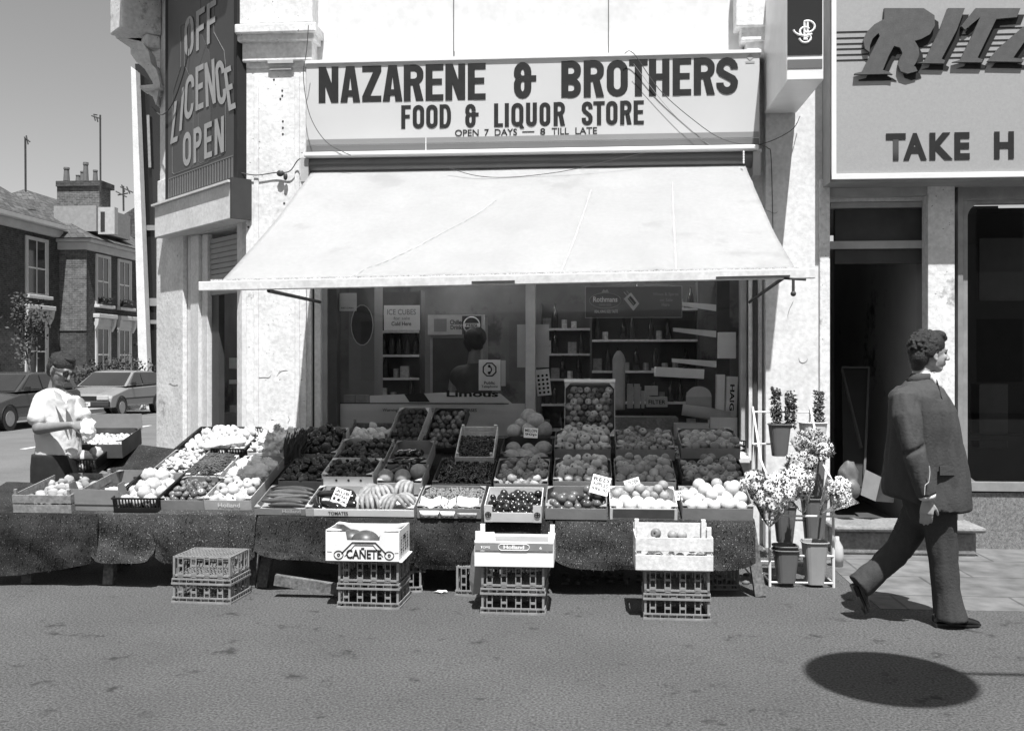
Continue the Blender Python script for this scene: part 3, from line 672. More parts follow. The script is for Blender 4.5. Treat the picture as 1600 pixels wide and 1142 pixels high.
# cables
def cable(pts, r, mt, label, name='hanging_cable'):
    P = [Vector(p) for p in pts]; out = []
    for i in range(len(P)-1):
        p0 = P[max(i-1,0)]; p1 = P[i]; p2 = P[i+1]; p3 = P[min(i+2, len(P)-1)]
        for k in range(6):
            t = k/6; out.append(.5*((2*p1)+(-p0+p2)*t+(2*p0-5*p1+4*p2-p3)*t*t+(-p0+3*p1-3*p2+p3)*t**3))
    out.append(P[-1]); m = MB(); m.tube(out, r, 5); o = m.build(name, mt); tag(o, label, 'cable'); return o
cb_m = mat('thin grey cable', .07)
cable([PY(482, 40, -.50), PY(479, 80, -.46), PY(474, 120, -.42), PY(484, 180, -.42), PY(510, 222, -.46), PY(548, 243, -.48)], .0035, cb_m, 'dark cable curving down over the left end of the white sign')
cable([PY(700, 262, -.5), PY(745, 275, -.55), PY(800, 277, -.55), PY(880, 268, -.55), PY(960, 250, -.5), PY(1005, 240, -.47)], .003, cb_m, 'thin cable sagging across the top edge of the awning')
cable([PY(976, 84, -.36), PY(990, 84, -.36), PY(1030, 140, -.34), PY(1080, 185, -.34), PY(1130, 218, -.36), PY(1185, 226, -.38), PY(1235, 205, -.3), PY(1250, 182, -.2)], .0035, cb_m, 'dark cable looping across the right end of the white sign')
cable([PY(990, 100, -.36), PY(1040, 165, -.34), PY(1085, 210, -.34), PY(1118, 232, -.36)], .002, mat('faint wire', .25), 'faint thin wire running beside the sign cable over the lettering')
cable([PY(1186, 226, -.36), PY(1200, 232, -.2), PY(1205, 250, -.16), PY(1208, 380, -.155), PY(1209, 425, -.155)], .0035, cb_m, 'dark cable running straight down the right pilaster')
cable([PY(374, 270, -.17), PY(400, 274, -.17), PY(430, 270, -.17), PY(452, 268, -.18), PY(466, 250, -.2), PY(478, 248, -.3)], .005, cb_m, 'knotted cable stretched across the left pilaster below the sign')
m = MB(); m.ell(PY(438, 271, -.19), (.035, .02, .03), 8, 6); m.ell(PY(446, 276, -.19), (.02, .02, .035), 8, 6); tag(m.build('junction_box', metal_d), 'small dark cable junction lump fixed to the left pilaster', 'junction box')
cable([Cp(296, 30, .16), Cp(292, 90, .16), Cp(282, 130, .16), Cp(268, 165, .16), Cp(252, 180, .14), Cp(238, 168, .1)], .006, cb_m, 'dark cable hanging across the dark corner sign')
# small fittings on left pilaster
m = MB(); pbox(m, 418, 458, 94, 99, YP-.05, YP-.0); pbox(m, 421, 455, 105, 109, YP-.03, YP); m.build('fixing_plate', trim_g, bl)
m = MB()
for (x, y) in ((428, 125), (441, 142), (441, 150), (438, 155), (442, 190), (442, 200), (442, 210), (444, 318), (390, 340), (388, 355)): m = MB(); m.ell(PY(x, y, YP), (.010, .006, .012), 6, 4); m.build('rust_bolt', metal_d, bl)
rc_ = random.Random(3)
for (x, y, L, a) in ((400, 590, 26, 20), (432, 588, 22, -30), (395, 655, 20, 10), (418, 668, 18, -40), (450, 650, 14, 60), (1240, 470, 30, 80), (1262, 560, 24, 100), (1215, 330, 22, 95), (708, 78, 12, 90), (262, 590, 16, 5)):
    pts = []; px, py, aa = x, y, R(a)
    for k in range(8): pts.append((Cp(px, py, .068) if x < 300 else PY(px, py, -.055 if y < 90 else YP-.002))); aa += rc_.uniform(-.7, .7); px += L/7*math.cos(aa); py += L/7*math.sin(aa)
    m = MB(); m.tube(pts, [.0006]+[.0018]*6+[.0006], 4); m.build('plaster_crack', mat('crack line', .15) if 'crack line' not in MATS else MATS['crack line'], bl)
# ================= display tables and turf =================
rnd = random.Random(7)
def sz(Y, h=0): return Z0 + SL*(Y-YF) + h
tables = [('long trestle stall table under the sloping fruit display on the right', 640, 1178), ('middle trestle stall table under aubergines and peppers', 402, 636), ('trestle stall table under tomatoes and apples behind the bottle crates', 160, 398), ('trestle stall table at the far left beside the shopkeeper', -60, 156)]
legs_px = [[(1170, 1186, 0), (866, 842, 0)], [(404, 396, 0), (428, 414, 0), (520, 532, 1)], [(176, 176, 0), (392, 392, 0)], [(50, 50, 0), (130, 135, 1)]]
for ti, (lb, x0, x1) in enumerate(tables):
    X0, X1 = fx(x0, -2), fx(x1, -2)
    t = thing('trestle_table', lb, 'table', ((X0+X1)/2, -1.2, 0), 'trestle tables along the shopfront')
    m = MB(); yb = -.28 if ti < 3 else -1.15; s0 = SL if ti < 3 else .1
    if ti == 2: yb = -.8
    def zz(Y): return Z0-.035 + s0*(Y-YF)
    for k in range(5):
        a = lerp(YF+.02, yb, k/5); b = lerp(YF+.02, yb, (k+1)/5)-.02
        m.add([(X0, a, zz(a)), (X1, a, zz(a)), (X1, b, zz(b)), (X0, b, zz(b)), (X0, a, zz(a)+.022), (X1, a, zz(a)+.022), (X1, b, zz(b)+.022), (X0, b, zz(b)+.022)], [(0,3,2,1),(4,5,6,7),(0,1,5,4),(1,2,6,5),(2,3,7,6),(3,0,4,7)])
    m.build('table_board', wood_o, t)
    for (xt, xb_, bk) in legs_px[ti]:
        xt_ = fx(xt, -1.9); xb2 = fx(xb_, -1.9); Yl = -1.93+.5*bk
        l = MB(); l.bar((xt_, Yl+.05, zz(Yl)-.002), (xb2, Yl-.02, 0), .075, .065); l.build('leg', wood_o, t, bevel=.004)
        l = MB(); l.bar((xt_, yb-.15, zz(yb-.15)-.002), (xb2, yb-.1, 0), .07, .05); l.build('leg', wood_o, t)
    if ti in (0, 1, 2):
        l = MB(); l.bar((X0+.05, -1.86, .30-.0*ti), (X1-.1, -1.84, .20 if ti == 0 else .28), .03, .07)
        l.build('brace', wood_o, t)
    if ti == 1:
        l = MB(); l.bar(PZ(430, 905, .12), PZ(540, 922, .05), .05, .07); l.build('fallen_rail', wood_o, t)
# small trestle stubs around x=400
# turf cloths: sheets draped over the front edge
def turf(lb, x0, x1, yb0, yb1, mt, back, seed, drop_wave=.02, lift=0.0, front=YF, side=0):
    X0, X1 = fx(x0, front), fx(x1, front); NX = max(12, int((X1-X0)*26)); vs = []; fs = []
    prof = [('s', t/8) for t in range(9)] + [('d', t/12) for t in range(1, 13)]
    for k, t in prof:
        for i in range(NX+1):
            s = i/NX; X = lerp(X0, X1, s)
            n1 = noise.noise(Vector((X*2.2, seed, t*1.3))); n2 = noise.noise(Vector((X*7, seed+4, t*3)))
            if k == 's':
                Y = lerp(back, front-.03, t); vs.append((X, Y, sz(Y, .0+lift) + .004*n2))
            else:
                zb = lerp(fz(x0, yb0, front), fz(x1, yb1, front), s) + n1*drop_wave + .012*n2
                zt_ = sz(front-.03, lift); zb += .055*(abs(2*s-1))**9; z = lerp(zt_, zb, t); bulge = math.sin(min(t*2.2, 1)*math.pi/2)
                Y = front - .03 - .025*bulge - .075*n1*t - .02*n2*t - .03*abs(noise.noise(Vector((X*3.1+z*2.2, seed*2.3, 1.7))))*t - .02*math.sin(X*9+seed)*t*abs(n1)*3
                vs.append((X, Y, z))
    for j in range(len(prof)-1):
        for i in range(NX): a = j*(NX+1)+i; fs.append((a, a+1, a+NX+2, a+NX+1))
    m = MB(); m.add(vs, fs)
    # pile of short blades standing out of the sheet
    rr = random.Random(seed); base = list(vs)
    for q in range(int((X1-X0)*420)):
        j = rr.randrange(8, len(prof)-1); i = rr.randrange(NX); a = Vector(base[j*(NX+1)+i]); b = Vector(base[j*(NX+1)+i+1]); c = Vector(base[(j+1)*(NX+1)+i])
        p = a + (b-a)*rr.random() + (c-a)*rr.random(); u = Vector((rr.uniform(-1,1), rr.uniform(-.3,0.1), rr.uniform(-1,1)))*.004; tp = p + Vector((rr.uniform(-.006,.006), -.011, rr.uniform(-.012,.006)))
        m.add([p-u*.4, p+u*.4, tp], [(0,1,2)])
    if side:
        pass
    o = m.build('turf_cloth', mt); so_ = o.modifiers.new('s', 'SOLIDIFY'); so_.thickness = .004; so_.offset = -1
    tag(o, lb, 'turf cloth', 'turf cloths draped over the tables'); return o
turf('artificial turf cloth hanging below grapes and plums between two white cartons', 640, 864, 886, 892, turf_m, -.4, 1)
turf('speckled artificial turf cloth hanging at the right end of the stall beside the flower rack', 868, 1178, 886, 890, turf_m2, -.4, 2)
turf('artificial turf cloth hanging below the cucumbers and bananas', 405, 650, 868, 886, turf_m, -.4, 3, .02, -.006, YF-.012)
turf('artificial turf cloth hanging below tomatoes and apples behind the lone crate stack', 246, 403, 878, 880, turf_m2, -.8, 4, .012)
turf('artificial turf cloth with rounded bottom hanging below the black cabbage crate', 150, 248, 878, 876, turf_m2, -1.0, 5, .02, -.004)
turf('dark artificial turf cloth at the far left of the stall', -60, 158, 905, 880, turf_m, -1.45, 6, .02, -.008)
# bare sloping turf mat at the left behind the stall
m = MB(); a, b, c, d = PS(160, 735, -.05), PS(300, 770, .0), PS(285, 705, .02), PS(150, 688, .0)
m.prism([a, b, c, d], 0, (0, 0, .012)); tag(m.build('turf_mat', turf_m), 'bare sloping artificial turf mat behind the grey open carton', 'turf mat')

# ================= produce meshes =================
def me_of(mb, name, mt, smooth=True):
    me = mb.mesh(name, smooth); me.materials.append(mt); return me
def dimple(q, k=.35):
    r = math.hypot(q.x, q.y); d = math.exp(-(r/.32)**2)*k; q = q.copy(); q.z -= math.copysign(d, q.z) if abs(q.z) > .3 else 0; q.x *= 1+.06*q.z; q.y *= 1+.06*q.z; return q
FM = {}
def fm(k, v, **kw): FM[k] = mat('skin of '+k, v, **kw); return FM[k]
def bumpy(amp, fr, seed=0): return lambda q: q*(1+amp*noise.noise(q*fr+Vector((seed, 0, 0)))+amp*.5*noise.noise(q*fr*2.3+Vector((seed, 5, 0))))
def prod(name, r, mt, fn=None, nu=14, nv=9, sq=(1,1,1)):
    m = MB(); m.ell((0,0,0), (r*sq[0], r*sq[1], r*sq[2]), nu, nv, None, fn); return me_of(m, name, mt)
P = {}
P['apple'] = prod('apple', .036, fm('apple', .45, pole=.012, rough=.35, rnd=0.41, amp=.25, scale=14), dimple, 16, 11, (1,1,.92))
P['pale_apple'] = prod('apple', .036, fm('pale apple', .42, pole=.013, rough=.35, rnd=0.27, amp=.2, scale=16), dimple, 16, 11, (1,1,.92))
P['tomato'] = prod('tomato', .030, fm('tomato', .13, pole=.009, rough=.25, rnd=0.47, amp=.12, scale=8), dimple, 14, 9, (1,1,.85))
P['dark_tomato'] = prod('tomato', .029, fm('dark tomato', .045, rough=.25, rnd=0.54, amp=.12, scale=8), dimple, 14, 9, (1,1,.85))
P['nectarine'] = prod('nectarine', .032, fm('nectarine', .25, pole=.009, rough=.45, rnd=0.47, amp=.35, scale=10), dimple)
P['orange'] = prod('orange', .036, fm('orange', .30, pole=.005, rough=.5, rnd=0.34, amp=.1, scale=10, bump=.0006, bscale=160))
P['grapefruit'] = prod('grapefruit', .045, fm('grapefruit', .55, rough=.5, rnd=0.14, amp=.06, scale=10, bump=.0008, bscale=120))
P['melon'] = prod('melon', .066, fm('melon', .33, rough=.7, rnd=0.20, amp=.22, scale=34, bump=.002, bscale=80), None, 18, 12, (1.05,1.05,1))
P['peach'] = prod('peach', .031, fm('peach', .2, pole=.008, rough=.55, rnd=0.80, amp=.55, scale=12), dimple)
P['plum'] = prod('plum', .026, fm('plum', .018, rough=.22, rnd=0.68, amp=.3, scale=10, spec=.6), None, 14, 9, (1,1,1.15))
P['red_plum'] = prod('plum', .030, fm('red plum', .09, rough=.3, rnd=0.80, amp=.3, scale=10, spec=.5), None, 14, 9, (1,1,1.1))
P['avocado'] = prod('avocado', .031, fm('avocado', .035, rough=.5, rnd=0.41, amp=.3, scale=18, bump=.0015, bscale=120), lambda q: Vector((q.x*(1-.2*q.y), q.y*1.15, q.z*(1-.2*q.y))))
P['cabbage'] = prod('cabbage', .052, fm('cabbage', .46, rough=.6, rnd=0.16, amp=.15, scale=12, bump=.004, bscale=22), bumpy(.16, 2.4), 20, 14)
P['cauliflower'] = prod('cauliflower', .058, fm('cauliflower', .75, rough=.85, rnd=0.11, amp=.10, scale=16, bump=.008, bscale=60), bumpy(.28, 4.5), 26, 18)
P['mushroom'] = prod('mushroom', .023, fm('mushroom', .46, rough=.8, rnd=0.27, amp=.12, scale=14), lambda q: Vector((q.x*(1 if q.z > -.1 else .5), q.y*(1 if q.z > -.1 else .5), q.z)), 12, 9, (1,1,.85))
P['onion'] = prod('onion', .030, fm('onion', .55, rough=.4, rnd=0.27, amp=.2, scale=12), lambda q: Vector((q.x, q.y, q.z*(1+.35*max(q.z, 0)**6))), 14, 11)
P['lettuce'] = prod('lettuce', .075, fm('lettuce', .72, rough=.6, rnd=0.27, amp=.45, scale=16, bump=.012, bscale=30), bumpy(.5, 3.2), 28, 20)
def pepper_fn(q):
    a = math.atan2(q.y, q.x); k = 1+.13*math.cos(3*a)+.07*q.z; r = math.hypot(q.x, q.y); d = math.exp(-(r/.35)**2)*.3
    return Vector((q.x*k, q.y*k, q.z - (math.copysign(d, q.z) if abs(q.z) > .4 else 0)))
P['pepper'] = prod('pepper', .036, fm('pepper', .028, rough=.2, rnd=0.80, amp=.2, scale=10, spec=.6), pepper_fn, 24, 12, (1,1,1.25))
def banana_m(s=1):
    m = MB(); pts = []; rs = []
    for i in range(11):
        t = i/10; a = R(-55+110*t); pts.append((.105*math.sin(a), 0, .105*(1-math.cos(a)))); rs.append(max(.004, .018*math.sin(math.pi*min(max(t*1.0, .06), .94))**.45*(1 if .06 < t < .94 else .45)))
    m.tube(pts, rs, 7); return m
P['banana'] = me_of(banana_m(), 'banana', fm('banana', .27, rough=.5, rnd=0.27, amp=.35, scale=34), True)
def long_m(L, r, bend=.02):
    m = MB(); pts = []; rs = []
    for i in range(11):
        t = i/10; pts.append((L*(t-.5), bend*math.sin(math.pi*t), 0)); rs.append(max(.003, r*(math.sin(math.pi*min(max(t, .02), .98)))**.3*(.5 if i in (0, 10) else 1)))
    m.tube(pts, rs, 9); return m
P['cucumber'] = me_of(long_m(.30, .021), 'cucumber', fm('cucumber', .075, rough=.45, rnd=0.34, amp=.3, scale=16, bump=.0012, bscale=90))
def aub():
    m = MB(); pts = []; rs = []
    for i in range(13):
        t = i/12; pts.append((.2*(t-.5), .012*math.sin(3*t), 0)); rs.append(max(.003, lerp(.022, .040, t)*math.sqrt(max(0, 1-((t-.5)*2)**6))))
    m.tube(pts, rs, 12); return m
P['aubergine'] = me_of(aub(), 'aubergine', fm('aubergine', .012, rough=.15, rnd=0.41, amp=.1, scale=6, spec=.8))

# ================= crates =================
def tray(W, L, H, style):
    """returns dict part -> MB; local frame: x 0..W, y 0..L, z 0..H"""
    d = {}
    t = .004 if 'card' in style else .008
    a = MB(); a.box(0, W, 0, L, 0, t); d['base'] = a
    if style == 'card':
        a.box(0, t, 0, L, t, H); a.box(W-t, W, 0, L, t, H); a.box(t, W-t, 0, t, t, H*.8); a.box(t, W-t, L-t, L, t, H)
        for x in (0, W): 
            s = 1 if x == 0 else -1
            for y0, sy in ((0, 1), (L, -1)):
                a.prism([(x+s*.001, y0-sy*.001, H), (x+s*.05, y0+sy*.001, H), (x+s*.001, y0+sy*.06, H)], 0, (0, 0, -t))
    elif style == 'cardcut':
        a.box(0, t, 0, L, t, H); a.box(W-t, W, 0, L, t, H); a.box(t, W-t, L-t, L, t, H); a.box(t, W-t, 0, t, t, H*.62)
        for x0, x1 in ((0, .055), (W-.055, W)): a.box(x0, x1, -.003, 0, 0.0, H*1.12)
    elif style == 'wood':
        for x in (0, W-t):
            for z0, z1 in ((t, H*.45), (H*.52, H)): a.box(x, x+t, 0, L, z0, z1)
        for y in (-t, L):
            for z0, z1 in ((0, H*.45), (H*.55, H*.98)): a.box(-.001, W+.001, y, y+t, z0, z1)
        for x in (t, W-t-.02):
            for y in (.001, L-.021): a.box(x, x+.02, y, y+.02, t, H*1.28)
    elif style == 'plastic':
        a.box(0, t, 0, L, t, H*.3); a.box(W-t, W, 0, L, t, H*.3); a.box(t, W-t, 0, t, t, H*.3); a.box(t, W-t, L-t, L, t, H*.3)
        for (x0, y0, x1, y1) in ((-.006, -.006, W+.006, .004), (-.006, L-.004, W+.006, L+.006)): a.box(x0, x1, y0, y1, H*.9, H)
        a.box(-.006, .004, .004, L-.004, H*.9, H); a.box(W-.004, W+.006, .004, L-.004, H*.9, H)
        n = int(W/.022)
        for i in range(n+1):
            x = i*(W-t)/n; a.box(x, x+.008, .0, t, H*.3, H*.9); a.box(x, x+.008, L-t, L, H*.3, H*.9)
        n = int(L/.022)
        for i in range(1, n):
            y = i*(L-t)/n; a.box(0, t, y, y+.008, H*.3, H*.9); a.box(W-t, W, y, y+.008, H*.3, H*.9)
    return d
ALLBOX = []
def crate(lb, name, x0, x1, yf, L, H, style, mt, h=0.0, tilt=0.0, yaw=0.0, cat='crate', grp='boxes of fruit and vegetables on the stall', at=None, W=None, liner=None):
    if at is None:
        a = PS(x0, yf, h); b = PS(x1, yf, h); W = (b-a).length
    else: a = at
    M = Matrix.Translation(a) @ Matrix.Rotation(yaw, 4, 'Z') @ Matrix.Rotation(AL+tilt, 4, 'X')
    o = tray(W, L, H, style)['base'].build(name, mt); o.matrix_world = M; tag(o, lb, cat, grp)
    if liner:
        q = MB(); q.box(.006, W-.006, .006, L-.006, .006, .012); q.box(.005, .008, .006, L-.006, .012, H*1.15); q.box(W-.008, W-.005, .006, L-.006, .012, H*1.1); c = q.build('paper_liner', liner, o, local=True)
    ALLBOX.append(o); return o, M, W, L, H
def put(me, name, M, p, rot=None, s=1.0, lb=None, cat=None, grp=None):
    o = bpy.data.objects.new(name, me); COL.objects.link(o)
    rot = rot or Euler((rnd.uniform(0, 6.3), rnd.uniform(0, 6.3), rnd.uniform(0, 6.3)))
    o.matrix_world = Matrix.Translation(M @ Vector(p)) @ (M.to_3x3().normalized() @ rot.to_matrix()).to_4x4() @ Matrix.Scale(s, 4)
    return tag(o, lb, cat, grp)
def fill(bx, kind, lb, heap=.6, r=None, z=None, upto=1.0, jit=.42, cap=999, up=False, sv=.15):
    o_, M, W, L, H = bx; me = P[kind]; nm = me.name.split('.')[0]; r = r or max(v.co.x for v in me.vertices)*1.0
    z = (H*.5 if z is None else z*.8); n = 0; grp = lb + ' group' if False else lb
    step = r*1.93; rows = max(1, int((L-.02)/(step*.87))); y = .012 + r; j = 0; pts = []
    while y < L*upto - r*.8:
        x = .010 + r + (step/2 if j % 2 else 0)
        while x < W - r*.9:
            pts.append((x+rnd.uniform(-jit, jit)*r*.5, y+rnd.uniform(-jit, jit)*r*.5, z+rnd.uniform(-.2, .2)*r)); x += step
        y += step*.88; j += 1
    top = []
    for (x, y, q) in pts:
        ex = min(x, W-x)/W; ey = min(y, L*upto-y)/L
        if rnd.random() < heap*min(1, ex*5)*min(1, .35+ey*5): top.append((x+r*.9*rnd.uniform(.6, 1), y+r*.5, q+r*1.15))
    for p in pts + [t for t in top if t[0] < W-r and t[1] < L-r*.6]:
        if n >= cap: break
        rot = Euler((rnd.uniform(-.6, .6)+(.9 if rnd.random() < .5 else 0), rnd.uniform(-.6, .6), rnd.uniform(0, 6.3))) if not up else Euler((0, 0, rnd.uniform(0, 6)))
        put(me, nm, M, p, rot, 1+rnd.uniform(-sv, sv), lb, nm, lb); n += 1
    return n
def price(lb, lines, x0, x1, y0, y1, h=.0, tilt=-.2, roll=0.0, at=None, sz_=None, dark=False):
    a = at if at is not None else PS((x0+x1)/2, y1, h); s = F/((a-CAM).dot(FWD)); W = (x1-x0)/s; Hh = (y1-y0)/s
    M = Matrix.Translation(a) @ Matrix.Rotation(roll, 4, 'Y') @ Matrix.Rotation(tilt, 4, 'X')
    m = MB(); m.box(-W/2, W/2, 0, .002, 0, Hh); o = m.build('price_card', black if dark else paper); o.matrix_world = M; tag(o, lb, 'price card')
    n = len(lines)
    for i, l in enumerate(lines):
        hh = Hh*.8/n; t = text(l, Vector((-W*.42, -.0005, Hh*.93-(i+1)*hh+hh*.12)), (1,0,0), (0,0,1), W*.84, hh*.72, paper if dark else ink, 'lettering', o, .015, .001)
    return o
TRW = {}
# --- right block: three columns, three rows ---
b = crate('grey cardboard tray of striped plums at the front left of the right block', 'fruit_tray', 852, 948, 811, .36, .10, 'card', card_g)
fill(b, 'red_plum', 'striped plum in the front tray left of the grapefruit trays', .35, r=.037, z=.06); 
b = crate('white tray with dark printed front full of pale grapefruit, middle of the front row', 'fruit_tray', 953, 1058, 811, .36, .10, 'card', card_w)
m = MB(); m.box(.02, b[2]-.02, -.004, -.001, .012, .075); m.build('printed_front', card_d, b[0], local=True)
fill(b, 'grapefruit', 'pale fruit in the dark fronted tray in front of the middle column', .0, z=.085, upto=.6); 
fill((b[0], b[1] @ Matrix.Translation((0, .2, 0)), b[2], .16, .11), 'orange', 'grey orange at the back of the dark fronted tray', .5, z=.10)
b = crate('cardboard tray of large pale grapefruit at the right end of the front row', 'fruit_tray', 1066, 1176, 811, .36, .10, 'card', card_g)
fill(b, 'grapefruit', 'large pale grapefruit in the right end front tray', .45, r=.045, z=.09)
fill((b[0], b[1] @ Matrix.Translation((0, .27, 0)), b[2], .09, .11), 'orange', 'grey orange behind the grapefruit in the right end tray', .5, z=.10)
b = crate('grey tray of apples in the second row behind the striped plums', 'fruit_tray', 864, 956, 768, .44, .10, 'card', card_g, h=.045)
fill(b, 'apple', 'dimpled apple in the second row tray behind the striped plums', .75, z=.10)
b = crate('grey tray of oranges in the second row, middle of the right block', 'fruit_tray', 961, 1056, 767, .44, .09, 'card', card_g, h=.045)
fill(b, 'orange', 'orange in the second row tray under the golden price card', .7, z=.10)
b = crate('dark fronted tray of tomatoes in the second row by the flowers', 'fruit_tray', 1066, 1166, 766, .42, .09, 'card', card_d, h=.045)
fill(b, 'nectarine', 'nectarine in the second row tray nearest the flower rack', .25, z=.085)
b = crate('curved front tray of apples in the back row under the upright peach box', 'fruit_tray', 866, 954, 717, .42, .10, 'card', card_g, h=.09)
fill(b, 'pale_apple', 'apple in the back row tray under the upright peach box', .6, z=.10)
b = crate('tray of tomatoes in the back row, middle of the right block', 'fruit_tray', 962, 1054, 719, .42, .11, 'card', card_g, h=.09)
fill(b, 'nectarine', 'nectarine in the back row tray in the middle of the right block', .3, r=.032, z=.10)
b = crate('tray of oranges in the back row at the window corner', 'fruit_tray', 1064, 1156, 717, .42, .11, 'card', card_g, h=.09)
fill(b, 'orange', 'orange in the back row tray at the window corner', .3, z=.11)
price('white price card reading red apples stuck in the apple tray', ['RED', 'APPLES', '59p lb'], 920, 949, 742, 772, .12, -.35, .25)
price('white price card reading golden stuck in the orange tray', ['GOLDEN', 'DEL'], 980, 1004, 747, 768, .10, -.3, -.3)
price('small white price card in front of the grapefruit', ['LARGE', '20p'], 1056, 1073, 766, 781, .07, -.3, -.05)
price('narrow price card leaning between two back row trays', ['p', 'lb'], 1056, 1063, 696, 716, .06, -.3, -.2)
price('dark price card in the back corner tray by the window', ['PLUMS', 'lb'], 1139, 1165, 686, 704, .10, -.3, .15, dark=True)
# upright tilted peach box
a = PY(882, 684, -.62); W_ = (PY(961, 684, -.62)-a).length
M = Matrix.Translation(a) @ Matrix.Rotation(R(63), 4, 'X'); 
o = tray(W_, .47, .075, 'card')['base'].build('fruit_tray', card_m); o.matrix_world = M; tag(o, 'tall white edged box of peaches propped nearly upright against the window', 'crate', 'boxes of fruit and vegetables on the stall')
m = MB(); m.box(-.006, W_+.006, .472, .50, .0, .08); m.box(-.006, W_+.006, -.016, -.002, 0.0, .082); m.build('rim', card_w, o, local=True)
fill((o, M, W_, .46, .075), 'peach', 'two toned peach in the box propped upright against the window', 0, z=.05, jit=.5)
m = MB(); m.box(.005, W_-.005, .005, .465, .006, .03); m.build('paper_liner', card_d, o, local=True)
# stack supports behind (crates under the propped box)
# --- middle block ---
b = crate('cut front carton of dark plums with round printed corners', 'fruit_tray', 757, 846, 815, .36, .11, 'cardcut', card_w)
fill(b, 'plum', 'dark glossy plum in the carton with round printed corners', .8, z=.06)
for x in (.027, b[2]-.027):
    m = MB(); m.tube([(x+.019*math.cos(R(q)), -.0045, .055+.019*math.sin(R(q))) for q in range(0, 361, 20)], .0025, 4); m.box(x-.015, x+.015, -.006, -.0035, .052, .058); m.box(x-.003, x+.003, -.0062, -.0032, .04, .07); m.build('round_emblem', ink, b[0], local=True)
b = crate('grey carton of nectarines behind the dark plums', 'fruit_tray', 772, 856, 775, .46, .12, 'card', card_g, h=.03)
fill(b, 'nectarine', 'nectarine in the carton behind the dark plums', .7, z=.10)
b = crate('dark lined carton of melons under the loose melons', 'fruit_tray', 782, 862, 735, .40, .14, 'card', card_d, h=.03)
fill(b, 'melon', 'netted melon inside the dark carton', .25, r=.062, z=.08, cap=9)
fill(((b[0]), b[1] @ Matrix.Translation((.0, .44, .02)), b[2], .26, .14), 'melon', 'netted melon piled loose below the window mullion', .9, r=.06, z=.16, cap=9)
price('white price card lying on the loose melons', ['MELON', '90p'], 818, 840, 668, 684, .19, -.3, .05)
b = crate('wide grey tray of grapes with white paper over its front', 'fruit_tray', 652, 752, 809, .38, .09, 'card', card_g)
GR = b
b2 = crate('dark tray of loose cherries in the middle of the stall', 'fruit_tray', 676, 768, 770, .50, .09, 'card', card_d, h=.02); CH = b2
b3 = crate('pale wooden box of cherries tilted up at the back of the stall', 'fruit_tray', 712, 772, 728, .42, .09, 'wood', wood_l, h=.06, tilt=.25); C3 = b3
def pile(bx, name, lb, r, mt, n, cat, hmap=None, sq=1.0, region=None, zbase=None, parent=None):
    o_, M, W, L, H = bx; m = MB(); x0, x1, y0, y1 = region or (.01, W-.01, .01, L-.01)
    for i in range(n):
        x = rnd.uniform(x0, x1); y = rnd.uniform(y0, y1); s = min(x-x0, x1-x, y-y0, y1-y); z = (zbase if zbase is not None else H*.5) + min(s*.8, .04)*(.6+.8*noise.noise(Vector((x*12, y*12, i*.0)))) + rnd.uniform(-.6, .6)*r
        if hmap: z += hmap(x, y)
        m.ell(M @ Vector((x, y, z)), (r*rnd.uniform(.85, 1.1), r, r*sq), 8, 5)
    o = m.build(name, mt, smooth=True); tag(o, lb, cat, None, 'stuff'); return o
grape_m = mat('grape skin', .17, .3, .3, 60, fine=3); cherry_m = mat('cherry skin', .02, .25, .5, 50, spec=.6)
pile(GR, 'grapes', 'heap of grey grapes wrapped in white paper', .010, grape_m, 900, 'grapes', zbase=.06)
pile(CH, 'cherries', 'heap of dark loose cherries in the middle tray', .0115, cherry_m, 900, 'cherries')
pile(C3, 'cherries', 'heap of dark cherries in the tilted wooden box', .0105, cherry_m, 700, 'cherries', region=(.015, C3[2]-.02, .015, .34))
# stems
m = MB()
for i in range(120):
    x = rnd.uniform(.02, CH[2]-.02); y = rnd.uniform(.02, CH[3]-.02); p = Vector((x, y, .08+rnd.uniform(0, .025))); m.tube([CH[1] @ p, CH[1] @ (p+Vector((rnd.uniform(-.02,.02), rnd.uniform(-.02,.02), .015)))], .0011, 3)
tag(m.build('cherry_stems', card_m), 'thin cherry stems sticking out of the middle tray', 'stems', None, 'stuff')
for i, (x0, x1, lift) in enumerate(((656, 688, 0), (688, 712, -.01), (713, 748, .02))):
    a = PS((x0+x1)/2, 808, .0); W = (x1-x0)/228; m = MB(); NN = 9; vs = []
    for j in range(NN):
        for k in range(NN):
            s = k/(NN-1)-.5; t = j/(NN-1); n_ = noise.noise(Vector((s*3+i*7, t*3, 2)))*.018
            vs.append(a + Vector((s*W*(1.0-.1*t), -.006-.02*math.cos(s*3)+t*(.09)+n_, .065+lift*.5+.05*math.sin(t*2.2)+abs(s)*.045*(1 if i < 2 else .2)+n_)))
    m.add(vs, [(j*NN+k, j*NN+k+1, (j+1)*NN+k+1, (j+1)*NN+k) for j in range(NN-1) for k in range(NN-1)])
    # skirt of the sheet over the tray front
    vs = [a + Vector(((k/8-.5)*W, -.03, .05+lift*.5)) for k in range(9)] + [a + Vector(((k/8-.5)*W*.8, -.032, .008+.006*math.sin(k*2+i))) for k in range(9)]
    m.add(vs, [(k, k+1, k+10, k+9) for k in range(8)])
    o = m.build('wrapping_paper', paper, smooth=True); so_ = o.modifiers.new('s', 'SOLIDIFY'); so_.thickness = .002
    tag(o, ('crumpled white paper around the left bunch of grapes', 'folded white paper around the middle bunch of grapes', 'wide bright white paper sheet at the right of the grapes')[i], 'paper')
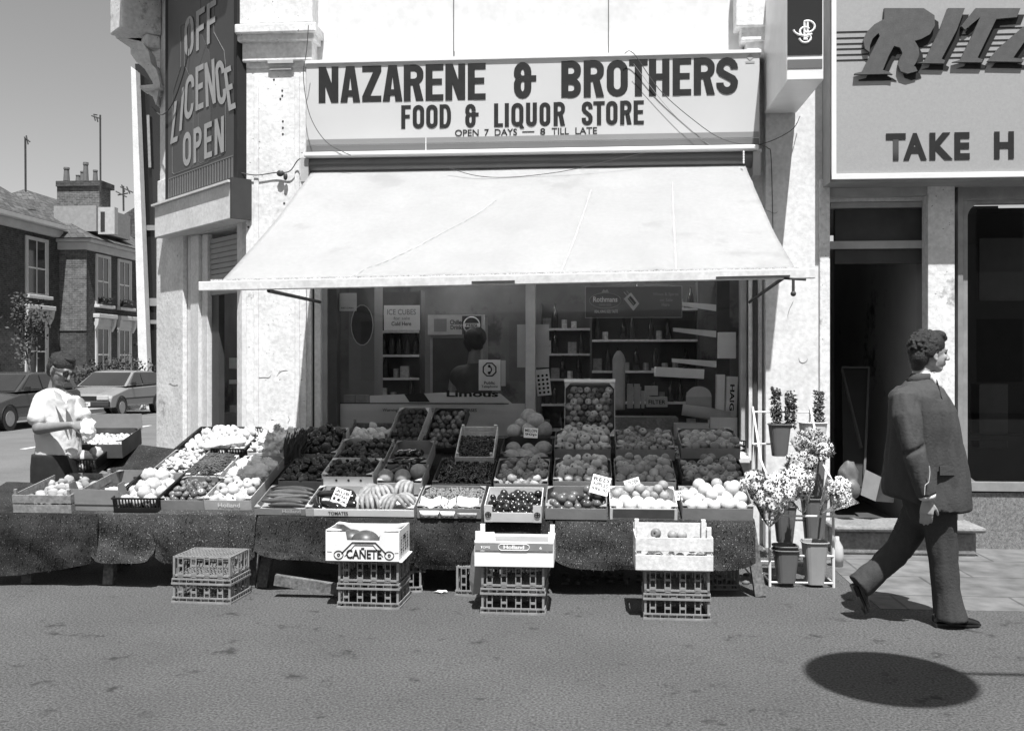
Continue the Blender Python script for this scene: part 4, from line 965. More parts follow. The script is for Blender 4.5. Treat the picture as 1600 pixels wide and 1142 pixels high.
# plum boxes tilted at back left of window
def tilted(lb, x0, x1, yf, Y, L, H, deg, mt, kind, flb, z=None, heap=0, style='card', roll=0, **kw):
    a = PY(x0, yf, Y); W = (PY(x1, yf, Y)-a).length; M = Matrix.Translation(a) @ Matrix.Rotation(roll, 4, 'Z') @ Matrix.Rotation(R(deg), 4, 'X')
    o = tray(W, L, H, style)['base'].build('fruit_tray', mt); o.matrix_world = M; tag(o, lb, 'crate', 'boxes of fruit and vegetables on the stall')
    if kind: fill((o, M, W, L, H), kind, flb, heap, z=z, **kw)
    return (o, M, W, L, H)
tilted('thin edged box of avocados tilted up against the window display', 603, 656, 706, -.80, .44, .07, 44, card_m, 'avocado', 'dark avocado in the box tilted against the window display', z=.05, roll=R(-14))
tilted('dark box of mixed plums tilted up beside the avocado box', 663, 718, 706, -.78, .44, .07, 42, card_d, 'red_plum', 'plum in the dark box tilted beside the avocados', z=.05, heap=.2, roll=R(-10))
# --- centre left: aubergines, bananas, tomatoes ---
b = crate('printed tomato carton holding aubergines and bananas, centre of the front row', 'fruit_tray', 478, 648, 806, .40, .07, 'card', card_m)
m = MB(); m.box(0.06, b[2], -.004, -.0008, .004, .052); m.build('printed_front', card_w, b[0], local=True)
text('TOMATES', Vector((.16, -.0045, .012)), (1,0,0), (0,0,1), .14, .026, ink, 'lettering', b[0], .02, .001)
AB = b
for i, (x, y, z, a) in enumerate(((.07, .10, .05, 1.9), (.16, .06, .05, -.5), (.23, .17, .06, .3), (.12, .22, .07, .1), (.26, .08, .05, .15), (.20, .28, .07, 2.8))):
    put(P['aubergine'], 'aubergine', b[1], (x, y, z), Euler((0, .05, a)), 1.0, 'glossy dark aubergine in the front row carton', 'aubergine', 'aubergines in the front row carton')
def hand(M, x, y, z, ang, n, lb, flip=0):
    for k in range(n):
        fa = R(100)+ang+(k-n/2)*.16
        o = put(P['banana'], 'banana', M, (x+.031*(k-n/2)*math.cos(ang)+rnd.uniform(-.004,.004), y+.031*(k-n/2)*math.sin(ang)+.01*abs(k-n/2), z+.05+.006*math.sin(math.pi*k/n)), Euler((R(180)+(k-n/2)*.22+rnd.uniform(-.1,.1), R(-14)+rnd.uniform(-.08,.08), fa), 'XYZ'), rnd.uniform(.92, 1.08), lb, 'banana', lb)
for (x, y, z, an, n) in ((.42, .12, .03, .15, 5), (.58, .10, .03, -.5, 4), (.50, .25, .05, .4, 5), (.68, .14, .04, .9, 4), (.66, .30, .06, -.3, 4), (.40, .26, .04, -.7, 4)):
    hand(b[1], x, y, z, an, n, 'banana in the heap at the right of the tomato carton')
price('white price card stuck upright among the aubergines', ['AUB', '80p', 'lb'], 515, 541, 763, 787, .07, -.3, .35)
b = crate('shallow white wooden tray of cucumbers at the front', 'fruit_tray', 398, 488, 804, .42, .06, 'card', card_g)
for i in range(9): put(P['cucumber'], 'cucumber', b[1], (.19+rnd.uniform(-.03,.05), .05+i*.038, .05+.012*(i % 2)), Euler((0, rnd.uniform(-.06,.06), rnd.uniform(-.22,.1))), rnd.uniform(.9, 1.1), 'cucumber in the front tray left of the aubergines', 'cucumber', 'cucumbers in the front tray')
text('Holland', Vector((.2, -.001, .018)), (1,0,0), (0,0,1), .13, .026, paper_g, 'lettering', b[0], .01, .002)
b = crate('black wooden box of dark peppers in the second row', 'fruit_tray', 436, 506, 766, .44, .09, 'card', card_d, h=.03)
fill(b, 'pepper', 'dark pepper in the second row box behind the cucumbers', .6, r=.034, z=.08)
b = crate('pale edged box of dark peppers in the third row by the pilaster', 'fruit_tray', 458, 528, 722, .44, .09, 'card', card_m, h=.02, tilt=.15)
fill(b, 'pepper', 'dark pepper in the third row box near the pilaster', .6, r=.034, z=.08)
b = crate('white carton with three round holes in its front, second row', 'fruit_tray', 504, 584, 762, .34, .11, 'card', card_w, h=.05, tilt=.0)
for i in range(3): m = MB(); m.tube([(b[2]*(.28+.24*i), -.0015, .06), (b[2]*(.28+.24*i), .0, .06)], .009, 10); m.build('round_hole', black, b[0], local=True)
fill(b, 'dark_tomato', 'dark tomato in the white carton with three holes', .2, z=.09)
b = crate('pale card box of dark tomatoes in the third row', 'fruit_tray', 520, 602, 738, .42, .10, 'card', card_m, h=.05, tilt=.08)
fill(b, 'dark_tomato', 'dark tomato in the third row box', .6, z=.07)
b = crate('plank sided box of small onions at the back by the window', 'fruit_tray', 536, 608, 706, .40, .12, 'wood', wood_o, h=.03)
fill(b, 'onion', 'small pale onion in the back box by the window', .4, z=.08)
b = crate('grey carton of dark aubergines behind the bananas', 'fruit_tray', 606, 668, 744, .42, .12, 'card', card_g, h=.05, tilt=.06)
for i in range(8): put(P['aubergine'], 'aubergine', b[1], (.06+.055*(i % 4)+rnd.uniform(-.01,.01), .08+.12*(i//4), .08+.02*(i//4)), Euler((0, .3, 1.2+rnd.uniform(-.5,.5))), .9, 'glossy dark aubergine in the grey carton behind the bananas', 'aubergine', 'aubergines in the grey carton')
b = crate('open grey box of mixed melons behind the bananas', 'fruit_tray', 590, 660, 772, .34, .11, 'card', card_m, h=.02)
for x, y, z in ((.05, .08, .1), (.17, .09, .1), (.27, .2, .1)): put(P['melon'], 'melon', b[1], (x, y, z), None, .9, 'netted melon in the open box behind the bananas', 'melon', 'melons behind the bananas')
for x, y in ((.1, .2), (.2, .26)): put(P['aubergine'], 'aubergine', b[1], (x, y, .1), Euler((0, 0, x*9)), .9, 'glossy dark aubergine lying with the melons', 'aubergine', 'aubergines with the melons')
# --- left block ---
b = crate('black plastic crate of pale cabbages at the left front corner', 'fruit_tray', 178, 248, 800, .60, .11, 'plastic', plas_d)
fill(b, 'cabbage', 'pale cabbage in the black crate at the left front corner', .35, r=.05, z=.07)
b = crate('shallow grey tray of tomatoes left of the apples', 'fruit_tray', 250, 320, 796, .42, .09, 'card', card_g)
fill(b, 'tomato', 'tomato in the front tray left of the apples', .7, z=.07)
b = crate('shallow grey tray of apples with Holland printed in front', 'fruit_tray', 320, 394, 796, .42, .09, 'card', card_m)
text('Holland', Vector((.1, -.001, .022)), (1,0,0), (0,0,1), .16, .032, paper, 'lettering', b[0], .01, .002)
fill(b, 'pale_apple', 'large apple in the front tray above the Holland print', .7, r=.035, z=.07)
b = crate('low tray of mushrooms behind the black cabbage crate', 'fruit_tray', 238, 296, 752, .50, .09, 'card', card_m, h=.02)
fill(b, 'mushroom', 'pale mushroom in the tray behind the cabbages', .9, z=.07, jit=.9)
b = crate('white tray of green beans in the second row', 'fruit_tray', 290, 346, 756, .42, .08, 'card', card_w, h=.02); BN = b
m = MB(); bean = mat('green bean', .085, .6, .3, 12)
for i in range(420):
    x = rnd.uniform(.03, b[2]-.03); y = rnd.uniform(.03, b[3]-.03); s = min(x, b[2]-x, y, b[3]-y); z = .05+min(s*.7, .05)+rnd.uniform(0, .015); a = rnd.uniform(0, 6.3); l = rnd.uniform(.03, .045)
    m.tube([b[1] @ Vector((x+l*k*math.cos(a), y+l*k*math.sin(a), z+.006*(1-k*k))) for k in (-1, 0, 1)], .0042, 4)
tag(m.build('green_beans', bean, smooth=True), 'heap of dark green beans in the white tray', 'beans', None, 'stuff')
b = crate('white tray of cauliflowers in the second row left of the peppers', 'fruit_tray', 352, 420, 760, .46, .08, 'card', card_m, h=.02)
fill(b, 'cauliflower', 'pale cauliflower in the second row tray', .1, r=.055, z=.08)
b = crate('black plastic crate of garlic bulbs at the back by the doorway', 'fruit_tray', 276, 384, 722, .55, .12, 'plastic', plas_d, h=.0)
fill(b, 'onion', 'pale bulb in the black crate by the doorway', .9, z=.10, jit=.8, r=.033)
b = crate('pale box holding bagged lettuces against the left pilaster', 'fruit_tray', 388, 452, 722, .46, .10, 'card', card_w, h=.0)
fill(b, 'lettuce', 'leafy lettuce bundle against the left pilaster', .25, r=.062, z=.10)
m = MB()
for i in range(160):
    p = PS(rnd.uniform(444, 470), rnd.uniform(712, 726), .05); q = p + Vector((rnd.uniform(0.0, .09), rnd.uniform(-.02, .05), rnd.uniform(.12, .24))); m.tube([p, (p+q)/2+Vector((-.01, 0, .01)), q], .004, 3)
tag(m.build('herb_bundle', mat('dark herb leaves', .05, .7, .3, 9)), 'dark spiky bundle of spring greens beside the pepper box', 'greens', None, 'stuff')
m = MB()
for (x, y, r) in ((352, 692, .07), (338, 694, .06), (366, 691, .06), (325, 697, .05), (376, 690, .05)): m.ell(PS(x, y, .14), (r, r, r*.6), 16, 10, None, bumpy(.4, 3, x))
tag(remeshed(m, 'plastic_bag', paper, voxel=.012, sm=1), 'crumpled white plastic bag heaped behind the black bulb crate', 'bag')
# --- far left stall ---
def free(lb, at, W, L, H, style, mt, yaw=0, tilt=0, name='fruit_tray'):
    M = Matrix.Translation(at) @ Matrix.Rotation(yaw, 4, 'Z') @ Matrix.Rotation(tilt, 4, 'X')
    o = tray(W, L, H, style)['base'].build(name, mt); o.matrix_world = M; tag(o, lb, 'crate', 'boxes of fruit and vegetables on the stall'); return (o, M, W, L, H)
b = free('slatted wooden box of potatoes at the far left edge of the stall', PY(22, 800, -2.02)+Vector((0,0,0)), .43, .62, .13, 'wood', wood_m, 0, .14)
P['potato'] = prod('potato', .032, fm('potato', .30, rough=.8, rnd=0.41, amp=.2, scale=14), bumpy(.2, 1.5), 12, 8, (1.2,.95,.8))
fill(b, 'potato', 'potato in the slatted box at the far left', .5, z=.07)
b = free('large grey open carton, nearly empty, at the left of the stall', PY(112, 806, -1.96), .37, .70, .15, 'card', card_g, R(-2), .16)
m = MB(); 
for x in (0.0, b[2]-.004): m.prism([(x, 0, .15), (x, .12, .15), (x, .08, .24), (x, .0, .24)], 0, (.004, 0, 0))
m.box(.004, b[2]-.004, -.0045, -.0005, .09, .2)
m.build('flap', card_g, b[0], local=True)
fill((b[0], b[1] @ Matrix.Translation((.05, .3, 0)), .3, .3, .15), 'cauliflower', 'pale cauliflower left in the large grey carton', 0, r=.06, z=.06, cap=5)
b = free('black plastic crate of pale lettuces in front of the shopkeeper', PD(58, 742, 7.75), .46, .50, .13, 'plastic', plas_d, R(6), .18)
fill(b, 'cabbage', 'pale cabbage in the black crate in front of the shopkeeper', .4, r=.06, z=.06, cap=14)
text('PRODUCE', Vector((.30, -.001, .05)), (1,0,0), (0,0,1), .001, .001, ink, 'lettering', b[0]) if False else None
b = free('open brown carton of small vegetables that the shopkeeper is filling', PD(108, 716, 7.95), .42, .50, .14, 'card', card_d, R(8), .15)
fill(b, 'mushroom', 'small pale mushroom in the open brown carton', 0, z=.10, jit=.8)
m = MB(); m.box(-.01, .43, .5, .504, .12, .26); m.build('flap', card_g, b[0], local=True)
# ================= bottle crates and cartons in front =================
def bottle_crate(lb, x, y, W=.385, h=.20, z=0.0, depth=.31, d=None, yaw=0.0, grp='bottle crates standing on the asphalt'):
    """upside-down slotted bottle crate, (x,y) px of the front bottom centre at ground"""
    p = PZ(x, y, 0); m = MB(); Wr = W+.03; t = .006
    x0, x1, y0, y1 = -W/2, W/2, 0, depth
    # rims at the bottom
    for (za, zb_, e) in ((0, .012, .015), (.03, .04, .012)):
        m.box(x0-e, x1+e, y0-e, y0-e+t*1.4, za, zb_); m.box(x0-e, x1+e, y1+e-t*1.4, y1+e, za, zb_); m.box(x0-e, x0-e+t*1.4, y0-e+t*1.4, y1+e-t*1.4, za, zb_); m.box(x1+e-t*1.4, x1+e, y0-e+t*1.4, y1+e-t*1.4, za, zb_)
    for i in range(9):
        X = lerp(x0-.01, x1+.01, i/8); m.box(X-.002, X+.002, y0-.013, y0-.006, .012, .03); Yy = lerp(y0, y1, i/8); m.box(x1+.006, x1+.013, Yy-.002, Yy+.002, .012, .03)
    # slotted uprights: pairs of posts with rungs (the round holes between them)
    def ladder(cx_, cy_, ux, uy, z0, z1):
        w2 = .017
        for s in (-1, 1):
            a = Vector((cx_+ux*s*w2, cy_+uy*s*w2, z0)); b = Vector((a.x, a.y, z1)); m.bar(a, b, .008, .006, (ux, uy, 0))
        k = 4
        for j in range(k):
            zz = lerp(z0+.006, z1-.004, j/(k-1)); m.bar((cx_-ux*w2, cy_-uy*w2, zz), (cx_+ux*w2, cy_+uy*w2, zz), .006, .014)
    for i in range(4):
        cx_ = lerp(x0+.045, x1-.045-.02, i/3)
        ladder(cx_, y0, 1, 0, .012, h-.006); ladder(cx_, y1, 1, 0, .012, h-.006)
    for i in range(3):
        cy_ = lerp(y0+.05, y1-.05, i/2); ladder(x0, cy_, 0, 1, .012, h-.006); ladder(x1, cy_, 0, 1, .012, h-.006)
    for X in (x0, x1):
        for Yy in (y0, y1): m.bar((X, Yy, 0.012), (X, Yy, h), .014, .010)
    # inside dividers and bottom grid (now on top)
    for i in range(1, 4):
        X = lerp(x0, x1, i/4); m.box(X-.002, X+.002, y0+.01, y1-.01, h*.74, h-.013)
    for i in range(1, 3):
        Yy = lerp(y0, y1, i/3); m.box(x0+.01, x1-.01, Yy-.002, Yy+.002, h*.74, h-.013)
    for (a, b, c, e) in ((x0, x1, y0-.003, y0+.008), (x0, x1, y1-.008, y1+.003), (x0-.003, x0+.008, y0+.008, y1-.008), (x1-.008, x1+.003, y0+.008, y1-.008)): m.box(a, b, c, e, h-.012, h)
    for i in range(1, 16):
        X = lerp(x0, x1, i/16); m.box(X-.003, X+.003, y0+.008, y1-.008, h-.009, h-.003)
    for i in range(1, 7):
        Yy = lerp(y0, y1, i/7); m.box(x0+.008, x1-.008, Yy-.003, Yy+.003, h-.008, h-.0015)
    o = m.build('bottle_crate', plas_g); o.location = (p.x, p.y+.015, z); o.rotation_euler = (0, 0, yaw); tag(o, lb, 'bottle crate', grp); return o
H2 = .122
for (x, y, yaw, nm, n) in ((314, 943, R(-3), 'standing alone in front of the tomatoes', 2), (575, 951, R(-2), 'under the white melon carton', 2), (801, 960, R(-1), 'under the white Holland carton', 2), (1058, 969, R(-1), 'under the white slatted fruit box', 2)):
    base = None
    for k in range(n):
        bottle_crate(('lower' if k == 0 else 'upper') + ' grey bottle crate of the pair ' + nm, x, y, z=k*H2, h=.185, yaw=yaw, depth=.31)
bottle_crate('extra bottle crate half hidden behind the pair under the melon carton, lower one', 622, 926, z=0, yaw=R(8), W=.30)
bottle_crate('extra bottle crate half hidden behind the pair under the melon carton, upper one', 628, 922, z=H2, yaw=R(8), W=.30)
bottle_crate('bottle crate half hidden left of the pair under the Holland carton', 748, 932, z=0, yaw=R(-4), W=.30)
bottle_crate('bottle crate in the shadow under the right end of the stall', 1120, 922, z=0, yaw=R(4), W=.30)
# melon carton (CANETE)
def carton_base(x, y, zc, dy=0):
    p = PZ(x, y, 0); return Vector((p.x, p.y+dy, zc))
top = H2+.185
c = carton_base(575, 951, top, -.03); s = .485; Wc, Lc, Hc = .50, .36, .19
cm_ = thing('melon_carton', 'white open melon carton printed with a flourish, standing on two bottle crates', 'carton', c)
c2 = Vector((c.x-.02, c.y, c.z))
def lb_(m, x0, x1, y0, y1, z0, z1): return m.box(c2.x+x0, c2.x+x1, c2.y+y0, c2.y+y1, c2.z+z0, c2.z+z1)
m = MB(); h = Wc/2
m.box(c2.x-h, c2.x+h, c2.y, c2.y+Lc, c2.z+.001, c2.z+.006)
fp_ = [(-h, 0), (h-.02, 0), (h-.02, Hc), (.11, Hc), (.10, Hc*.72), (-.11, Hc*.72), (-.12, Hc), (-h, Hc)]
m.prism([(c2.x+x, c2.y, c2.z+.001+z) for x, z in fp_], 0, (0, .005, 0))
m.prism([(c2.x+x, c2.y+Lc, c2.z+.001+z) for x, z in [(-h, 0), (h-.02, 0), (h-.02, Hc), (-h, Hc)]], 0, (0, -.005, 0))
lb_(m, -h, -h+.005, .005, Lc-.005, .006, Hc+.01)
lb_(m, h-.025, h-.02, .005, Lc-.005, .006, Hc+.01)
m.build('carton_body', card_w, cm_)
m = MB()
for sx, y0, y1 in ((-1, .006, .1), (1, .006, .1), (-1, Lc-.1, Lc-.006), (1, Lc-.1, Lc-.006)):
    xa = c2.x+(-h if sx < 0 else h-.02); m.prism([(xa, c2.y+y0, c2.z+Hc+.011), (xa-sx*.09, c2.y+y0, c2.z+Hc+.008), (xa-sx*.09, c2.y+y1-.02, c2.z+Hc+.0), (xa, c2.y+y1, c2.z+Hc+.008)], 0, (0,0,.003))
m.build('top_flap', card_w, cm_)
m = MB(); yv = c2.y-.0015
def band(pts, r=.005): m.tube([(c2.x+x, yv, c2.z+z) for x, z in pts], r, 4)
band([(-.145, .055), (-.075, .125), (.075, .125), (.145, .055)], .004); band([(-.125, .035), (-.06, .108), (.06, .108), (.125, .035)], .0022)
for sx in (-1, 1):
    band([(sx*.165+.03*math.cos(R(a)), .045+.026*math.sin(R(a))) for a in range(0, 361, 24)], .0028)
    band([(sx*.165+.008*math.cos(R(a)), .045+.008*math.sin(R(a))) for a in range(0, 361, 40)], .003)
band([(-.21, .063), (-.24, .065)], .001); band([(.2, .06), (.225, .062)], .001)
m.build('printed_flourish', ink, cm_)
text('CAÑETE', Vector((c2.x-.115, c2.y-.002, c2.z+.022)), (1,0,0), (0,0,1), .23, .072, ink, 'lettering', cm_, .03, .001)
text('MELONES DE LA MANCHA', Vector((c2.x-.06, c2.y-.002, c2.z+.112)), (1,0,0), (0,0,1), .12, .008, ink, 'lettering', cm_, .0, .001)
m = MB(); xr = c2.x+h-.0195
for i in range(6):
    z = c2.z+.05+i*.02
    for k in range(4):
        y_ = c2.y+.05+k*.07; m.box(xr, xr+.001, y_, y_+.045*(.4+.6*rnd.random()), z, z+.006)
m.box(xr, xr+.002, c2.y+.15, c2.y+.19, c2.z+.13, c2.z+.155)
m.build('side_print', ink, cm_)
bigm = mat('dark melon skin', .07, .4, .3, 14, spec=.4)
for (x, y, z, r) in ((-.015, .11, .105, .085), (.13, .25, .09, .08), (-.14, .26, .09, .08)):
    m = MB(); m.ell((0,0,0), (r*1.15, r, r*.95), 24, 16); o = m.build('melon', bigm, smooth=True); o.location = (c2.x+x, c2.y+y, c2.z+z); tag(o, 'dark melon lying in the white melon carton', 'melon', 'melons in the white carton')
# Holland carton
c = carton_base(801, 960, top, -.02); W = .50
hc = thing('holland_carton', 'white Holland carton sitting on two bottle crates with a torn side sheet', 'carton', c)
hc.name = 'produce_carton'
def hb_(m, x0, x1, y0, y1, z0, z1): return m.box(c.x+x0, c.x+x1, c.y+y0, c.y+y1, c.z+z0, c.z+z1)
x_0 = -.235; x_1 = .255
m = MB(); hb_(m, x_0, x_1, 0, .32, .001, .008); hb_(m, x_0, x_1, -.004, .002, .0, .095); hb_(m, x_0, x_1, .32, .325, .0, .15); hb_(m, x_0-.004, x_0, -.003, .32, .0, .16); hb_(m, x_1, x_1+.004, -.003, .32, .0, .16)
hb_(m, x_0-.002, x_1+.002, -.012, -.004, .148, .158); 
for X in (x_0, x_1-.03):
    for Yy in (.003, .29): hb_(m, X, X+.03, Yy, Yy+.03, .008, .215)
m.build('carton_body', card_w, hc)
m = MB(); hb_(m, x_0, x_1, -.010, -.004, .10, .145); m.build('printed_band', mat('printed grey band', .22, .6), hc)
m = MB(); hb_(m, x_0+.035, x_1-.035, .004, .30, .13, .136); m.build('lining', card_g, hc)
m = MB(); m.tube([(c.x+.01+sx*.07+.028*sx*0+.10*math.cos(R(a))*.0+ (.07+.022*math.cos(R(a)))*0 + (.075*(1 if math.cos(R(a)) > 0 else -1)*1.0)+.022*math.cos(R(a)), c.y-.011, c.z+.1225+.019*math.sin(R(a))) for sx in (0,) for a in range(0, 361, 15)], .0022, 4); m.build('label_outline', paper, hc)
text('Holland', Vector((c.x-.055, c.y-.0105, c.z+.112)), (1,0,0), (0,0,1), .13, .024, paper, 'lettering', hc, .03, .001)
text('TOMS', Vector((c.x-.20, c.y-.0105, c.z+.114)), (1,0,0), (0,0,1), .06, .014, paper, 'lettering', hc, .02, .001)
text('6', Vector((c.x+.17, c.y-.0105, c.z+.112)), (1,0,0), (0,0,1), .016, .018, paper, 'lettering', hc, .03, .001)
m = MB(); m.add([(c.x+x, c.y+y-.013, c.z+z) for x, y, z in ((-.20, 0, .155), (-.105, 0, .150), (-.115, .02, .215), (-.21, .02, .21))], [(0,1,2,3)]); o = m.build('loose_slip', paper, hc); o.modifiers.new('s', 'SOLIDIFY').thickness = .002
m = MB(); m.prism([PD(745, 845, 6.42), PD(737, 865, 6.45), PD(733, 905, 6.5), PD(738, 930, 6.5), PD(752, 925, 6.42), PD(757, 880, 6.38)], 0, FWD*.006)
o = m.build('side_sheet', card_g, hc)
# slatted wooden fruit box
c = carton_base(1053, 969, top, -.02)
wb = thing('slatted_fruit_box', 'white slatted wooden fruit box standing on two bottle crates at the right', 'crate', c); W = .47; x0 = -.235; x1 = .235
def wb_(m, a, b_, y0, y1, z0, z1): return m.box(c.x+a, c.x+b_, c.y+y0, c.y+y1, c.z+z0, c.z+z1)
for (z0, z1) in ((.005, .098), (.122, .205)):
    m = MB(); wb_(m, x0, x1, -.008, -.001, z0, z1); m.build('slat', wood_l, wb, bevel=.002)
    m = MB(); wb_(m, x0, x1, .331, .338, z0, z1+.04); m.build('slat', wood_l, wb, bevel=.002)
    m = MB(); wb_(m, x0-.002, x0+.006, 0, .33, z0, z1); m.build('side_slat', wood_l, wb); m = MB(); wb_(m, x1-.006, x1+.002, 0, .33, z0, z1); m.build('side_slat', wood_l, wb)
m = MB()
for X in (x0+.007, x1-.037):
    for Yy in (0, .30): wb_(m, X, X+.028, Yy, Yy+.028, .012, .27)
m.build('corner_post', wood_l, wb, bevel=.002)
m = MB(); wb_(m, x0+.01, x1-.01, .001, .33, 0, .010); m.build('base', wood_l, wb)
Mx = Matrix.Translation(c+Vector((x0+.03, .03, .08)))
fill((None, Mx, .41, .27, .1), 'nectarine', 'pale fruit in the white slatted box at the right', .15, r=.036, z=.07)
Mx = Matrix.Translation(c+Vector((x0+.03, .01, .0)))
fill((None, Mx, .41, .09, .1), 'nectarine', 'pale fruit showing through the slats of the white box', .0, r=.034, z=.09)
# litter under the stall
m = MB()
for i in range(60):
    p = PZ(rnd.uniform(860, 1170), rnd.uniform(898, 915), 0); m.ell(p+Vector((0,0,.012)), (rnd.uniform(.01,.035), .015, rnd.uniform(.008,.02)), 6, 4)
tag(m.build('stall_litter', mat('litter scraps', .14, .8, .6, 18)), 'scraps and leaves lying in the shadow under the stall', 'litter', None, 'stuff')
for (x, y, w, lb) in ((690, 925, .07, 'torn white paper scrap on the asphalt near the table'), (1213, 921, .0, '')):
    if w:
        m = MB(); p = PZ(x, y, .003); vs = [p+Vector((w*math.cos(a)*(.6+.5*noise.noise(Vector((a, 1, 1)))), .5*w*math.sin(a), .003+.008*abs(math.sin(a*2)))) for a in [i*.6 for i in range(10)]]; m.add(vs+[p+Vector((0,0,.008))], [(i, (i+1) % 10, 10) for i in range(10)]); tag(m.build('paper_scrap', paper), lb, 'litter')

# ================= flower rack =================
fr = thing('flower_rack', 'white metal stepped flower rack standing by the pilaster', 'rack', PZ(1252, 916, 0))
YA = -1.50
def fp2(x, y, Y): return PY(x, y, Y)
m = MB(); r = .010
gl_ = PZ(1203, 916, 0); gr_ = PZ(1304, 919, 0); YB = gl_.y
L0 = Vector((gl_.x, gl_.y, 0)); R0 = Vector((gr_.x, gl_.y, 0)); BK = .75
for P0 in (L0, R0):
    m.tube([P0, P0+Vector((0, .02, .74))], r, 6); m.tube([P0+Vector((0, BK, 0)), P0+Vector((0, BK, 1.24))], r, 6)
    m.tube([P0+Vector((0, .02, .74)), P0+Vector((0, BK*.5, .86)), P0+Vector((0, BK, 1.24))], r*.8, 5); m.tube([P0+Vector((0, 0, .03)), P0+Vector((0, BK, .03))], r*.8, 5)
for (yy, z) in ((0, .03), (0, .22), (BK, .03), (BK*.45, .42), (BK, .95), (BK, 1.20), (.01, .5)):
    m.tube([L0+Vector((0, yy, z)), R0+Vector((0, yy, z))], r*.75, 5)
for z, y0, y1 in ((.22, 0, .25), (.95, .55, BK)):
    for P0 in (L0, R0): m.tube([P0+Vector((0, y0, z)), P0+Vector((0, y1, z))], r*.7, 5)
m.build('rack_frame', metal_w, fr)
bk_g = mat('grey plastic bucket', .13, .5, .12, 5, rnd=.0); bk_l = mat('pale grey plastic bucket', .3, .5, .12, 5); bk_w = mat('white plastic bucket', .62, .5, .06, 5)
def bucket(lb, x, yt_, yb_, d, wt, mt, tiltx=0):
    s = F/d; top = PD(x, yt_, d); H = (yb_-yt_)/s; Wt = wt/s; base = top - Vector((0, 0, H))
    t = thing('flower_bucket', lb, 'bucket', base, 'buckets on the flower rack')
    def ring(w, z, n=20):
        out = []
        for i in range(n):
            a = 2*math.pi*i/n; c_, s_ = math.cos(a), math.sin(a); e = .55
            out.append(base+Vector((math.copysign(abs(c_)**e, c_)*w/2, math.copysign(abs(s_)**e, s_)*w/2, z)))
        return out
    m = MB(); m.loft([ring(Wt*.66, 0), ring(Wt*.97, H), ring(Wt*.93, H), ring(Wt*.62, .012)], True); m.build('bucket_body', mt, t)
    m = MB(); rg = ring(Wt*1.0, H); m.tube(rg+[rg[0]], .006, 5); m.build('rim', mt, t)
    return t, base, H, Wt
bucket('grey bucket with dark wrapped bunches on the top left of the rack', 1218, 663, 712, 7.75, 34, bk_g)
bucket('white bucket on the top right of the rack', 1270, 660, 712, 7.75, 42, bk_w)
bucket('grey bucket in the middle tier at the left under the bouquets', 1226, 790, 846, 7.35, 36, bk_g)
bucket('grey bucket in the middle tier at the right under the bouquets', 1272, 778, 850, 7.35, 40, bk_g)
bucket('tall grey bucket standing behind the round bouquet on the upper right', 1276, 716, 776, 7.5, 26, bk_g)
bucket('nested grey buckets in the bottom tier at the left', 1228, 858, 908, 7.05, 40, bk_g)
bucket('second nested bucket stacked inside the bottom left bucket', 1227, 852, 896, 7.06, 38, bk_g)
bucket('empty pale grey bucket in the bottom tier at the right', 1273, 846, 911, 7.05, 40, bk_l)
leaf_d = mat('dark flower foliage', .03, .7, .4, 20); petal_w = mat('white petals', .72, .8, .08, 20, rnd=.1); petal_g = mat('pale grey petals', .42, .8, .3, 20); petal_d = mat('dark petals', .06, .8, .4, 20)
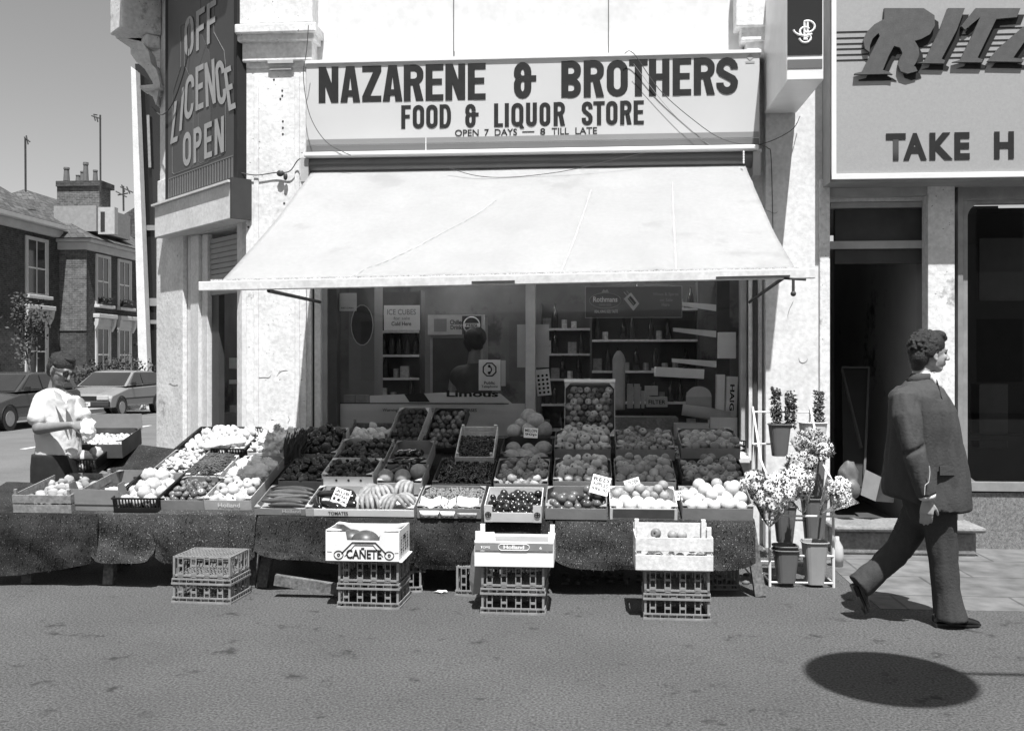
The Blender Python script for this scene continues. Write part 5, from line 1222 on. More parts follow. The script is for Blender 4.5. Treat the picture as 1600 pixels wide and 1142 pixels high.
def bouquet(lb, x, y, d, rx, ry, mt, n, fr_=.016, leafn=90, cone=None, seed=1, tall=False):
    rr = random.Random(seed); s = F/d; c = PD(x, y, d); RX, RY = rx/s*1.08, ry/s*1.08; fr_ *= 1.2; n = int(n*(1.15 if not tall else 1.5)); fr_ *= (1.25 if not tall else 1.0); t = thing('bouquet', lb, 'bouquet', c, 'bunches on the flower rack')
    m = MB(); cen = MB()
    for i in range(n):
        for _ in range(20):
            v = Vector((rr.uniform(-1,1), rr.uniform(-1,.4), rr.uniform(-1,1)))
            if v.length < 1: break
        if tall: v = Vector((rr.uniform(-1, 1), rr.uniform(-1, 1), rr.uniform(-1, 1)))
        else: v = v*(.55+.45*rr.random())/max(v.length, .01)
        p = c + Vector((v.x*RX, v.y*min(RX, RY)*.8, v.z*RY)); a0 = rr.random()*6; nn = (Vector((v.x, v.y-.8, v.z*.6+.3))).normalized(); u = nn.orthogonal().normalized(); w_2 = nn.cross(u); fr2 = fr_*rr.uniform(.7, 1.25)
        k = 9; vs = [p+nn*.004]
        for q in range(k*2):
            a = a0+q*math.pi/k; rad = fr2*(1 if q % 2 == 0 else .62); vs.append(p+(u*math.cos(a)+w_2*math.sin(a))*rad+nn*rr.uniform(-.002,.004))
        m.add(vs, [(0, 1+q, 1+(q+1) % (2*k)) for q in range(2*k)]); cen.ell(p+nn*.005, fr2*.25, 6, 4)
    m.build('flower_heads', mt, t); cen.build('flower_centres', petal_d, t)
    m = MB()
    for i in range(leafn):
        v = Vector((rr.uniform(-1,1), rr.uniform(-1,.8), rr.uniform(-1,.9)));
        if v.length > 1 and not tall: v.normalize()
        v *= .92; p = c + Vector((v.x*RX, v.y*min(RX, RY)*.8, v.z*RY)); u = Vector((rr.uniform(-1,1), rr.uniform(-1,1), rr.uniform(-.3,1))).normalized(); w3 = u.orthogonal().normalized(); L = rr.uniform(.015, .035)
        m.add([p-w3*L*.25, p+u*L, p+w3*L*.25, p-u*L*.6], [(0,1,2,3)])
    m.build('foliage', leaf_d, t)
    if cone:
        bx_, by_ = cone; b_ = PD(bx_, by_, d+.02); m = MB(); ax = (c-b_); rings = []; n_ = 22; L = ax.length; ax.normalize(); u = ax.orthogonal().normalized(); w3 = ax.cross(u)
        for j in range(7):
            tt = j/6; rad = lerp(.012, max(RX, RY)*1.15, tt**.8); rings.append([b_+ax*L*1.15*tt+(u*math.cos(2*math.pi*k/n_)+w3*math.sin(2*math.pi*k/n_))*rad*(1+.12*tt*math.sin(k*2.3+seed)) for k in range(n_)])
        m.loft(rings, False); m.build('cellophane_wrap', cello, t)
    return t
bouquet('tall dark wrapped bunch at the top left of the rack', 1213, 636, 7.75, 7, 30, petal_d, 60, .010, 260, seed=3, tall=True)
bouquet('tall dark wrapped bunch leaning right in the top left bucket', 1235, 640, 7.74, 8, 28, petal_d, 60, .010, 260, seed=4, tall=True)
bouquet('tall dark bunch in a clear sleeve in the top right bucket', 1279, 640, 7.74, 7, 28, petal_d, 50, .010, 220, seed=5, tall=True)
bouquet('round bouquet of small flowers under the top buckets', 1266, 692, 7.5, 24, 24, petal_g, 90, .013, 240, seed=6, cone=(1268, 735))
bouquet('bunch of white daisies hanging at the left of the rack', 1176, 755, 7.0, 18, 20, petal_w, 55, .017, 90, seed=7, cone=(1200, 790))
bouquet('big bouquet of white flowers wrapped in film at the left of the rack', 1208, 772, 6.95, 30, 30, petal_w, 110, .017, 200, seed=8, cone=(1202, 822))
bouquet('bouquet of white daisies in the middle of the rack', 1243, 752, 7.0, 26, 26, petal_w, 90, .018, 170, seed=9, cone=(1255, 800))
bouquet('mixed flower bunch spilling out above the daisies', 1250, 722, 7.2, 24, 16, petal_g, 70, .017, 140, seed=10)
bouquet('small white flower spray at the right edge of the rack', 1290, 703, 7.3, 14, 12, petal_w, 24, .012, 80, seed=12)
bouquet('round cellophane bouquet of pale flowers at the right of the rack', 1313, 768, 6.95, 19, 24, petal_w, 100, .012, 60, seed=11, cone=(1282, 800))
# bag behind rack in doorway
m = MB(); m.ell(PY(1325, 745, -.15), (.09, .06, .14), 14, 10, None, bumpy(.2, 2)); m.ell(PY(1332, 765, -.2), (.07, .05, .08), 12, 8)
tag(remeshed(m, 'plastic_sack', mat('dull translucent sack', .10, .5, .3, 8), voxel=.012, sm=2), 'dull plastic sack slumped in the passage behind the bouquets', 'sack')
m = MB(); p = PY(1308, 860, -.9); m.loft([[p+Vector((.05*k*math.cos(a), .05*k*math.sin(a), z)) for a in [q*.45 for q in range(14)]] for k, z in ((.9, -.03), (1, .05), (.9, .12), (.35, .17), (.3, .2))]); 
o = m.build('bottle', mat('pale plastic bottle', .4, .3), smooth=True); tag(o, 'pale plastic bottle standing behind the right leg of the flower rack', 'bottle')
o.location.z = -(p.z-.035)
# ================= people =================
def ering(c, rx, ry, ax=None, ay=None, n=28, e=.9, az=None):
    ax = ax or RGT; ay = ay or FWD; out = []
    for i in range(n):
        a = 2*math.pi*i/n; c_, s_ = math.cos(a), math.sin(a)
        out.append(c + ax*math.copysign(abs(c_)**e, c_)*rx + ay*math.copysign(abs(s_)**e, s_)*ry)
    return out
def head(mb, c, fwd, up, s=1.0):
    """fwd = direction the face looks; c = skull centre"""
    fwd = fwd.normalized(); up = (up - fwd*up.dot(fwd)).normalized(); rt = fwd.cross(up)
    Mr = Matrix((fwd, rt, up)).transposed()
    P_ = lambda f, r, u: c + fwd*f*s + rt*r*s + up*u*s
    mb.ell(P_(-.012, 0, .022), (.096*s, .075*s, .092*s), 20, 14, Mr)       # skull
    mb.ell(P_(.022, 0, -.03), (.066*s, .060*s, .082*s), 18, 12, Mr)         # face
    mb.ell(P_(.045, 0, -.088), (.030*s, .032*s, .026*s), 12, 8, Mr)         # chin
    mb.limb(P_(-.02, .045, -.055), .018*s, P_(.045, .022, -.09), .018*s); mb.limb(P_(-.02, -.045, -.055), .018*s, P_(.045, -.022, -.09), .018*s)
    mb.limb(P_(.078, .034, .016), .0115*s, P_(.086, 0, .014), .0115*s); mb.limb(P_(.078, -.034, .016), .0115*s, P_(.086, 0, .014), .0115*s)   # brow
    mb.limb(P_(.088, 0, .0), .010*s, P_(.108, 0, -.034), .0125*s)           # nose
    mb.ell(P_(.094, .012, -.038), (.011*s, .009*s, .008*s), 8, 6, Mr); mb.ell(P_(.094, -.012, -.038), (.011*s, .009*s, .008*s), 8, 6, Mr)
    mb.ell(P_(.082, 0, -.060), (.012*s, .024*s, .0065*s), 10, 6, Mr); mb.ell(P_(.079, 0, -.071), (.012*s, .021*s, .007*s), 10, 6, Mr)  # lips
    mb.ell(P_(.062, .034, -.026), (.022*s, .018*s, .02*s), 10, 8, Mr); mb.ell(P_(.062, -.034, -.026), (.022*s, .018*s, .02*s), 10, 8, Mr)  # cheeks
    for q in (1, -1):
        mb.ell(P_(-.008, q*.076, -.014), (.018*s, .008*s, .031*s), 10, 8, Mr); mb.ell(P_(-.004, q*.080, -.040), (.009*s, .007*s, .010*s), 8, 6, Mr)
    return P_, Mr
def hand_mesh(mb, wrist, d, palm_n, s=1.0, curl=.7, thumb=1):
    """d: direction wrist->knuckles, palm_n: palm normal (fingers curl towards it)"""
    d = d.normalized(); palm_n = (palm_n - d*palm_n.dot(d)).normalized(); w2 = d.cross(palm_n)
    K = wrist + d*.085*s
    mb.loft([ering(wrist+d*t*s, w_*s, h*s, w2, palm_n, 14, .8) for t, w_, h in ((-.01, .026, .020), (.02, .032, .018), (.06, .040, .016), (.088, .040, .013))])
    for i, (o, L) in enumerate(((-.030, .036), (-.010, .042), (.010, .039), (.029, .031))):
        p = K + w2*o*s; dd = d; r_ = .0088*s
        for k in range(3):
            a = curl*(.55+.35*k); dd = (dd*math.cos(a) + palm_n*math.sin(a)).normalized(); q = p + dd*L*s*(1, .72, .55)[k]; mb.limb(p, r_, q, r_*.93, 8); p = q; r_ *= .93
    p = wrist + d*.028*s - w2*.028*s*thumb; dd = (d*.75 - w2*.6*thumb + palm_n*.4).normalized(); r_ = .0115*s
    for L in (.034, .028, .022):
        q = p + dd*L*s; mb.limb(p, r_, q, r_*.9, 8); p = q; r_ *= .9; dd = (dd + d*.25 + palm_n*.3 + w2*.1*thumb).normalized()
def fold(o, amp, fr, seed=0, zf=.5):
    me = o.data
    NR = [v.normal.copy() for v in me.vertices]
    for v, nv in zip(me.vertices, NR):
        p = v.co.copy(); n_ = noise.noise(Vector((p.x*fr, p.y*fr, p.z*fr*zf+seed))); n2 = abs(noise.noise(Vector((p.x*fr*2.1, p.y*fr*2.1, p.z*fr*zf*2+seed+7))))
        v.co = p + nv*amp*(n_+n2-.3)
Z = Vector((0, 0, 1))
# ---- man walking right in a grey suit ----
D1 = 6.02
def q1(x, y, dd=0.0): return PD(x, y, D1+dd)
p1 = thing('person', 'man in grey suit striding right past the takeaway doorway', 'person', Vector((q1(1450, 975).x, q1(1450, 975).y, 0)))
m = MB()
P_, Mr = head(m, q1(1453, 551, 0), (RGT*1.0 + FWD*.10), (Z - RGT*.02), 1.06)
m.limb(q1(1441, 577), .056, q1(1436, 625), .055)
# trunk under the clothes, legs, arms: one body
m.limb(q1(1436, 650), .12, q1(1445, 730), .13); m.limb(q1(1445, 730), .15, q1(1450, 775), .14)
m.limb(q1(1462, 790, -.06), .08, q1(1475, 880, -.06), .055); m.limb(q1(1475, 880, -.06), .05, q1(1480, 955, -.06), .036)
m.limb(q1(1440, 790, .10), .08, q1(1398, 862, .10), .055); m.limb(q1(1398, 862, .10), .05, q1(1346, 915, .12), .036)
m.limb(q1(1418, 640, -.17), .045, q1(1431, 712, -.23), .042); m.limb(q1(1431, 712, -.23), .04, q1(1449, 778, -.24), .026)
hand_mesh(m, q1(1449, 780, -.24), (Z*-1 + RGT*-.05), RGT*.35+FWD*.9, .98, .55, -1)
body = remeshed(m, 'body', skin, p1, voxel=.0055, sm=2)
# eyes and hair
m = MB(); 
for q in (1, -1): m.ell(P_(.072, q*.033, .000), .0125, 10, 8)
m.build('eyes', mat('eye dark', .05, .2), p1, smooth=True)
m = MB()
m.ell(P_(-.020, 0, .044), (.108, .092, .090), 20, 14, Mr); m.ell(P_(-.068, 0, -.018), (.060, .080, .078), 18, 12, Mr); m.ell(P_(-.074, 0, -.072), (.038, .056, .045), 14, 10, Mr)
m.ell(P_(.042, 0, .098), (.052, .060, .034), 14, 10, Mr); m.ell(P_(.072, 0, .082), (.028, .046, .024), 12, 8, Mr)
for q in (1, -1): m.ell(P_(-.03, q*.068, .02), (.04, .024, .055), 12, 8, Mr)
rr = random.Random(5)
for i in range(240):
    v = Vector((rr.gauss(0, 1), rr.gauss(0, 1), rr.gauss(0, 1))).normalized()
    if v.x > .35 and v.z < .65: continue
    if v.z < -.4 and v.x > -.1: continue
    m.ell(P_(-.028+v.x*.100, v.y*.086, .030+v.z*(.100 if v.z > 0 else .09)), rr.uniform(.006, .012), 6, 5)
h1 = remeshed(m, 'hair', hair, p1, voxel=.0042, sm=1)
# trousers
m = MB()
m.limb(q1(1448, 765), .155, q1(1450, 790), .14)
m.loft([ering(q1(x, y, -.06), r_*.98, r_*1.05, RGT, FWD, 24) for x, y, r_ in ((1462, 770, .110), (1467, 800, .104), (1471, 840, .088), (1475, 880, .080), (1478, 920, .080), (1482, 950, .088), (1484, 968, .096))])
ax_ = (q1(1330, 910, .1)-q1(1420, 840, .1)).normalized(); uax = ax_.cross(FWD).normalized()
m.limb(q1(1444, 785, .08), .108, q1(1404, 860, .10), .080)
m.loft([ering(q1(x, y, .10), r_, r_*1.05, uax, FWD, 24) for x, y, r_ in ((1412, 850, .080), (1392, 872, .078), (1370, 892, .074), (1352, 908, .078), (1342, 917, .082))])
t1 = remeshed(m, 'trousers', suit_t, p1, voxel=.010, sm=4); fold(t1, .012, 9, 3, .3)
# jacket
m = MB(); rings = []
prof = [(592, 1441, 19, .060), (600, 1437, 29, .10), (608, 1433, 37, .165), (620, 1434, 43, .20), (640, 1439, 48, .215), (665, 1442, 51, .215), (695, 1444, 56, .205), (725, 1446, 61, .20), (755, 1446, 64.5, .205), (778, 1447, 65, .21), (794, 1449, 63.5, .21)]
for y, cx_, hw, hd in prof:
    rg = ering(q1(cx_, y), hw/257.5, hd, RGT, FWD, 36, .88)
    if y > 740:
        rg = [p + Z*(.0+ (max(0, -(p-q1(cx_, y)).dot(RGT))*.34*(y-740)/54)) for p in rg]
    rings.append(rg)
m.loft(rings)
sa = [q1(1414, 618, -.15), q1(1416, 650, -.20), q1(1424, 690, -.235), q1(1432, 722, -.25), q1(1441, 750, -.25), q1(1448, 773, -.25)]
m.tube(sa, [.068, .077, .071, .066, .061, .056], 20)
m.ell(q1(1416, 624, -.12), (.085, .10, .075), 16, 10); m.ell(q1(1434, 606, 0), (.12, .15, .035), 18, 10)
sb = [q1(1440, 620, .16), q1(1450, 690, .24), q1(1462, 740, .24)]; m.tube(sb, [.075, .07, .06], 16)
jk = remeshed(m, 'jacket', suit, p1, voxel=.0085, sm=3); fold(jk, .018, 8, 11, .22)
for v, nv in zip(jk.data.vertices, [v.normal.copy() for v in jk.data.vertices]):     # crease at the elbow and shoulder
    d_ = (v.co - q1(1424, 690, -.3)).length; v.co += nv*(-.012*math.exp(-(abs(v.co.z-q1(1424, 690).z-.4*(v.co.x-q1(1424,690).x))/.015)**2) if d_ < .11 else 0)
m = MB(); 
for pts in ([q1(1467, 728, -.215), q1(1490, 728, -.19), q1(1490, 742, -.19), q1(1467, 742, -.215)],): m.prism(pts, 0, -FWD*.014)
m.build('pocket_flap', suit, p1)
m = MB(); lp_ = [q1(1463, 592, -.09), q1(1470, 620, -.17), q1(1484, 655, -.16), q1(1499, 690, -.10), q1(1496, 690, -.06), q1(1476, 650, -.12), q1(1463, 615, -.12)]
m.prism(lp_, 0, FWD*-.012); m.build('lapel', mat('dark lapel', .03, .85), p1)
m = MB(); m.loft([ering(q1(x, y), rx, ry, RGT, FWD, 20) for x, y, rx, ry in ((1436, 596, .076, .080), (1440, 588, .070, .072), (1443, 583, .066, .066))], False)
cl_ = m.build('jacket_collar', suit, p1, smooth=True); cl_.modifiers.new('s', 'SOLIDIFY').thickness = .008
m = MB(); m.loft([ering(q1(x, y), rx, ry, (RGT+Z*-.35).normalized(), FWD, 20) for x, y, rx, ry in ((1446, 594, .080, .072), (1449, 582, .070, .064))], False); m.prism([q1(1462, 584, -.06), q1(1473, 603, -.10), q1(1468, 612, -.11), q1(1457, 590, -.07)], 0, FWD*.03)
sc_ = m.build('shirt_collar', shirt, p1, smooth=True); sc_.modifiers.new('s', 'SOLIDIFY').thickness = .006
m = MB(); m.tube([q1(1448, 771, -.25), q1(1449, 778, -.245)], [.050, .047], 16); m.build('shirt_cuff', shirt, p1, smooth=True)
m = MB(); m.tube([q1(1452+1*math.sin(i*.8)-(i*.9 if i > 5 else 0), 728+i*5, -.335) for i in range(10)], .0022, 4); m.build('hanging_thread', paper_g, p1)
# shoes
def shoe_m(name, heel, toe, up, w_=.045):
    d = (toe-heel); L = d.length; d.normalize(); sd_ = d.cross(up).normalized(); m = MB(); rings = []
    for t, w2, h in ((0, .030, .050), (.04, .036, .075), (.18, .037, .082), (.34, .035, .072), (.5, .040, .056), (.68, .046, .046), (.85, .042, .036), (.96, .028, .026), (1.0, .010, .014)):
        c = heel + d*L*t; out = []
        for i in range(18):
            a = 2*math.pi*i/18; z_ = math.sin(a); out.append(c + sd_*math.cos(a)*w2 + up*(h*.5 + z_*h*.5*(1 if z_ > 0 else 1)))
        rings.append(out)
    m.loft(rings); o = m.build(name, shoe, p1, smooth=True)
    s2 = MB(); s2.loft([[heel+d*L*t + sd_*w2*k + up*z_ for k, z_ in ((-1, -.004), (1, -.004), (1, .008), (-1, .008))] for t, w2 in ((-.01, .03), (.1, .038), (.35, .034), (.65, .047), (.9, .036), (1.01, .012))]); s2.box(0,0,0,0,0,0) if False else None
    hl = heel+d*.035; s2.loft([[hl+d*a*.035+sd_*b*.032+up*z_ for a, b in ((-1,-1),(1,-1),(1,1),(-1,1))] for z_ in (-.018, -.003)]); s2.build('sole', black, o)
gz = lambda p, z: Vector((p.x, p.y, z))
shoe_m('shoe', gz(q1(1459, 972, -.06), .02), gz(q1(1531, 972, -.06), .012), Z)
hh = q1(1334, 913, .12); tt = q1(1352, 966, .12); tt.z = max(tt.z, .035); shoe_m('shoe', hh, tt, (RGT*.93+Z*.32).normalized())

# ---- shopkeeper at the left ----
D2 = 7.75
k2 = F/D2
def q2(x, y, dd=0.0): return PD(x, y, D2+dd)
p2 = thing('person', 'man in short sleeved white shirt filling a paper bag behind the left boxes', 'person', gz(q2(88, 900), 0))
fd = (RGT*.80 - FWD*.45 - Z*.42); m = MB()
P2, Mr2 = head(m, q2(97, 577), fd, Z + RGT*.35, 1.04)
m.limb(q2(90, 592, .03), .054, q2(84, 618, .04), .056)
m.limb(q2(88, 642, .02), .11, q2(89, 700, .02), .11); m.limb(q2(88, 715), .13, q2(86, 740), .13)
m.limb(q2(80, 745), .085, q2(84, 830), .06); m.limb(q2(84, 830), .05, q2(84, 905), .04); m.limb(q2(104, 745, .05), .085, q2(106, 830, .05), .06); m.limb(q2(106, 830, .05), .05, q2(106, 905, .05), .04)
m.limb(q2(62, 632, -.06), .054, q2(60, 668, -.14), .046); m.limb(q2(60, 670, -.14), .044, q2(112, 664, -.30), .028)
m.limb(q2(122, 630, .08), .052, q2(136, 660, .02), .044); m.limb(q2(136, 662, .02), .042, q2(128, 668, -.16), .028)
hand_mesh(m, q2(113, 664, -.30), (RGT*1.0 - Z*.05 - FWD*.1), (-Z*.4+FWD*.8), 1.0, .55, 1)
hand_mesh(m, q2(128, 667, -.16), (RGT*.3 - FWD*.8 - Z*.1), (-Z), 1.0, .6, -1)
remeshed(m, 'body', skin2, p2, voxel=.0065, sm=2)
m = MB()
for q in (1, -1): m.ell(P2(.074, q*.033, .000), .012, 10, 8)
m.build('eyes', MATS['eye dark'], p2, smooth=True)
m = MB(); m.ell(P2(-.022, 0, .044), (.108, .090, .088), 20, 14, Mr2); m.ell(P2(-.058, 0, -.01), (.066, .084, .080), 16, 12, Mr2); m.ell(P2(-.070, 0, -.05), (.044, .062, .05), 16, 12, Mr2); m.ell(P2(.030, 0, .098), (.045, .056, .026), 12, 8, Mr2)
rr = random.Random(8)
for i in range(140):
    v = Vector((rr.gauss(0, 1), rr.gauss(0, 1), rr.gauss(0, 1))).normalized()
    if v.x > .3 and v.z < .65 or (v.z < -.35 and v.x > -.2): continue
    m.ell(P2(-.028+v.x*.098, v.y*.084, .036+v.z*.092), rr.uniform(.008, .013), 6, 5)
remeshed(m, 'hair', hair, p2, voxel=.005, sm=1)
m = MB(); m.limb(P2(.100, -.018, -.051), .006, P2(.100, .018, -.051), .006, 8); m.limb(P2(.088, .02, .022), .006, P2(.088, .045, .018), .004, 8); m.limb(P2(.088, -.02, .022), .006, P2(.088, -.045, .018), .004, 8); m.build('moustache_and_brows', hair, p2)
m = MB()
m.loft([ering(q2(x, y, .02), hw/k2, hd, RGT, FWD, 32, .85) for y, x, hw, hd in ((607, 85, 13, .06), (613, 84, 22, .10), (622, 86, 32, .13), (640, 88, 33, .13), (665, 90, 33, .135), (690, 91, 33, .14), (708, 91, 34, .145), (716, 91, 33, .14))])
m.limb(q2(64, 630, -.05), .066, q2(58, 654, -.12), .070, 18); m.limb(q2(117, 630, .08), .062, q2(129, 648, .05), .066, 18)
s2_ = remeshed(m, 'shirt', shirt, p2, voxel=.009, sm=3); fold(s2_, .010, 10, 21, .7)
m = MB(); m.prism([q2(83, 608, -.16), q2(96, 616, -.2), q2(99, 628, -.21), q2(88, 622, -.18)], 0, -FWD*.006); m.prism([q2(99, 612, -.14), q2(108, 618, -.14), q2(104, 632, -.18), q2(98, 620, -.17)], 0, -FWD*.006); m.build('shirt_collar', shirt, p2)
m = MB(); m.loft([ering(q2(x, y, .02), hw/k2, .165, RGT, FWD, 28, .9) for y, x, hw in ((708, 88, 35), (730, 87, 36), (760, 88, 37), (790, 90, 36))]); m.limb(q2(76, 780), .10, q2(82, 895), .075); m.limb(q2(104, 780, .05), .10, q2(106, 895, .05), .075)
t2_ = remeshed(m, 'trousers', trouser_d, p2, voxel=.012, sm=3)
for x, dd in ((84, 0), (106, .05)):
    m = MB(); a = gz(q2(x, 905, dd), .05); m.ell(a+RGT*.05-FWD*.06, (.12, .06, .05), 14, 8); m.build('shoe', shoe, p2, smooth=True)
pb = MB(); c = q2(137, 672, -.30)
pb.ell(c, (.06, .05, .085), 18, 14, None, bumpy(.35, 3.0, 4)); pb.ell(c+RGT*.03+Z*.05, (.035, .03, .03), 12, 8, None, bumpy(.5, 4, 2))
tag(remeshed(pb, 'paper_bag', paper, voxel=.007, sm=0), 'crumpled white paper bag held in the shopkeeper hands', 'bag')
pb = MB(); pb.ell(q2(112, 706, -.20), (.05, .02, .03), 12, 8, None, bumpy(.4, 3)); tag(pb.build('folded_cloth', shirt), 'white cloth corner hanging at the waist of the shopkeeper', 'cloth')

# spectacles on the shopkeeper
m = MB()
for q in (1, -1):
    cc = P2(.092, q*.034, .0); m.tube([cc+Mr2 @ Vector((0, .024*math.cos(a), .019*math.sin(a))) for a in [k*.5 for k in range(14)]], .0028, 5); m.tube([P2(.09, q*.058, .003), P2(0, q*.084, .0)], .0028, 5)
m.tube([P2(.096, .010, .002), P2(.096, -.010, .002)], .0028, 5); m.build('glasses', black, p2)
# ================= things in the shop window and inside =================
def card(lb, name, x0, x1, y0, y1, Y, mt, th=.006, cat='notice', roll=0.0, grp=None):
    a = PY(x0, y1, Y); W = fx(x1, Y)-fx(x0, Y); H = fz((x0+x1)/2, y0, Y)-a.z
    m = MB(); m.box(0, W, 0, th, 0, H); o = m.build(name, mt); o.location = a; o.rotation_euler = (0, roll, 0); tag(o, lb, cat, grp); return o, W, H
YG = .10
o, W, H = card('small white notice high in the left corner of the window', 'window_notice', 530, 557, 458, 486, YG, paper_g)
text('NO CASH', Vector((.02, -.002, .02)), (1,0,0), (0,0,1), W*.7, .014, ink, 'lettering', o, .01)
o, W, H = card('white ice cubes notice in the upper left of the window', 'window_notice', 600, 656, 477, 516, YG, paper)
text('ICE CUBES', Vector((.03, -.002, H*.62)), (1,0,0), (0,0,1), W*.8, H*.22, mat('faded ink', .22), 'lettering', o, .0); text('for sale', Vector((.09, -.002, H*.42)), (1,0,0), (0,0,1), W*.45, H*.12, MATS['faded ink'], 'lettering', o); text('Cold Here', Vector((.07, -.002, H*.18)), (1,0,0), (0,0,1), W*.55, H*.16, ink, 'lettering', o, .01)
o, W, H = card('white public telephone sign with a handset in an octagon', 'telephone_sign', 748, 782, 562, 610, YG, paper)
m = MB(); cx_, cz_ = W/2, H*.68; m.tube([(cx_+.062*math.cos(R(22.5+45*i)), -.002, cz_+.062*math.sin(R(22.5+45*i))) for i in range(9)], .006, 4); m.tube([(cx_-.012+.03*math.cos(R(a)), -.003, cz_+.03*math.sin(R(a))) for a in range(-70, 71, 20)], .006, 5); m.ell((cx_-.003, -.003, cz_+.03), (.013, .004, .013), 8, 6); m.ell((cx_-.003, -.003, cz_-.03), (.013, .004, .013), 8, 6); m.build('octagon_emblem', ink, o, local=True)
text('Public', Vector((W*.25, -.002, H*.2)), (1,0,0), (0,0,1), W*.5, H*.10, ink, 'lettering', o, .01); text('Telephone', Vector((W*.12, -.002, H*.07)), (1,0,0), (0,0,1), W*.76, H*.10, ink, 'lettering', o, .01)
card('grey plain sheet taped beside the telephone sign', 'window_notice', 783, 790, 563, 603, YG+.01, paper_g)
card('blank grey sheet taped behind the window mullion', 'window_notice', 808, 858, 507, 574, YG+.06, paper_g)
o, W, H = card('white card with rows of dark dots tilted by the mullion', 'dot_card', 840, 862, 578, 619, YG+.02, paper, roll=R(-6))
m = MB()
for i in range(3):
    for j in range(5): m.tube([(W*(.2+.3*i), -.0025, H*(.12+.16*j)), (W*(.2+.3*i), -.001, H*(.12+.16*j))], .0115, 8)
m.build('dot', ink, o, local=True)
o, W, H = card('long dark wines and spirits banner across the top of the window', 'window_banner', 914, 1066, 447, 497, YG, sign_d, cat='banner')
m = MB(); 
for (a, b_, c, d) in ((0, W, 0, .006), (0, W, H-.006, H), (0, .006, 0, H), (W-.006, W, 0, H)): m.box(a, b_, -.003, -.0005, c, d)
m.tube([(W*.21+W*.165*math.cos(R(a)), -.003, H*.55+H*.24*math.sin(R(a))) for a in range(0, 361, 15)], .004, 4); m.prism([(W*.17, -.003, H*.8), (W*.25, -.003, H*.8), (W*.23, -.003, H*.9), (W*.21, -.003, H*.86), (W*.19, -.003, H*.9)], 0, (0,.002,0)); m.build('border', sign_l, o, local=True)
text('Rothmans', Vector((W*.085, -.003, H*.50)), (1,0,0), (0,0,1), W*.25, H*.17, paper, 'lettering', o, .02); text('KING SIZE', Vector((W*.15, -.003, H*.38)), (1,0,0), (0,0,1), W*.12, H*.07, sign_l, 'lettering', o); text('REAL KING SIZE TASTE', Vector((W*.1, -.003, H*.16)), (1,0,0), (0,0,1), W*.24, H*.09, paper, 'lettering', o, .02)
text('Wines & Spirits', Vector((W*.70, -.003, H*.66)), (1,0,0), (0,0,1), W*.26, H*.13, sign_l, 'lettering', o); text('on Sale', Vector((W*.77, -.003, H*.51)), (1,0,0), (0,0,1), W*.13, H*.10, sign_l, 'lettering', o); text('Here', Vector((W*.79, -.003, H*.36)), (1,0,0), (0,0,1), W*.08, H*.11, sign_l, 'lettering', o)
m = MB()
for k, (x, z, L_) in enumerate(((.40, .82, .1), (.43, .85, .09))): m.bar((W*x, -.003, H*z), (W*x+.09, -.003, H*z-.11), .012, .003)
m.prism([(W*.40, -.003, H*.60), (W*.475, -.003, H*.80), (W*.56, -.003, H*.45), (W*.50, -.003, H*.22)], 0, (0, .002, 0)); m.build('packet_picture', paper_g, o, local=True)
m = MB(); m.prism([(W*.44, -.005, H*.60), (W*.47, -.005, H*.70), (W*.53, -.005, H*.47), (W*.50, -.005, H*.37)], 0, (0, .002, 0)); m.build('packet_band', ink, o, local=True)
# big cardboard display along the bottom
o, W, H = card('long white cardboard display with a health warning along the window bottom', 'display_board', 527, 820, 630, 690, .13, card_w, .02, 'display')
m = MB(); s_ = lambda x, y: (fx(x, .13)-o.location.x, -.004, fz(x, y, .13)-o.location.z)
m.prism([s_(578, 629.5), s_(578, 618), s_(700, 613), s_(782, 615), s_(812, 640), s_(822, 658), s_(822, 690), s_(790, 690), s_(790, 630)], 0, (0, .003, 0)); m.build('raised_panel', card_w, o, local=True)
m = MB(); m.box(s_(529,0)[0], s_(795,0)[0], -.008, -.0045, s_(700, 631)[2], s_(700, 629.6)[2]); m.prism([s_(632, 616), s_(662, 614), s_(672, 628), s_(640, 628)], 0, (0, -.003, 0)); m.build('printed_line', ink, o, local=True)
a_ = s_(598, 644); text('Warning: SMOKING CAN CAUSE FATAL DISEASES', Vector((a_[0], -.006, a_[2])), (1,0,0), (0,0,1), fx(745, .13)-fx(598, .13), .036, ink, 'lettering', o, .005)
a_ = s_(698, 620); text('Embassy', Vector((a_[0], -.006, a_[2])), (1,0,0), (0,0,1), fx(778, .2)-fx(698, .2), .09, ink, 'lettering', o, .02).name if False else text('Limous', Vector((a_[0], -.007, a_[2]-.0)), (1,0,0), (0,0,1), fx(778, .2)-fx(698, .2), .06, ink, 'lettering', o, .03)
for i, x in enumerate((537, 556)):
    m = MB(); m.box(fx(x, .24), fx(x+17, .24), .24, .34, fz(x, 630, .24)+.001, fz(x, 617, .24)); m.ell((fx(x+8, .239), .24, fz(x, 625, .24)), (.02, .003, .012), 10, 6); tag(m.build('small_box', card_g), 'small grey box with a pale spot standing on the display board', 'box', 'small boxes on the display board')
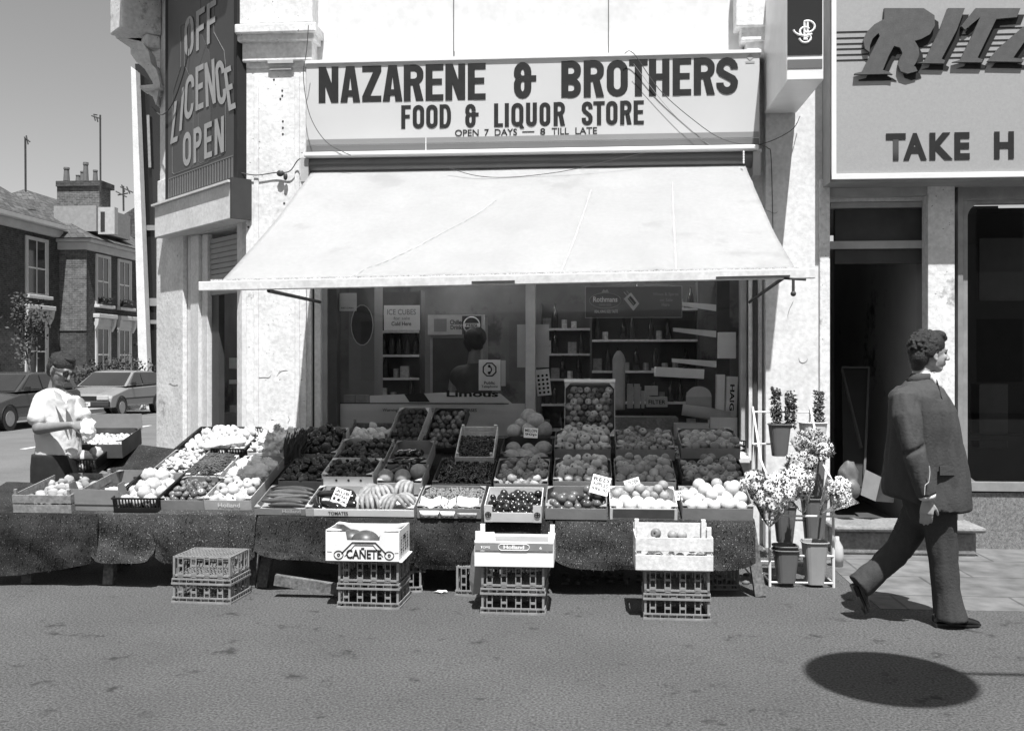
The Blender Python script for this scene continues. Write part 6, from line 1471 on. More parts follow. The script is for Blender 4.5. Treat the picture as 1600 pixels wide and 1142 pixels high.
# interior chilled cabinet with pale header
cab = thing('drinks_cabinet', 'tall drinks cabinet with a round badge header inside the shop', 'cabinet', PY(714, 700, 1.9))
m = MB(); a = PY(672, 492, 1.9); X1 = fx(755, 1.9); m.box(a.x, X1, 1.9, 2.4, 0, a.z); m.build('cabinet_body', mat('cabinet enamel', .30, .5), cab)
m = MB(); m.box(a.x+.03, X1-.05, 1.893, 1.899, .3, fz(700, 528, 1.9)); m.build('cabinet_door', mat('cabinet dark glass', .05, .2), cab)
m = MB(); m.box(a.x-.02, X1+.02, 1.87, 1.895, fz(714, 523, 1.9), fz(714, 492, 1.9)); m.build('header', mat('header panel', .5), cab)
yq = 1.866
m = MB(); c = PY(737, 508, yq); m.tube([c, c+Vector((0, -.003, 0))], .085, 16); m.box(fx(722, yq), fx(752, yq), yq, yq+.003, c.z-.1, c.z+.1); m.build('badge_ground', card_d, cab)
m = MB(); m.tube([c+Vector((.088*math.cos(R(a)), -.005, .088*math.sin(R(a)))) for a in range(0, 361, 20)], .007, 4); m.box(c.x-.08, c.x+.08, yq-.006, yq-.004, c.z-.02, c.z+.02); m.build('badge', paper, cab)
text('PEPSI', c+Vector((-.06, -.008, -.014)), (1,0,0), (0,0,1), .12, .028, ink, 'lettering', cab, .02)
text('Chilled', PY(703, 507, yq), (1,0,0), (0,0,1), .15, .05, ink, 'lettering', cab, .02); text('Drinks', PY(704, 515, yq), (1,0,0), (0,0,1), .14, .045, ink, 'lettering', cab, .02)
m = MB(); m.box(fx(678, yq), fx(698, yq), yq, yq+.003, c.z-.07, c.z+.07); m.build('header_picture', card_g, cab)
m = MB(); hx = PY(742, 533, 1.2); m.ell(hx, (.12, .12, .14), 18, 12, None, bumpy(.15, 4)); m.ell(hx+Vector((-.02, 0, -.45)), (.25, .14, .3), 16, 12); m.limb(hx+Vector((0,0,-.1)), .07, hx+Vector((-.02,0,-.3)), .09)
ps2 = thing('person', 'shop assistant seen dimly from behind inside the window by the drinks cabinet', 'person', Vector((hx.x, hx.y, 0)))
m = MB(); m.ell(hx, (.09, .10, .12), 18, 12); m.limb(hx+Vector((0,0,-.1)), .06, hx+Vector((-.01,0,-.22)), .07); m.limb(hx+Vector((-.12,0,-.36)), .12, hx+Vector((.10,0,-.36)), .12); m.limb(hx+Vector((0,0,-.4)), .17, hx+Vector((0,0,-.9)), .15); m.limb(hx+Vector((-.08,0,-.9)), .09, hx+Vector((-.08,0,-1.62)), .05); m.limb(hx+Vector((.08,0,-.9)), .09, hx+Vector((.08,0,-1.62)), .05); m.limb(hx+Vector((-.2,0,-.36)), .055, hx+Vector((-.25,-.05,-.65)), .045); m.limb(hx+Vector((-.25,-.05,-.65)), .04, hx+Vector((-.15,.2,-.7)), .03); m.limb(hx+Vector((.2,0,-.36)), .055, hx+Vector((.25,-.05,-.65)), .045); m.limb(hx+Vector((.25,-.05,-.65)), .04, hx+Vector((.15,.2,-.7)), .03)
remeshed(m, 'body', skin2, ps2, voxel=.012, sm=2)
m = MB(); m.ell(hx+Vector((0, -.01, .02)), (.115, .12, .13), 18, 12, None, bumpy(.2, 4)); m.build('hair', hair, ps2, smooth=True)
m = MB(); m.limb(hx+Vector((-.13,0,-.37)), .13, hx+Vector((.12,0,-.37)), .13); m.limb(hx+Vector((0,0,-.4)), .19, hx+Vector((0,0,-.85)), .18); remeshed(m, 'shirt', mat('dark shirt', .05), ps2, voxel=.015, sm=2)
# shelving inside with bottles
bm_d = mat('dark bottle glass', .03, .15, .3, 5, rnd=.6, spec=.7); bm_l = mat('pale packet', .4, .6, .3, 30, rnd=.5)
m = MB(); m.tube([(0,0,0), (0,0,.14), (0,0,.19), (0,0,.22), (0,0,.28)], [.036, .036, .026, .014, .013], 10); bot_me = me_of(m, 'bottle', bm_d)
m = MB(); m.tube([(0,0,0), (0,0,.1)], .034, 10); tin_me = me_of(m, 'tin', bm_l, False)
m = MB(); m.box(-.05, .05, -.03, .03, 0, .15); pk_me = me_of(m, 'packet', bm_l, False)
def shelf_unit(lb, X0, X1, Y, D, zs, h, seed, fillp=.85):
    t = thing('shelf_unit', lb, 'shelving', ((X0+X1)/2, Y, 0)); m = MB(); m.box(X0, X1, Y+D, Y+D+.02, 0, h); m.box(X0-.02, X0, Y, Y+D+.02, 0, h); m.box(X1, X1+.02, Y, Y+D+.02, 0, h); m.build('back_panel', mat('shelf back', .10), t)
    for z in zs: m = MB(); m.box(X0, X1, Y, Y+D-.001, z-.025, z); m.build('shelf', trim_w, t)
    r = random.Random(seed)
    for z in zs:
        x = X0+.06
        while x < X1-.05:
            if r.random() < fillp:
                k = r.choice((0, 0, 1, 2)); o = bpy.data.objects.new(('bottle', 'tin', 'packet')[k], (bot_me, tin_me, pk_me)[k]); COL.objects.link(o); o.location = (x, Y+.08+r.random()*.05, z+.001); o.scale = (1, 1, r.uniform(.8, 1.1))
                tag(o, ('bottle standing on a shelf of the ', 'tin standing on a shelf of the ', 'packet standing on a shelf of the ')[k]+lb.split(' unit')[0]+' unit', ('bottle', 'tin', 'packet')[k], ('bottles', 'tins', 'packets')[k]+' on the '+lb.split(' unit')[0]+' unit')
            x += r.uniform(.085, .13)
shelf_unit('back wall shelf unit behind the counter', fx(560, 2.2), fx(655, 2.2), 2.2, .25, (.9, 1.15, 1.42, 1.68, 1.95), 2.4, 2)
shelf_unit('spirits shelf unit in the middle of the shop', fx(925, 2.4), fx(1090, 2.4), 2.4, .25, (.8, 1.15, 1.5, 1.85, 2.2), 2.5, 3)
shelf_unit('far left grocery shelf unit beyond the mullion', fx(846, 3.0), fx(925, 3.0), 3.0, .25, (.8, 1.1, 1.4, 1.7, 2.0), 2.3, 5)
lampm = bpy.data.materials.new('lit fluorescent tube'); lampm.use_nodes = True; lampm.node_tree.nodes['Principled BSDF'].inputs['Emission Color'].default_value = (1, 1, 1, 1); lampm.node_tree.nodes['Principled BSDF'].inputs['Emission Strength'].default_value = 20
for i, (x, Y, L) in enumerate(((690, .95, 1.3), (1010, 1.5, 1.3), (700, 2.3, 1.4))):  # first tube follows a strip seen there; other two are added to brighten shop
    a = PY(x, 452, Y); a.z = 2.93
    t = thing('ceiling_lamp', ('fluorescent tube lamp under the shop ceiling close behind the left pane', 'added fluorescent tube lamp brightening the shop behind the right pane', 'added fluorescent tube lamp brightening the back of the shop over the counter')[i], 'lamp', a)
    m = MB(); m.box(a.x-.04, a.x+.04, Y, Y+L, 2.95, 2.999); m.build('lamp_casing', metal_w, t); m = MB(); m.tube([(a.x, Y+.02, 2.93), (a.x, Y+L-.02, 2.93)], .018, 8); m.build('lamp_tube', lampm, t)
# bracket shelves at right of the window, white edges
rs = thing('window_shelves', 'stack of slanting white edged shelves holding parcels at the right window side', 'shelving', PY(1090, 560, .55))
for (x0, x1, y, dy) in ((1066, 1119, 472, 4), (1052, 1119, 512, 5), (1050, 1119, 560, 4), (1018, 1100, 575, 6)):
    m = MB(); a = PY(x0, y, .75); b = PY(x1, y+dy, .40); m.prism([a, b, b+Vector((0,0,-.06)), a+Vector((0,0,-.035))], 0, (0, .02, 0)); c = a+Vector((0, .02, -.001)); d = b+Vector((0, .02, -.001)); m.add([c, d, d+Vector((0, .4, 0)), c+Vector((0, .15, 0))], [(0,1,2,3)]); m.build('shelf', metal_w, rs)
m = MB(); m.box(fx(1120, .42), fx(1140, .42), .42, .46, .9, 2.6); m.build('shelf_post', card_d, rs)
def stackbox(lb, x0, x1, y0, y1, Y, D, mt, nm='goods_box', cat='box', txt=None, roll=0):
    a = PY(x0, y1, Y); W = fx(x1, Y)-fx(x0, Y); H = fz((x0+x1)/2, y0, Y)-a.z; m = MB(); m.box(0, W, 0, D, 0, H); o = m.build(nm, mt, bevel=.003); o.location = a; o.rotation_euler = (0, roll, 0); tag(o, lb, cat)
    if txt: text(txt, Vector((W*.1, -.0005, H*.3)), (1,0,0), (0,0,1), W*.8, H*.4, ink, 'lettering', o, .02)
    return o, W, H
YS = .30
stackbox('long pale wrapped parcel on the lowest window shelf', 1024, 1100, 573, 588, .30, .2, paper, 'parcel', 'parcel', roll=R(3))
stackbox('white square box standing bright in the window corner', 1123, 1150, 519, 560, .32, .12, paper)
o, W, H = stackbox('narrow pale bottle box left of the lettered whisky box', 1119, 1132, 585, 645, .28, .10, paper, 'bottle_box', roll=R(1))
o, W, H = stackbox('white bottle box lettered down its side in the window corner', 1134, 1151, 588, 650, .24, .10, paper, 'bottle_box', roll=R(2))
text('HAIG', Vector((W*.30, -.0005, H*.80)), (0,0,-1), (1,0,0), H*.66, W*.42, ink, 'lettering', o, .03)
o, W, H = stackbox('pale arched card in the lower right of the window', 1072, 1112, 620, 645, .30, .02, card_m, 'arched_card', 'card'); m = MB(); m.prism([(W/2+W/2*math.cos(R(a)), 0, H+W*.42*math.sin(R(a))) for a in range(0, 181, 15)], 0, (0, .02, 0)); m.build('arched_top', paper_g, o, local=True)
for i, (x0, x1, y0, y1) in enumerate(((980, 989, 600, 638), (991, 1000, 600, 638), (1002, 1007, 612, 638))): stackbox(('tall narrow packet at the left of three in the window', 'tall narrow packet in the middle of three in the window', 'short narrow packet at the right of three in the window')[i], x0, x1, y0, y1, .40, .05, card_m, 'packet', 'packet')
stackbox('small square pale box above the wide box in the window', 1008, 1028, 603, 618, .42, .08, card_m); stackbox('wide low box with printed front in the window', 1010, 1043, 620, 636, .40, .1, card_m, txt='FILTER')
m = MB(); a = PY(967, 640, .34); b = PY(967, 548, .34); m.loft([[a.lerp(b, t)+Vector((w2*math.copysign(abs(math.cos(q))**.7, math.cos(q)), .05*math.sin(q), 0)) for q in [k*math.pi/7 for k in range(14)]] for t, w2 in ((0, .055), (.1, .057), (.85, .058), (.93, .045), (1, .015))]); tag(m.build('tall_bottle', card_m, smooth=True), 'tall pale ribbed container standing in the middle of the window', 'container')
stackbox('low dark table edge behind the back tomato trays', 955, 1060, 652, 690, .30, .3, wood_m, 'wooden_ledge', 'ledge'); stackbox('pale carton behind the back tomato trays', 1055, 1108, 662, 690, .12, .2, card_w); stackbox('bright white carton lying in the window corner', 1110, 1152, 652, 690, .11, .2, paper)
m = MB(); m.tube([PY(1066, 640, .22), PY(1108, 646, .20), PY(1140, 652, .18)], [.05, .055, .05], 12); tag(m.build('paper_roll', paper_g, smooth=True), 'rolled paper lying above the bright carton in the window corner', 'roll')
# left interior column with oval badge
col = thing('interior_column', 'grey tiled column with a dark oval badge inside the left of the window', 'column', PY(565, 700, .9))
m = MB(); m.box(fx(545, .9), fx(585, .9), .9, 1.3, 0, 2.99); m.build('column_body', mat('column tiles', .2, .5, .1, 4), col)
m = MB(); c = PY(566, 508, .895); m.ell(c, (.11, .006, .2), 20, 12); m.build('oval_badge', card_d, col); m = MB(); m.tube([c+Vector((.11*math.cos(R(a)), -.006, .2*math.sin(R(a)))) for a in range(0, 361, 20)], .005, 4); m.build('badge_rim', paper_g, col)
# in the corner doorway: poster, stool and shelf items seen through it
for i, (x0, x1, y0, y1, tx) in enumerate(((358, 370, 556, 576, None), (358, 371, 592, 600, None), (359, 372, 627, 668, 'ICE'))):
    a = Cp(x0, y1, -.7); m = MB(); wv = (Cp(x1, y1, -.7)-a); H = (y1-y0)/170
    m.prism([a, a+wv, a+wv+Z*H, a+Z*H], 0, (0, .02, 0)); tag(m.build('packed_goods', paper), ('small white box on the shelf seen through the corner doorway', 'white tray on the shelf seen through the corner doorway', 'tall white printed card seen low in the corner doorway')[i], 'box')
m = MB(); a = Cp(340, 700, -.5); m.box(a.x, a.x+.35, a.y, a.y+.3, 0, 1.05); tag(m.build('counter_block', card_m), 'pale low counter end just inside the corner doorway', 'counter')
m = MB()
pbox(m, 335, 371, 447, 452, -.02, -.01) if False else None
# takeaway window interior: things on dark shelves
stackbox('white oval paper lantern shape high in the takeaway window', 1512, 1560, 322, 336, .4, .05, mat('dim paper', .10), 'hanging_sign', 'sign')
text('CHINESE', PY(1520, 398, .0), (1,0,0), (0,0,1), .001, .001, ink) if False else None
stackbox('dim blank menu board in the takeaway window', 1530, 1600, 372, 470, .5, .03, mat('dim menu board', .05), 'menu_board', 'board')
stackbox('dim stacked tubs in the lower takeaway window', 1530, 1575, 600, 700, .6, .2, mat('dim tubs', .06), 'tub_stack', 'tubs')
# ================= far side of the side street =================
brick_d = brickmat('dark brick', .055, .10, .225, .075, .010); brick_l = brickmat('brick with painted sunlight', .11, .18, .225, .075, .010); slate = brickmat('roof slates', .085, .03, .3, .2, .01, amp=.3)  # brick_l is a paler copy of the brick, sunlight put into its colour
stucco = mat('pale stucco', .50, .85, .1, 2, stain=.3, stain_v=.3, stain_s=2); win_d = mat('dark window glass', .03, .1, .3, .5, spec=.8)
XB = -19.5; XA = -20.6
YB0, YB1 = 29.6, 36.6
def house_window(h, X, y0, y1, z0, z1, hood=False, sill=True, name='window'):
    m = MB(); t = .13; m.box(X, X+.06, y0-t, y0, z0, z1+t); m.box(X, X+.06, y1, y1+t, z0, z1+t); m.box(X, X+.06, y0, y1, z1, z1+t)
    f = m.build(name, stucco, h)
    m = MB(); m.box(X-.1, X+.012, y0, y1, z0, z1); m.build('pane', win_d, f)
    m = MB(); mid = (z0+z1)/2; m.box(X+.013, X+.03, y0, y1, mid-.03, mid+.03); m.box(X+.013, X+.03, (y0+y1)/2-.02, (y0+y1)/2+.02, z0, z1); m.box(X+.013, X+.035, y0, y0+.06, z0, z1); m.box(X+.013, X+.035, y1-.06, y1, z0, z1); m.box(X+.013, X+.035, y0+.06, y1-.06, z0, z0+.08); m.build('sash', metal_w, f)
    if sill: m = MB(); m.box(X, X+.22, y0-.2, y1+.2, z0-.13, z0-.001); m.build('sill', stucco, f, bevel=.02)
    if hood:
        m = MB(); m.box(X, X+.28, y0-.3, y1+.3, z1+.45, z1+.62); m.box(X, X+.10, y0-.22, y1+.22, z1+.132, z1+.449)
        for yy in (y0-.28, y1+.10): m.prism([(X+.062, yy, z1+.449), (X+.25, yy, z1+.449), (X+.2, yy, z1+.15), (X+.062, yy, z1-.1)], 0, (0, .18, 0))
        m.build('hood', stucco, f, bevel=.02)
hB = thing('brick_house', 'dark brick corner house with tall white framed windows and chimney stack', 'house', (XB-4, 34, 0))
zB = 6.45
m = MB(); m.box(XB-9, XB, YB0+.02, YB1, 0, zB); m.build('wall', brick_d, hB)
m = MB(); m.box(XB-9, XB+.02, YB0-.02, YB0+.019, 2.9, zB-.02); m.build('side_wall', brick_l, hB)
m = MB(); m.box(XB-9.2, XB+.35, YB0-.3, YB1+.1, zB, zB+.14); m.box(XB-9.1, XB+.18, YB0-.18, YB1, zB-.3, zB-.001); m.build('cornice', stucco, hB, bevel=.03)
for yc in (30.95, 32.85):
    house_window(hB, XB, yc-.5, yc+.5, 4.0, 5.95); house_window(hB, XB, yc-.5, yc+.5, .9, 3.0, hood=True)
m = MB(); e = .4; zr = 9.2
m.add([(XB+e, YB0-e, zB+.14), (XB+e, YB1+e, zB+.14), (XB-9.4, YB1+e, zB+.14), (XB-9.4, YB0-e, zB+.14), (XB-4.5, YB0+3.2, zr), (XB-4.5, YB1-1, zr)], [(0,1,5,4),(1,2,5),(2,3,4,5),(3,0,4),(0,3,2,1)]); m.build('roof', slate, hB)
m = MB(); a = PD(95, 368, 40); b_ = PD(152, 322, 40)
def dbox(x0, x1, y0, y1, d, dep): # axis aligned box seen at px rect at depth d
    A_ = PD(x0, y1, d); B_ = PD(x1, y0, d); return (A_.x, B_.x, A_.y, A_.y+dep, A_.z, B_.z)
m.box(*dbox(84, 153, 322, 362, 40.6, 3)); m.build('dormer', mat('grey lead cladding', .28), hB)
m = MB(); bx_ = dbox(153.2, 180, 324, 366, 40.6, .3); m.box(*bx_); dm = m.build('dormer_front', mat('dormer frame paint', .4), hB)
m = MB()
for x in (157, 169): m.box(*dbox(x, x+7, 331, 362, 40.58, .05))
m.build('pane', win_d, dm)
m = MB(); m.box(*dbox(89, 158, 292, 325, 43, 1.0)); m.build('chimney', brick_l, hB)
m = MB(); m.box(*dbox(87, 161, 283, 291.5, 42.9, 1.2)); m.build('chimney_cap', brick_d, hB)
for (x, y, w2) in ((104, 262, 5), (134, 254, 4.5), (149, 266, 4), (129, 268, 4), (122, 274, 4)):
    p = PD(x, 283, 43.4); m = MB(); H = (283-y)/F*43.4; m.tube([p, p+Vector((0,0,H*.85)), p+Vector((0,0,H*.86)), p+Vector((0,0,H))], [w2/F*43.4, w2*.75/F*43.4, w2*.95/F*43.4, w2*.9/F*43.4], 10); m.build('chimney_pot', mat('clay pot', .12) if 'clay pot' not in MATS else MATS['clay pot'], hB)
hA = thing('terrace_house', 'dark brick terrace house at the far left with stucco bay', 'house', (XA-4, 28, 0))
m = MB(); m.box(XA-9, XA, 20, 29.55, 0, 6.9); m.build('wall', brick_d, hA)
m = MB(); m.box(XA-9, XA+.4, 19.8, 29.5, 6.9, 7.1); m.box(XA-9, XA+.2, 20, 29.53, 6.6, 6.899); m.build('cornice', stucco, hA, bevel=.03)
for yc in (23.6, 27.9):
    house_window(hA, XA, yc-.65, yc+.65, 4.2, 6.3); house_window(hA, XA, yc-.65, yc+.65, .9, 3.2, hood=True)
m = MB(); m.add([(XA+.4, 19.8, 7.1), (XA+.4, 29.5, 7.1), (XA-9, 29.5, 7.1), (XA-9, 19.8, 7.1), (XA-4.5, 19.8, 9.9), (XA-4.5, 29.5, 9.9)], [(0,1,5,4),(2,3,4,5),(0,4,3),(1,2,5),(0,3,2,1)]); m.build('roof', slate, hA)
# row beyond, house with dormer at px 170-212
hC = thing('rear_house', 'brick house with small windows rising behind the corner house', 'house', (XB-3, 46, 0))
m = MB(); m.box(XB-8, XB-.3, 45, 60, 0, 8.2); m.build('wall', brick_d, hC); m = MB(); m.add([(XB-.1, 44.8, 8.6), (XB-.1, 60, 8.6), (XB-8, 60, 8.6), (XB-8, 44.8, 8.6), (XB-4, 44.8, 11), (XB-4, 60, 11)], [(0,1,5,4),(2,3,4,5),(0,4,3),(1,2,5),(0,3,2,1)]); m.build('roof', slate, hC)
house_window(hC, XB-.3, 46, 47, 6, 7.6); 
# white framed modern block
wb2 = thing('modern_block', 'tall modern block edge with white column and dark glazing behind it', 'building', PD(220, 640, 34))
def colbox(m, x0, x1, y0, y1, d, dep): m.box(*dbox(x0, x1, y0, y1, d, dep))
m = MB(); A0_ = PD(205, 100, 34); m.prism([PD(204.5, 104, 34), PD(212, 110, 34), PD(233, 640, 34), PD(218, 640, 34)], 0, FWD*.4); m.build('white_column', render_w, wb2)
m = MB(); m.prism([PD(211, 100, 34.6), PD(262, 100, 34.6), PD(262, 645, 34.6), PD(231, 645, 34.6)], 0, FWD*3); m.build('glazing', mat('dark block glazing', .015, .15, .3, .4, spec=.8), wb2)
m = MB()
for (y0, y1) in ((352, 360), (466, 478), (500, 506)): m.prism([PD(220, y0, 34.5), PD(262, y0, 34.5), PD(262, y1, 34.5), PD(220, y1, 34.5)], 0, FWD*.1)
m.prism([PD(229, 180, 34.45), PD(233, 180, 34.45), PD(236, 262, 34.45), PD(232, 262, 34.45)], 0, FWD*.05)
m.build('glazing_bar', metal_g, wb2)
# more terrace to close the street beyond
hD = thing('end_terrace', 'long terrace closing the far end of the side street', 'house', (-12, 90, 0)); m = MB(); m.box(-45, 6, 95, 105, 0, 7); m.build('wall', brick_d, hD); m = MB(); m.add([(-45, 94.6, 7), (6, 94.6, 7), (6, 105.4, 7), (-45, 105.4, 7), (-45, 100, 9.5), (6, 100, 9.5)], [(0,1,5,4),(2,3,4,5),(0,4,3),(1,2,5),(0,3,2,1)]); m.build('roof', slate, hD)
# aerials
def aerial(lb, x, y0, y1, d, parts):
    m = MB(); m.tube([PD(x, y1, d), PD(x-.5, y0, d)], .04, 5)
    for (xa, ya, xb2, yb2) in parts: m.tube([PD(xa, ya, d), PD(xb2, yb2, d)], .028, 4)
    tag(m.build('roof_aerial', metal_d), lb, 'aerial', 'roof aerials')
aerial('tall thin roof aerial standing beside the chimney pots', 157, 180, 300, 42.4, ((143, 181, 158, 186), (147, 181, 149, 189), (151, 183, 153, 191), (146, 179, 152, 180)))
aerial('low branching roof aerial right of the chimney', 193, 291, 330, 41, ((188, 292, 208, 301), (181, 299, 198, 308), (184, 305, 200, 302), (190, 289, 195, 300), (198, 292, 203, 303)))
aerial('roof aerial cut by the left edge of the picture', 40, 216, 300, 38, ((38, 214, 47, 222), (41, 212, 44, 226)))
# bushes and railings
leafm = mat('bush leaves', .045, .7, .45, 1.5, rnd=0, fine=9); 
def bush(lb, c, rx, ry, rz, n, seed, trunk=False, sz2=.10):
    r = random.Random(seed); t = thing('shrub' if not trunk else 'small_tree', lb, 'shrub' if not trunk else 'tree', Vector((c.x, c.y, 0))); m = MB()
    cl = [(Vector((r.uniform(-.7,.7)*rx, r.uniform(-.7,.7)*ry, r.uniform(-.7,.7)*rz)), r.uniform(.3, .5)) for _ in range(9)]
    for i in range(n):
        b_, k = cl[r.randrange(9)]; v = Vector((r.gauss(0, .5), r.gauss(0, .5), r.gauss(0, .5))); p = c + b_ + Vector((v.x*rx*k*1.3, v.y*ry*k*1.3, v.z*rz*k*1.3)); u = Vector((r.gauss(0,1), r.gauss(0,1), r.gauss(0,1))).normalized(); w3 = u.orthogonal().normalized(); L = sz2*r.uniform(.5, 1.1)
        m.add([p-w3*L*.35, p+u*L*.7, p+w3*L*.35, p-u*L*.7], [(0,1,2,3)])
    m.build('crown' if trunk else 'foliage', leafm, t); m = MB(); m.tube([Vector((c.x, c.y, 0)), Vector((c.x+.05, c.y, c.z*.6)), c], [.07, .05, .02], 6)
    for k in range(4): m.tube([Vector((c.x, c.y, c.z*.6)), c+cl[k][0]], [.03, .01], 5)
    m.build('trunk' if trunk else 'stem', wood_o, t)
for i, (x, y, d, rx, rz, n, lb) in enumerate(((186, 585, 33, .9, .55, 900, 'dark shrub behind the parked hatchback roof'), (160, 592, 33, .7, .5, 600, 'low shrub left of the windows behind the parked hatchback'), (128, 598, 33, .7, .45, 500, 'low shrub beside the railings near the shopkeeper head'), (44, 515, 30, .45, 1.0, 900, 'leafy small tree at the far left in front of the terrace'), (240, 572, 36, .5, .9, 700, 'dark shrub between the white column and the shop corner'), (178, 340, 46, .01, .01, 1, ''), (204, 322, 50, .8, .6, 500, 'tree top showing beyond the corner house roof'))):
    if lb and i != 6: bush(lb, PD(x, y, d), rx, .6, rz, n, i, trunk=(i in (3, 6)))
for i, (yc, zc) in enumerate(((30.95, 3.98), (32.85, 3.98))):
    r = random.Random(i); m = MB()
    for k in range(140):
        p = Vector((XB+.15+r.uniform(-.06,.08), yc+r.uniform(-.4,.4), zc+.12+r.uniform(-.05,.22))); u = Vector((r.gauss(0,1), r.gauss(0,1), r.gauss(0,1))).normalized(); w3 = u.orthogonal().normalized(); m.add([p-w3*.03, p+u*.06, p+w3*.03, p-u*.05], [(0,1,2,3)])
    m.box(XB+.03, XB+.22, yc-.42, yc+.42, 4.0, 4.10); tag(m.build('window_box', leafm), ('leafy window box on the nearer upper window of the brick house', 'leafy window box on the farther upper window of the brick house')[i], 'window box', 'window boxes on the brick house')
m = MB(); 
for i in range(70):
    y = 22+i*.28; m.box(-15.9, -15.88, y, y+.02, .13, 1.25)
m.box(-15.905, -15.875, 22, 41.5, 1.18, 1.21); m.box(-15.905, -15.875, 22, 41.5, .3, .33); m.box(-15.96, -15.84, 22, 41.5, .13, .28)
tag(m.build('iron_railing', black), 'black iron railings along the gardens behind the parked cars', 'railing')
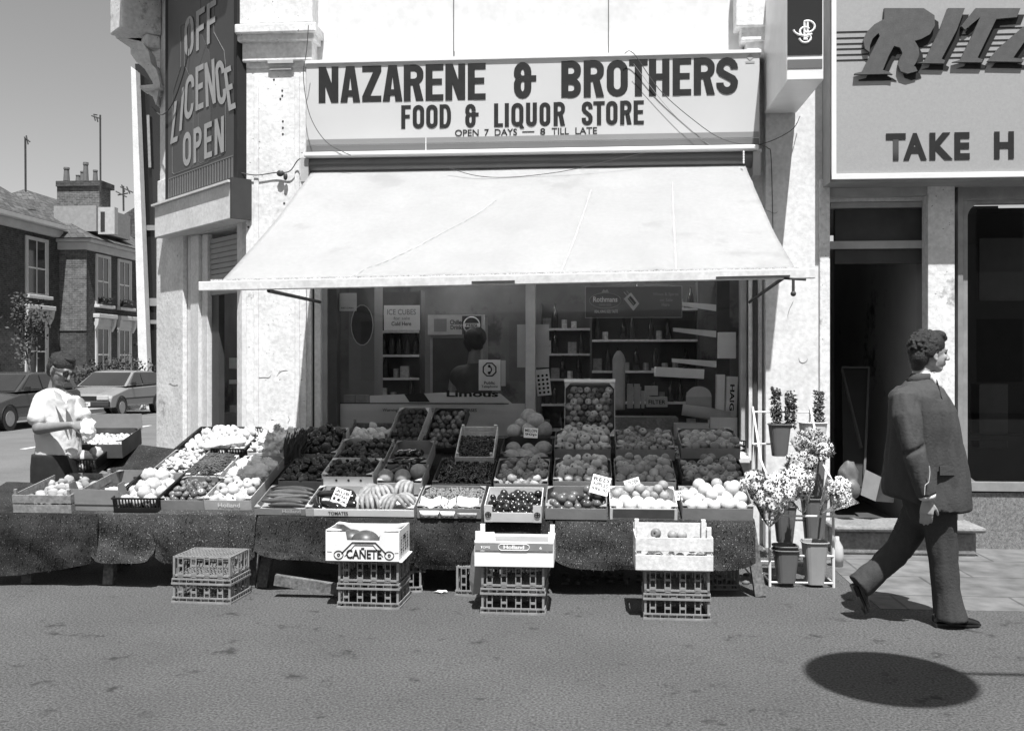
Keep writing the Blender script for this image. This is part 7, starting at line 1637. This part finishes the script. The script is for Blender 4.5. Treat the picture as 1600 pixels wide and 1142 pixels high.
# ---- cars ----
def car(lb, X, Y, L, col_, seed=0, W=1.64, plate='E 143 NCW', flip=False):
    t = thing('parked_car', lb, 'car', (X, Y, 0), 'cars parked along the side street'); pm = mat('car paint '+str(seed), col_, .25, .05, 2, spec=.5, coat=.6)
    # side profile from the front (y=0) to the back (y=L)
    low = [(0.02, .30), (0, .45), (.04, .62), (.12, .70), (.95, .86), (1.15, .90), (L*.95, .96), (L-.05, .90), (L, .60), (L-.03, .32)]
    m = MB(); ns = 9; rings = []
    for i in range(ns):
        s = i/(ns-1)*2-1; k = 1-.05*abs(s)**3; xx = s*W/2; tuck = .06*abs(s)**4
        rings.append([Vector((X+xx, Y+(y-L/2)*(1-.035*abs(s)**3)+L/2, z-(tuck if z > .6 else 0))) for y, z in low])
    m.loft(rings); b = m.build('body', pm, t, smooth=False, bevel=.02)
    rf_ = [(1.10, .90), (1.85, 1.34), (2.1, 1.38), (L-.75, 1.36), (L-.35, 1.28), (L-.12, .94)]
    m = MB(); rings = []
    for s in (-1, -.92, -.5, 0, .5, .92, 1):
        rings.append([Vector((X+s*(W/2-.05-.14*max(0, (z-.9)/.48)), Y+y, z - (.03*abs(s)**3 if z > 1.2 else 0))) for y, z in rf_])
    m.loft(rings); m.build('cabin', pm, t, bevel=.015)
    # windscreen and side glass
    g = MB(); a0, a1 = .93, 1.31; hw = W/2-.08
    g.add([(X-hw+.04, Y+1.10-.012+.03, a0), (X+hw-.04, Y+1.10-.012+.03, a0), (X+hw-.15, Y+1.78, a1), (X-hw+.15, Y+1.78, a1)], [(0,1,2,3)]); wn = g.build('windscreen', win_d, t); wn.modifiers.new('s', 'SOLIDIFY').thickness = .02
    for sx in (-1, 1):
        for (ya, yb3, yc, yd) in ((1.35, 2.15, 1.88, 2.15), (2.22, L-.45, 2.22, L-.62)):
            g = MB(); xb3 = X+sx*(W/2-.045); xt3 = X+sx*(W/2-.165); g.add([(xb3, Y+ya, .96), (xb3, Y+yb3, .96), (xt3, Y+yd, 1.30), (xt3, Y+yc, 1.30)], [(0,1,2,3)]); o = g.build('side_window', win_d, t); o.modifiers.new('s', 'SOLIDIFY').thickness = .02
    for yy in (.72, L-.78):
        for sx in (-1, 1):
            m = MB(); xx = X+sx*(W/2-.07); m.tube([(xx-.09, Y+yy, .29), (xx+.09, Y+yy, .29)], .29, 20); wl = m.build('wheel', black, t)
            m = MB(); xo = xx+sx*.092; m.tube([(xo-sx*.01, Y+yy, .29), (xo+sx*.006, Y+yy, .29)], .18, 18); m.build('rim', metal_g, wl)
            m = MB(); m.tube([(X+sx*(W/2-.004), Y+yy+.33*math.cos(R(a)), .29+.33*math.sin(R(a))) for a in range(-10, 191, 12)], .025, 5); m.build('wheel_arch', black, t)
    m = MB(); m.box(X-W/2+.02, X+W/2-.02, Y-.06, Y+.09, .33, .50); m.build('bumper', mat('dark bumper', .04) if 'dark bumper' not in MATS else MATS['dark bumper'], t, bevel=.03)
    m = MB(); m.box(X-W/2+.02, X+W/2-.02, Y+L-.09, Y+L+.06, .33, .52); m.build('bumper', MATS['dark bumper'], t, bevel=.03)
    m = MB(); m.box(X-.42, X+.42, Y-.012, Y+.03, .54, .64); m.build('grille', black, t)
    for sx in (-1, 1): m = MB(); xx = X+sx*.6; m.box(xx-.17, xx+.17, Y-.016, Y+.03, .53, .65); m.build('headlight', mat('lamp glass', .45, .1) if 'lamp glass' not in MATS else MATS['lamp glass'], t, bevel=.01)
    m = MB(); m.box(X-.27, X+.27, Y-.075, Y-.062, .36, .47); pl = m.build('number_plate', paper, t); text(plate, Vector((X-.23, Y-.0755, .375)), (1,0,0), (0,0,1), .46, .08, ink, 'lettering', pl, .02, .002)
    m = MB(); m.box(X+W/2-.005, X+W/2+.015, Y+.9, Y+L-.9, .52, .56); m.box(X-W/2-.015, X-W/2+.005, Y+.9, Y+L-.9, .52, .56); m.build('side_strip', black, t)
    for sx in (-1, 1): m = MB(); m.box(X+sx*(W/2+.06)-.06, X+sx*(W/2+.06)+.06, Y+1.35, Y+1.42, .92, 1.03); m.build('wing_mirror', black, t, bevel=.01)
    return t
cx2 = PZ(168, 652, 0)
car('grey hatchback parked facing the camera by the railings', cx2.x-.45, cx2.y-.6, 3.95, .22, 1)
car('dark car parked in front of the hatchback, partly behind the shopkeeper', cx2.x-.25, cx2.y-6.6, 4.1, .05, 2, plate='D 582 KLM')
# ---- shadow lamp added out of view, made up to cast the round road shadow ----
g0 = PZ(1388, 1057, 0); hz_ = 5.2; tp = g0 + SDIR*(hz_/SDIR.z)
rs_ = thing('shadow_lamp', 'shadow lamp added out of view, its round shade shaped to cast the road shadow', 'shadow lamp', Vector((tp.x+2.6, tp.y, 0)))
m = MB(); m.loft([[tp+Vector((r_*math.cos(k*math.pi/20), r_*1.08*math.sin(k*math.pi/20), z_)) for k in range(40)] for r_, z_ in ((.41, -.03), (.41, 0), (.33, .07), (.12, .14), (.10, .2))]); m.build('lamp_shade', metal_w, rs_)
m = MB(); m.ell(tp+Vector((0, 0, -.06)), (.13, .13, .09)); m.build('lamp_bulb', mat('opal lamp glass', .6, .2), rs_)
m = MB(); m.tube([tp+Vector((0, 0, .18)), tp+Vector((2.6, 0, .22))], .02, 8); m.build('bracket_arm', metal_g, rs_)
m = MB(); m.tube([Vector((tp.x+2.6, tp.y, 0)), tp+Vector((2.6, 0, .4))], .045, 10); m.build('pole', metal_g, rs_)
# houses opposite, reflected in the shop glass
ho = thing('opposite_terrace', 'terrace across the road mirrored faintly in the shop glass', 'house', (0, -24, 0)); m = MB(); m.box(-30, 30, -32, -24, 0, 8); m.build('wall', stucco, ho)
m = MB()
for i in range(12):
    for z in (1, 4.5): x = -27+i*5; m.box(x, x+1.4, -24, -23.95, z, z+2)
m.build('windows', win_d, ho)

bpy.data.scenes.remove(WK)
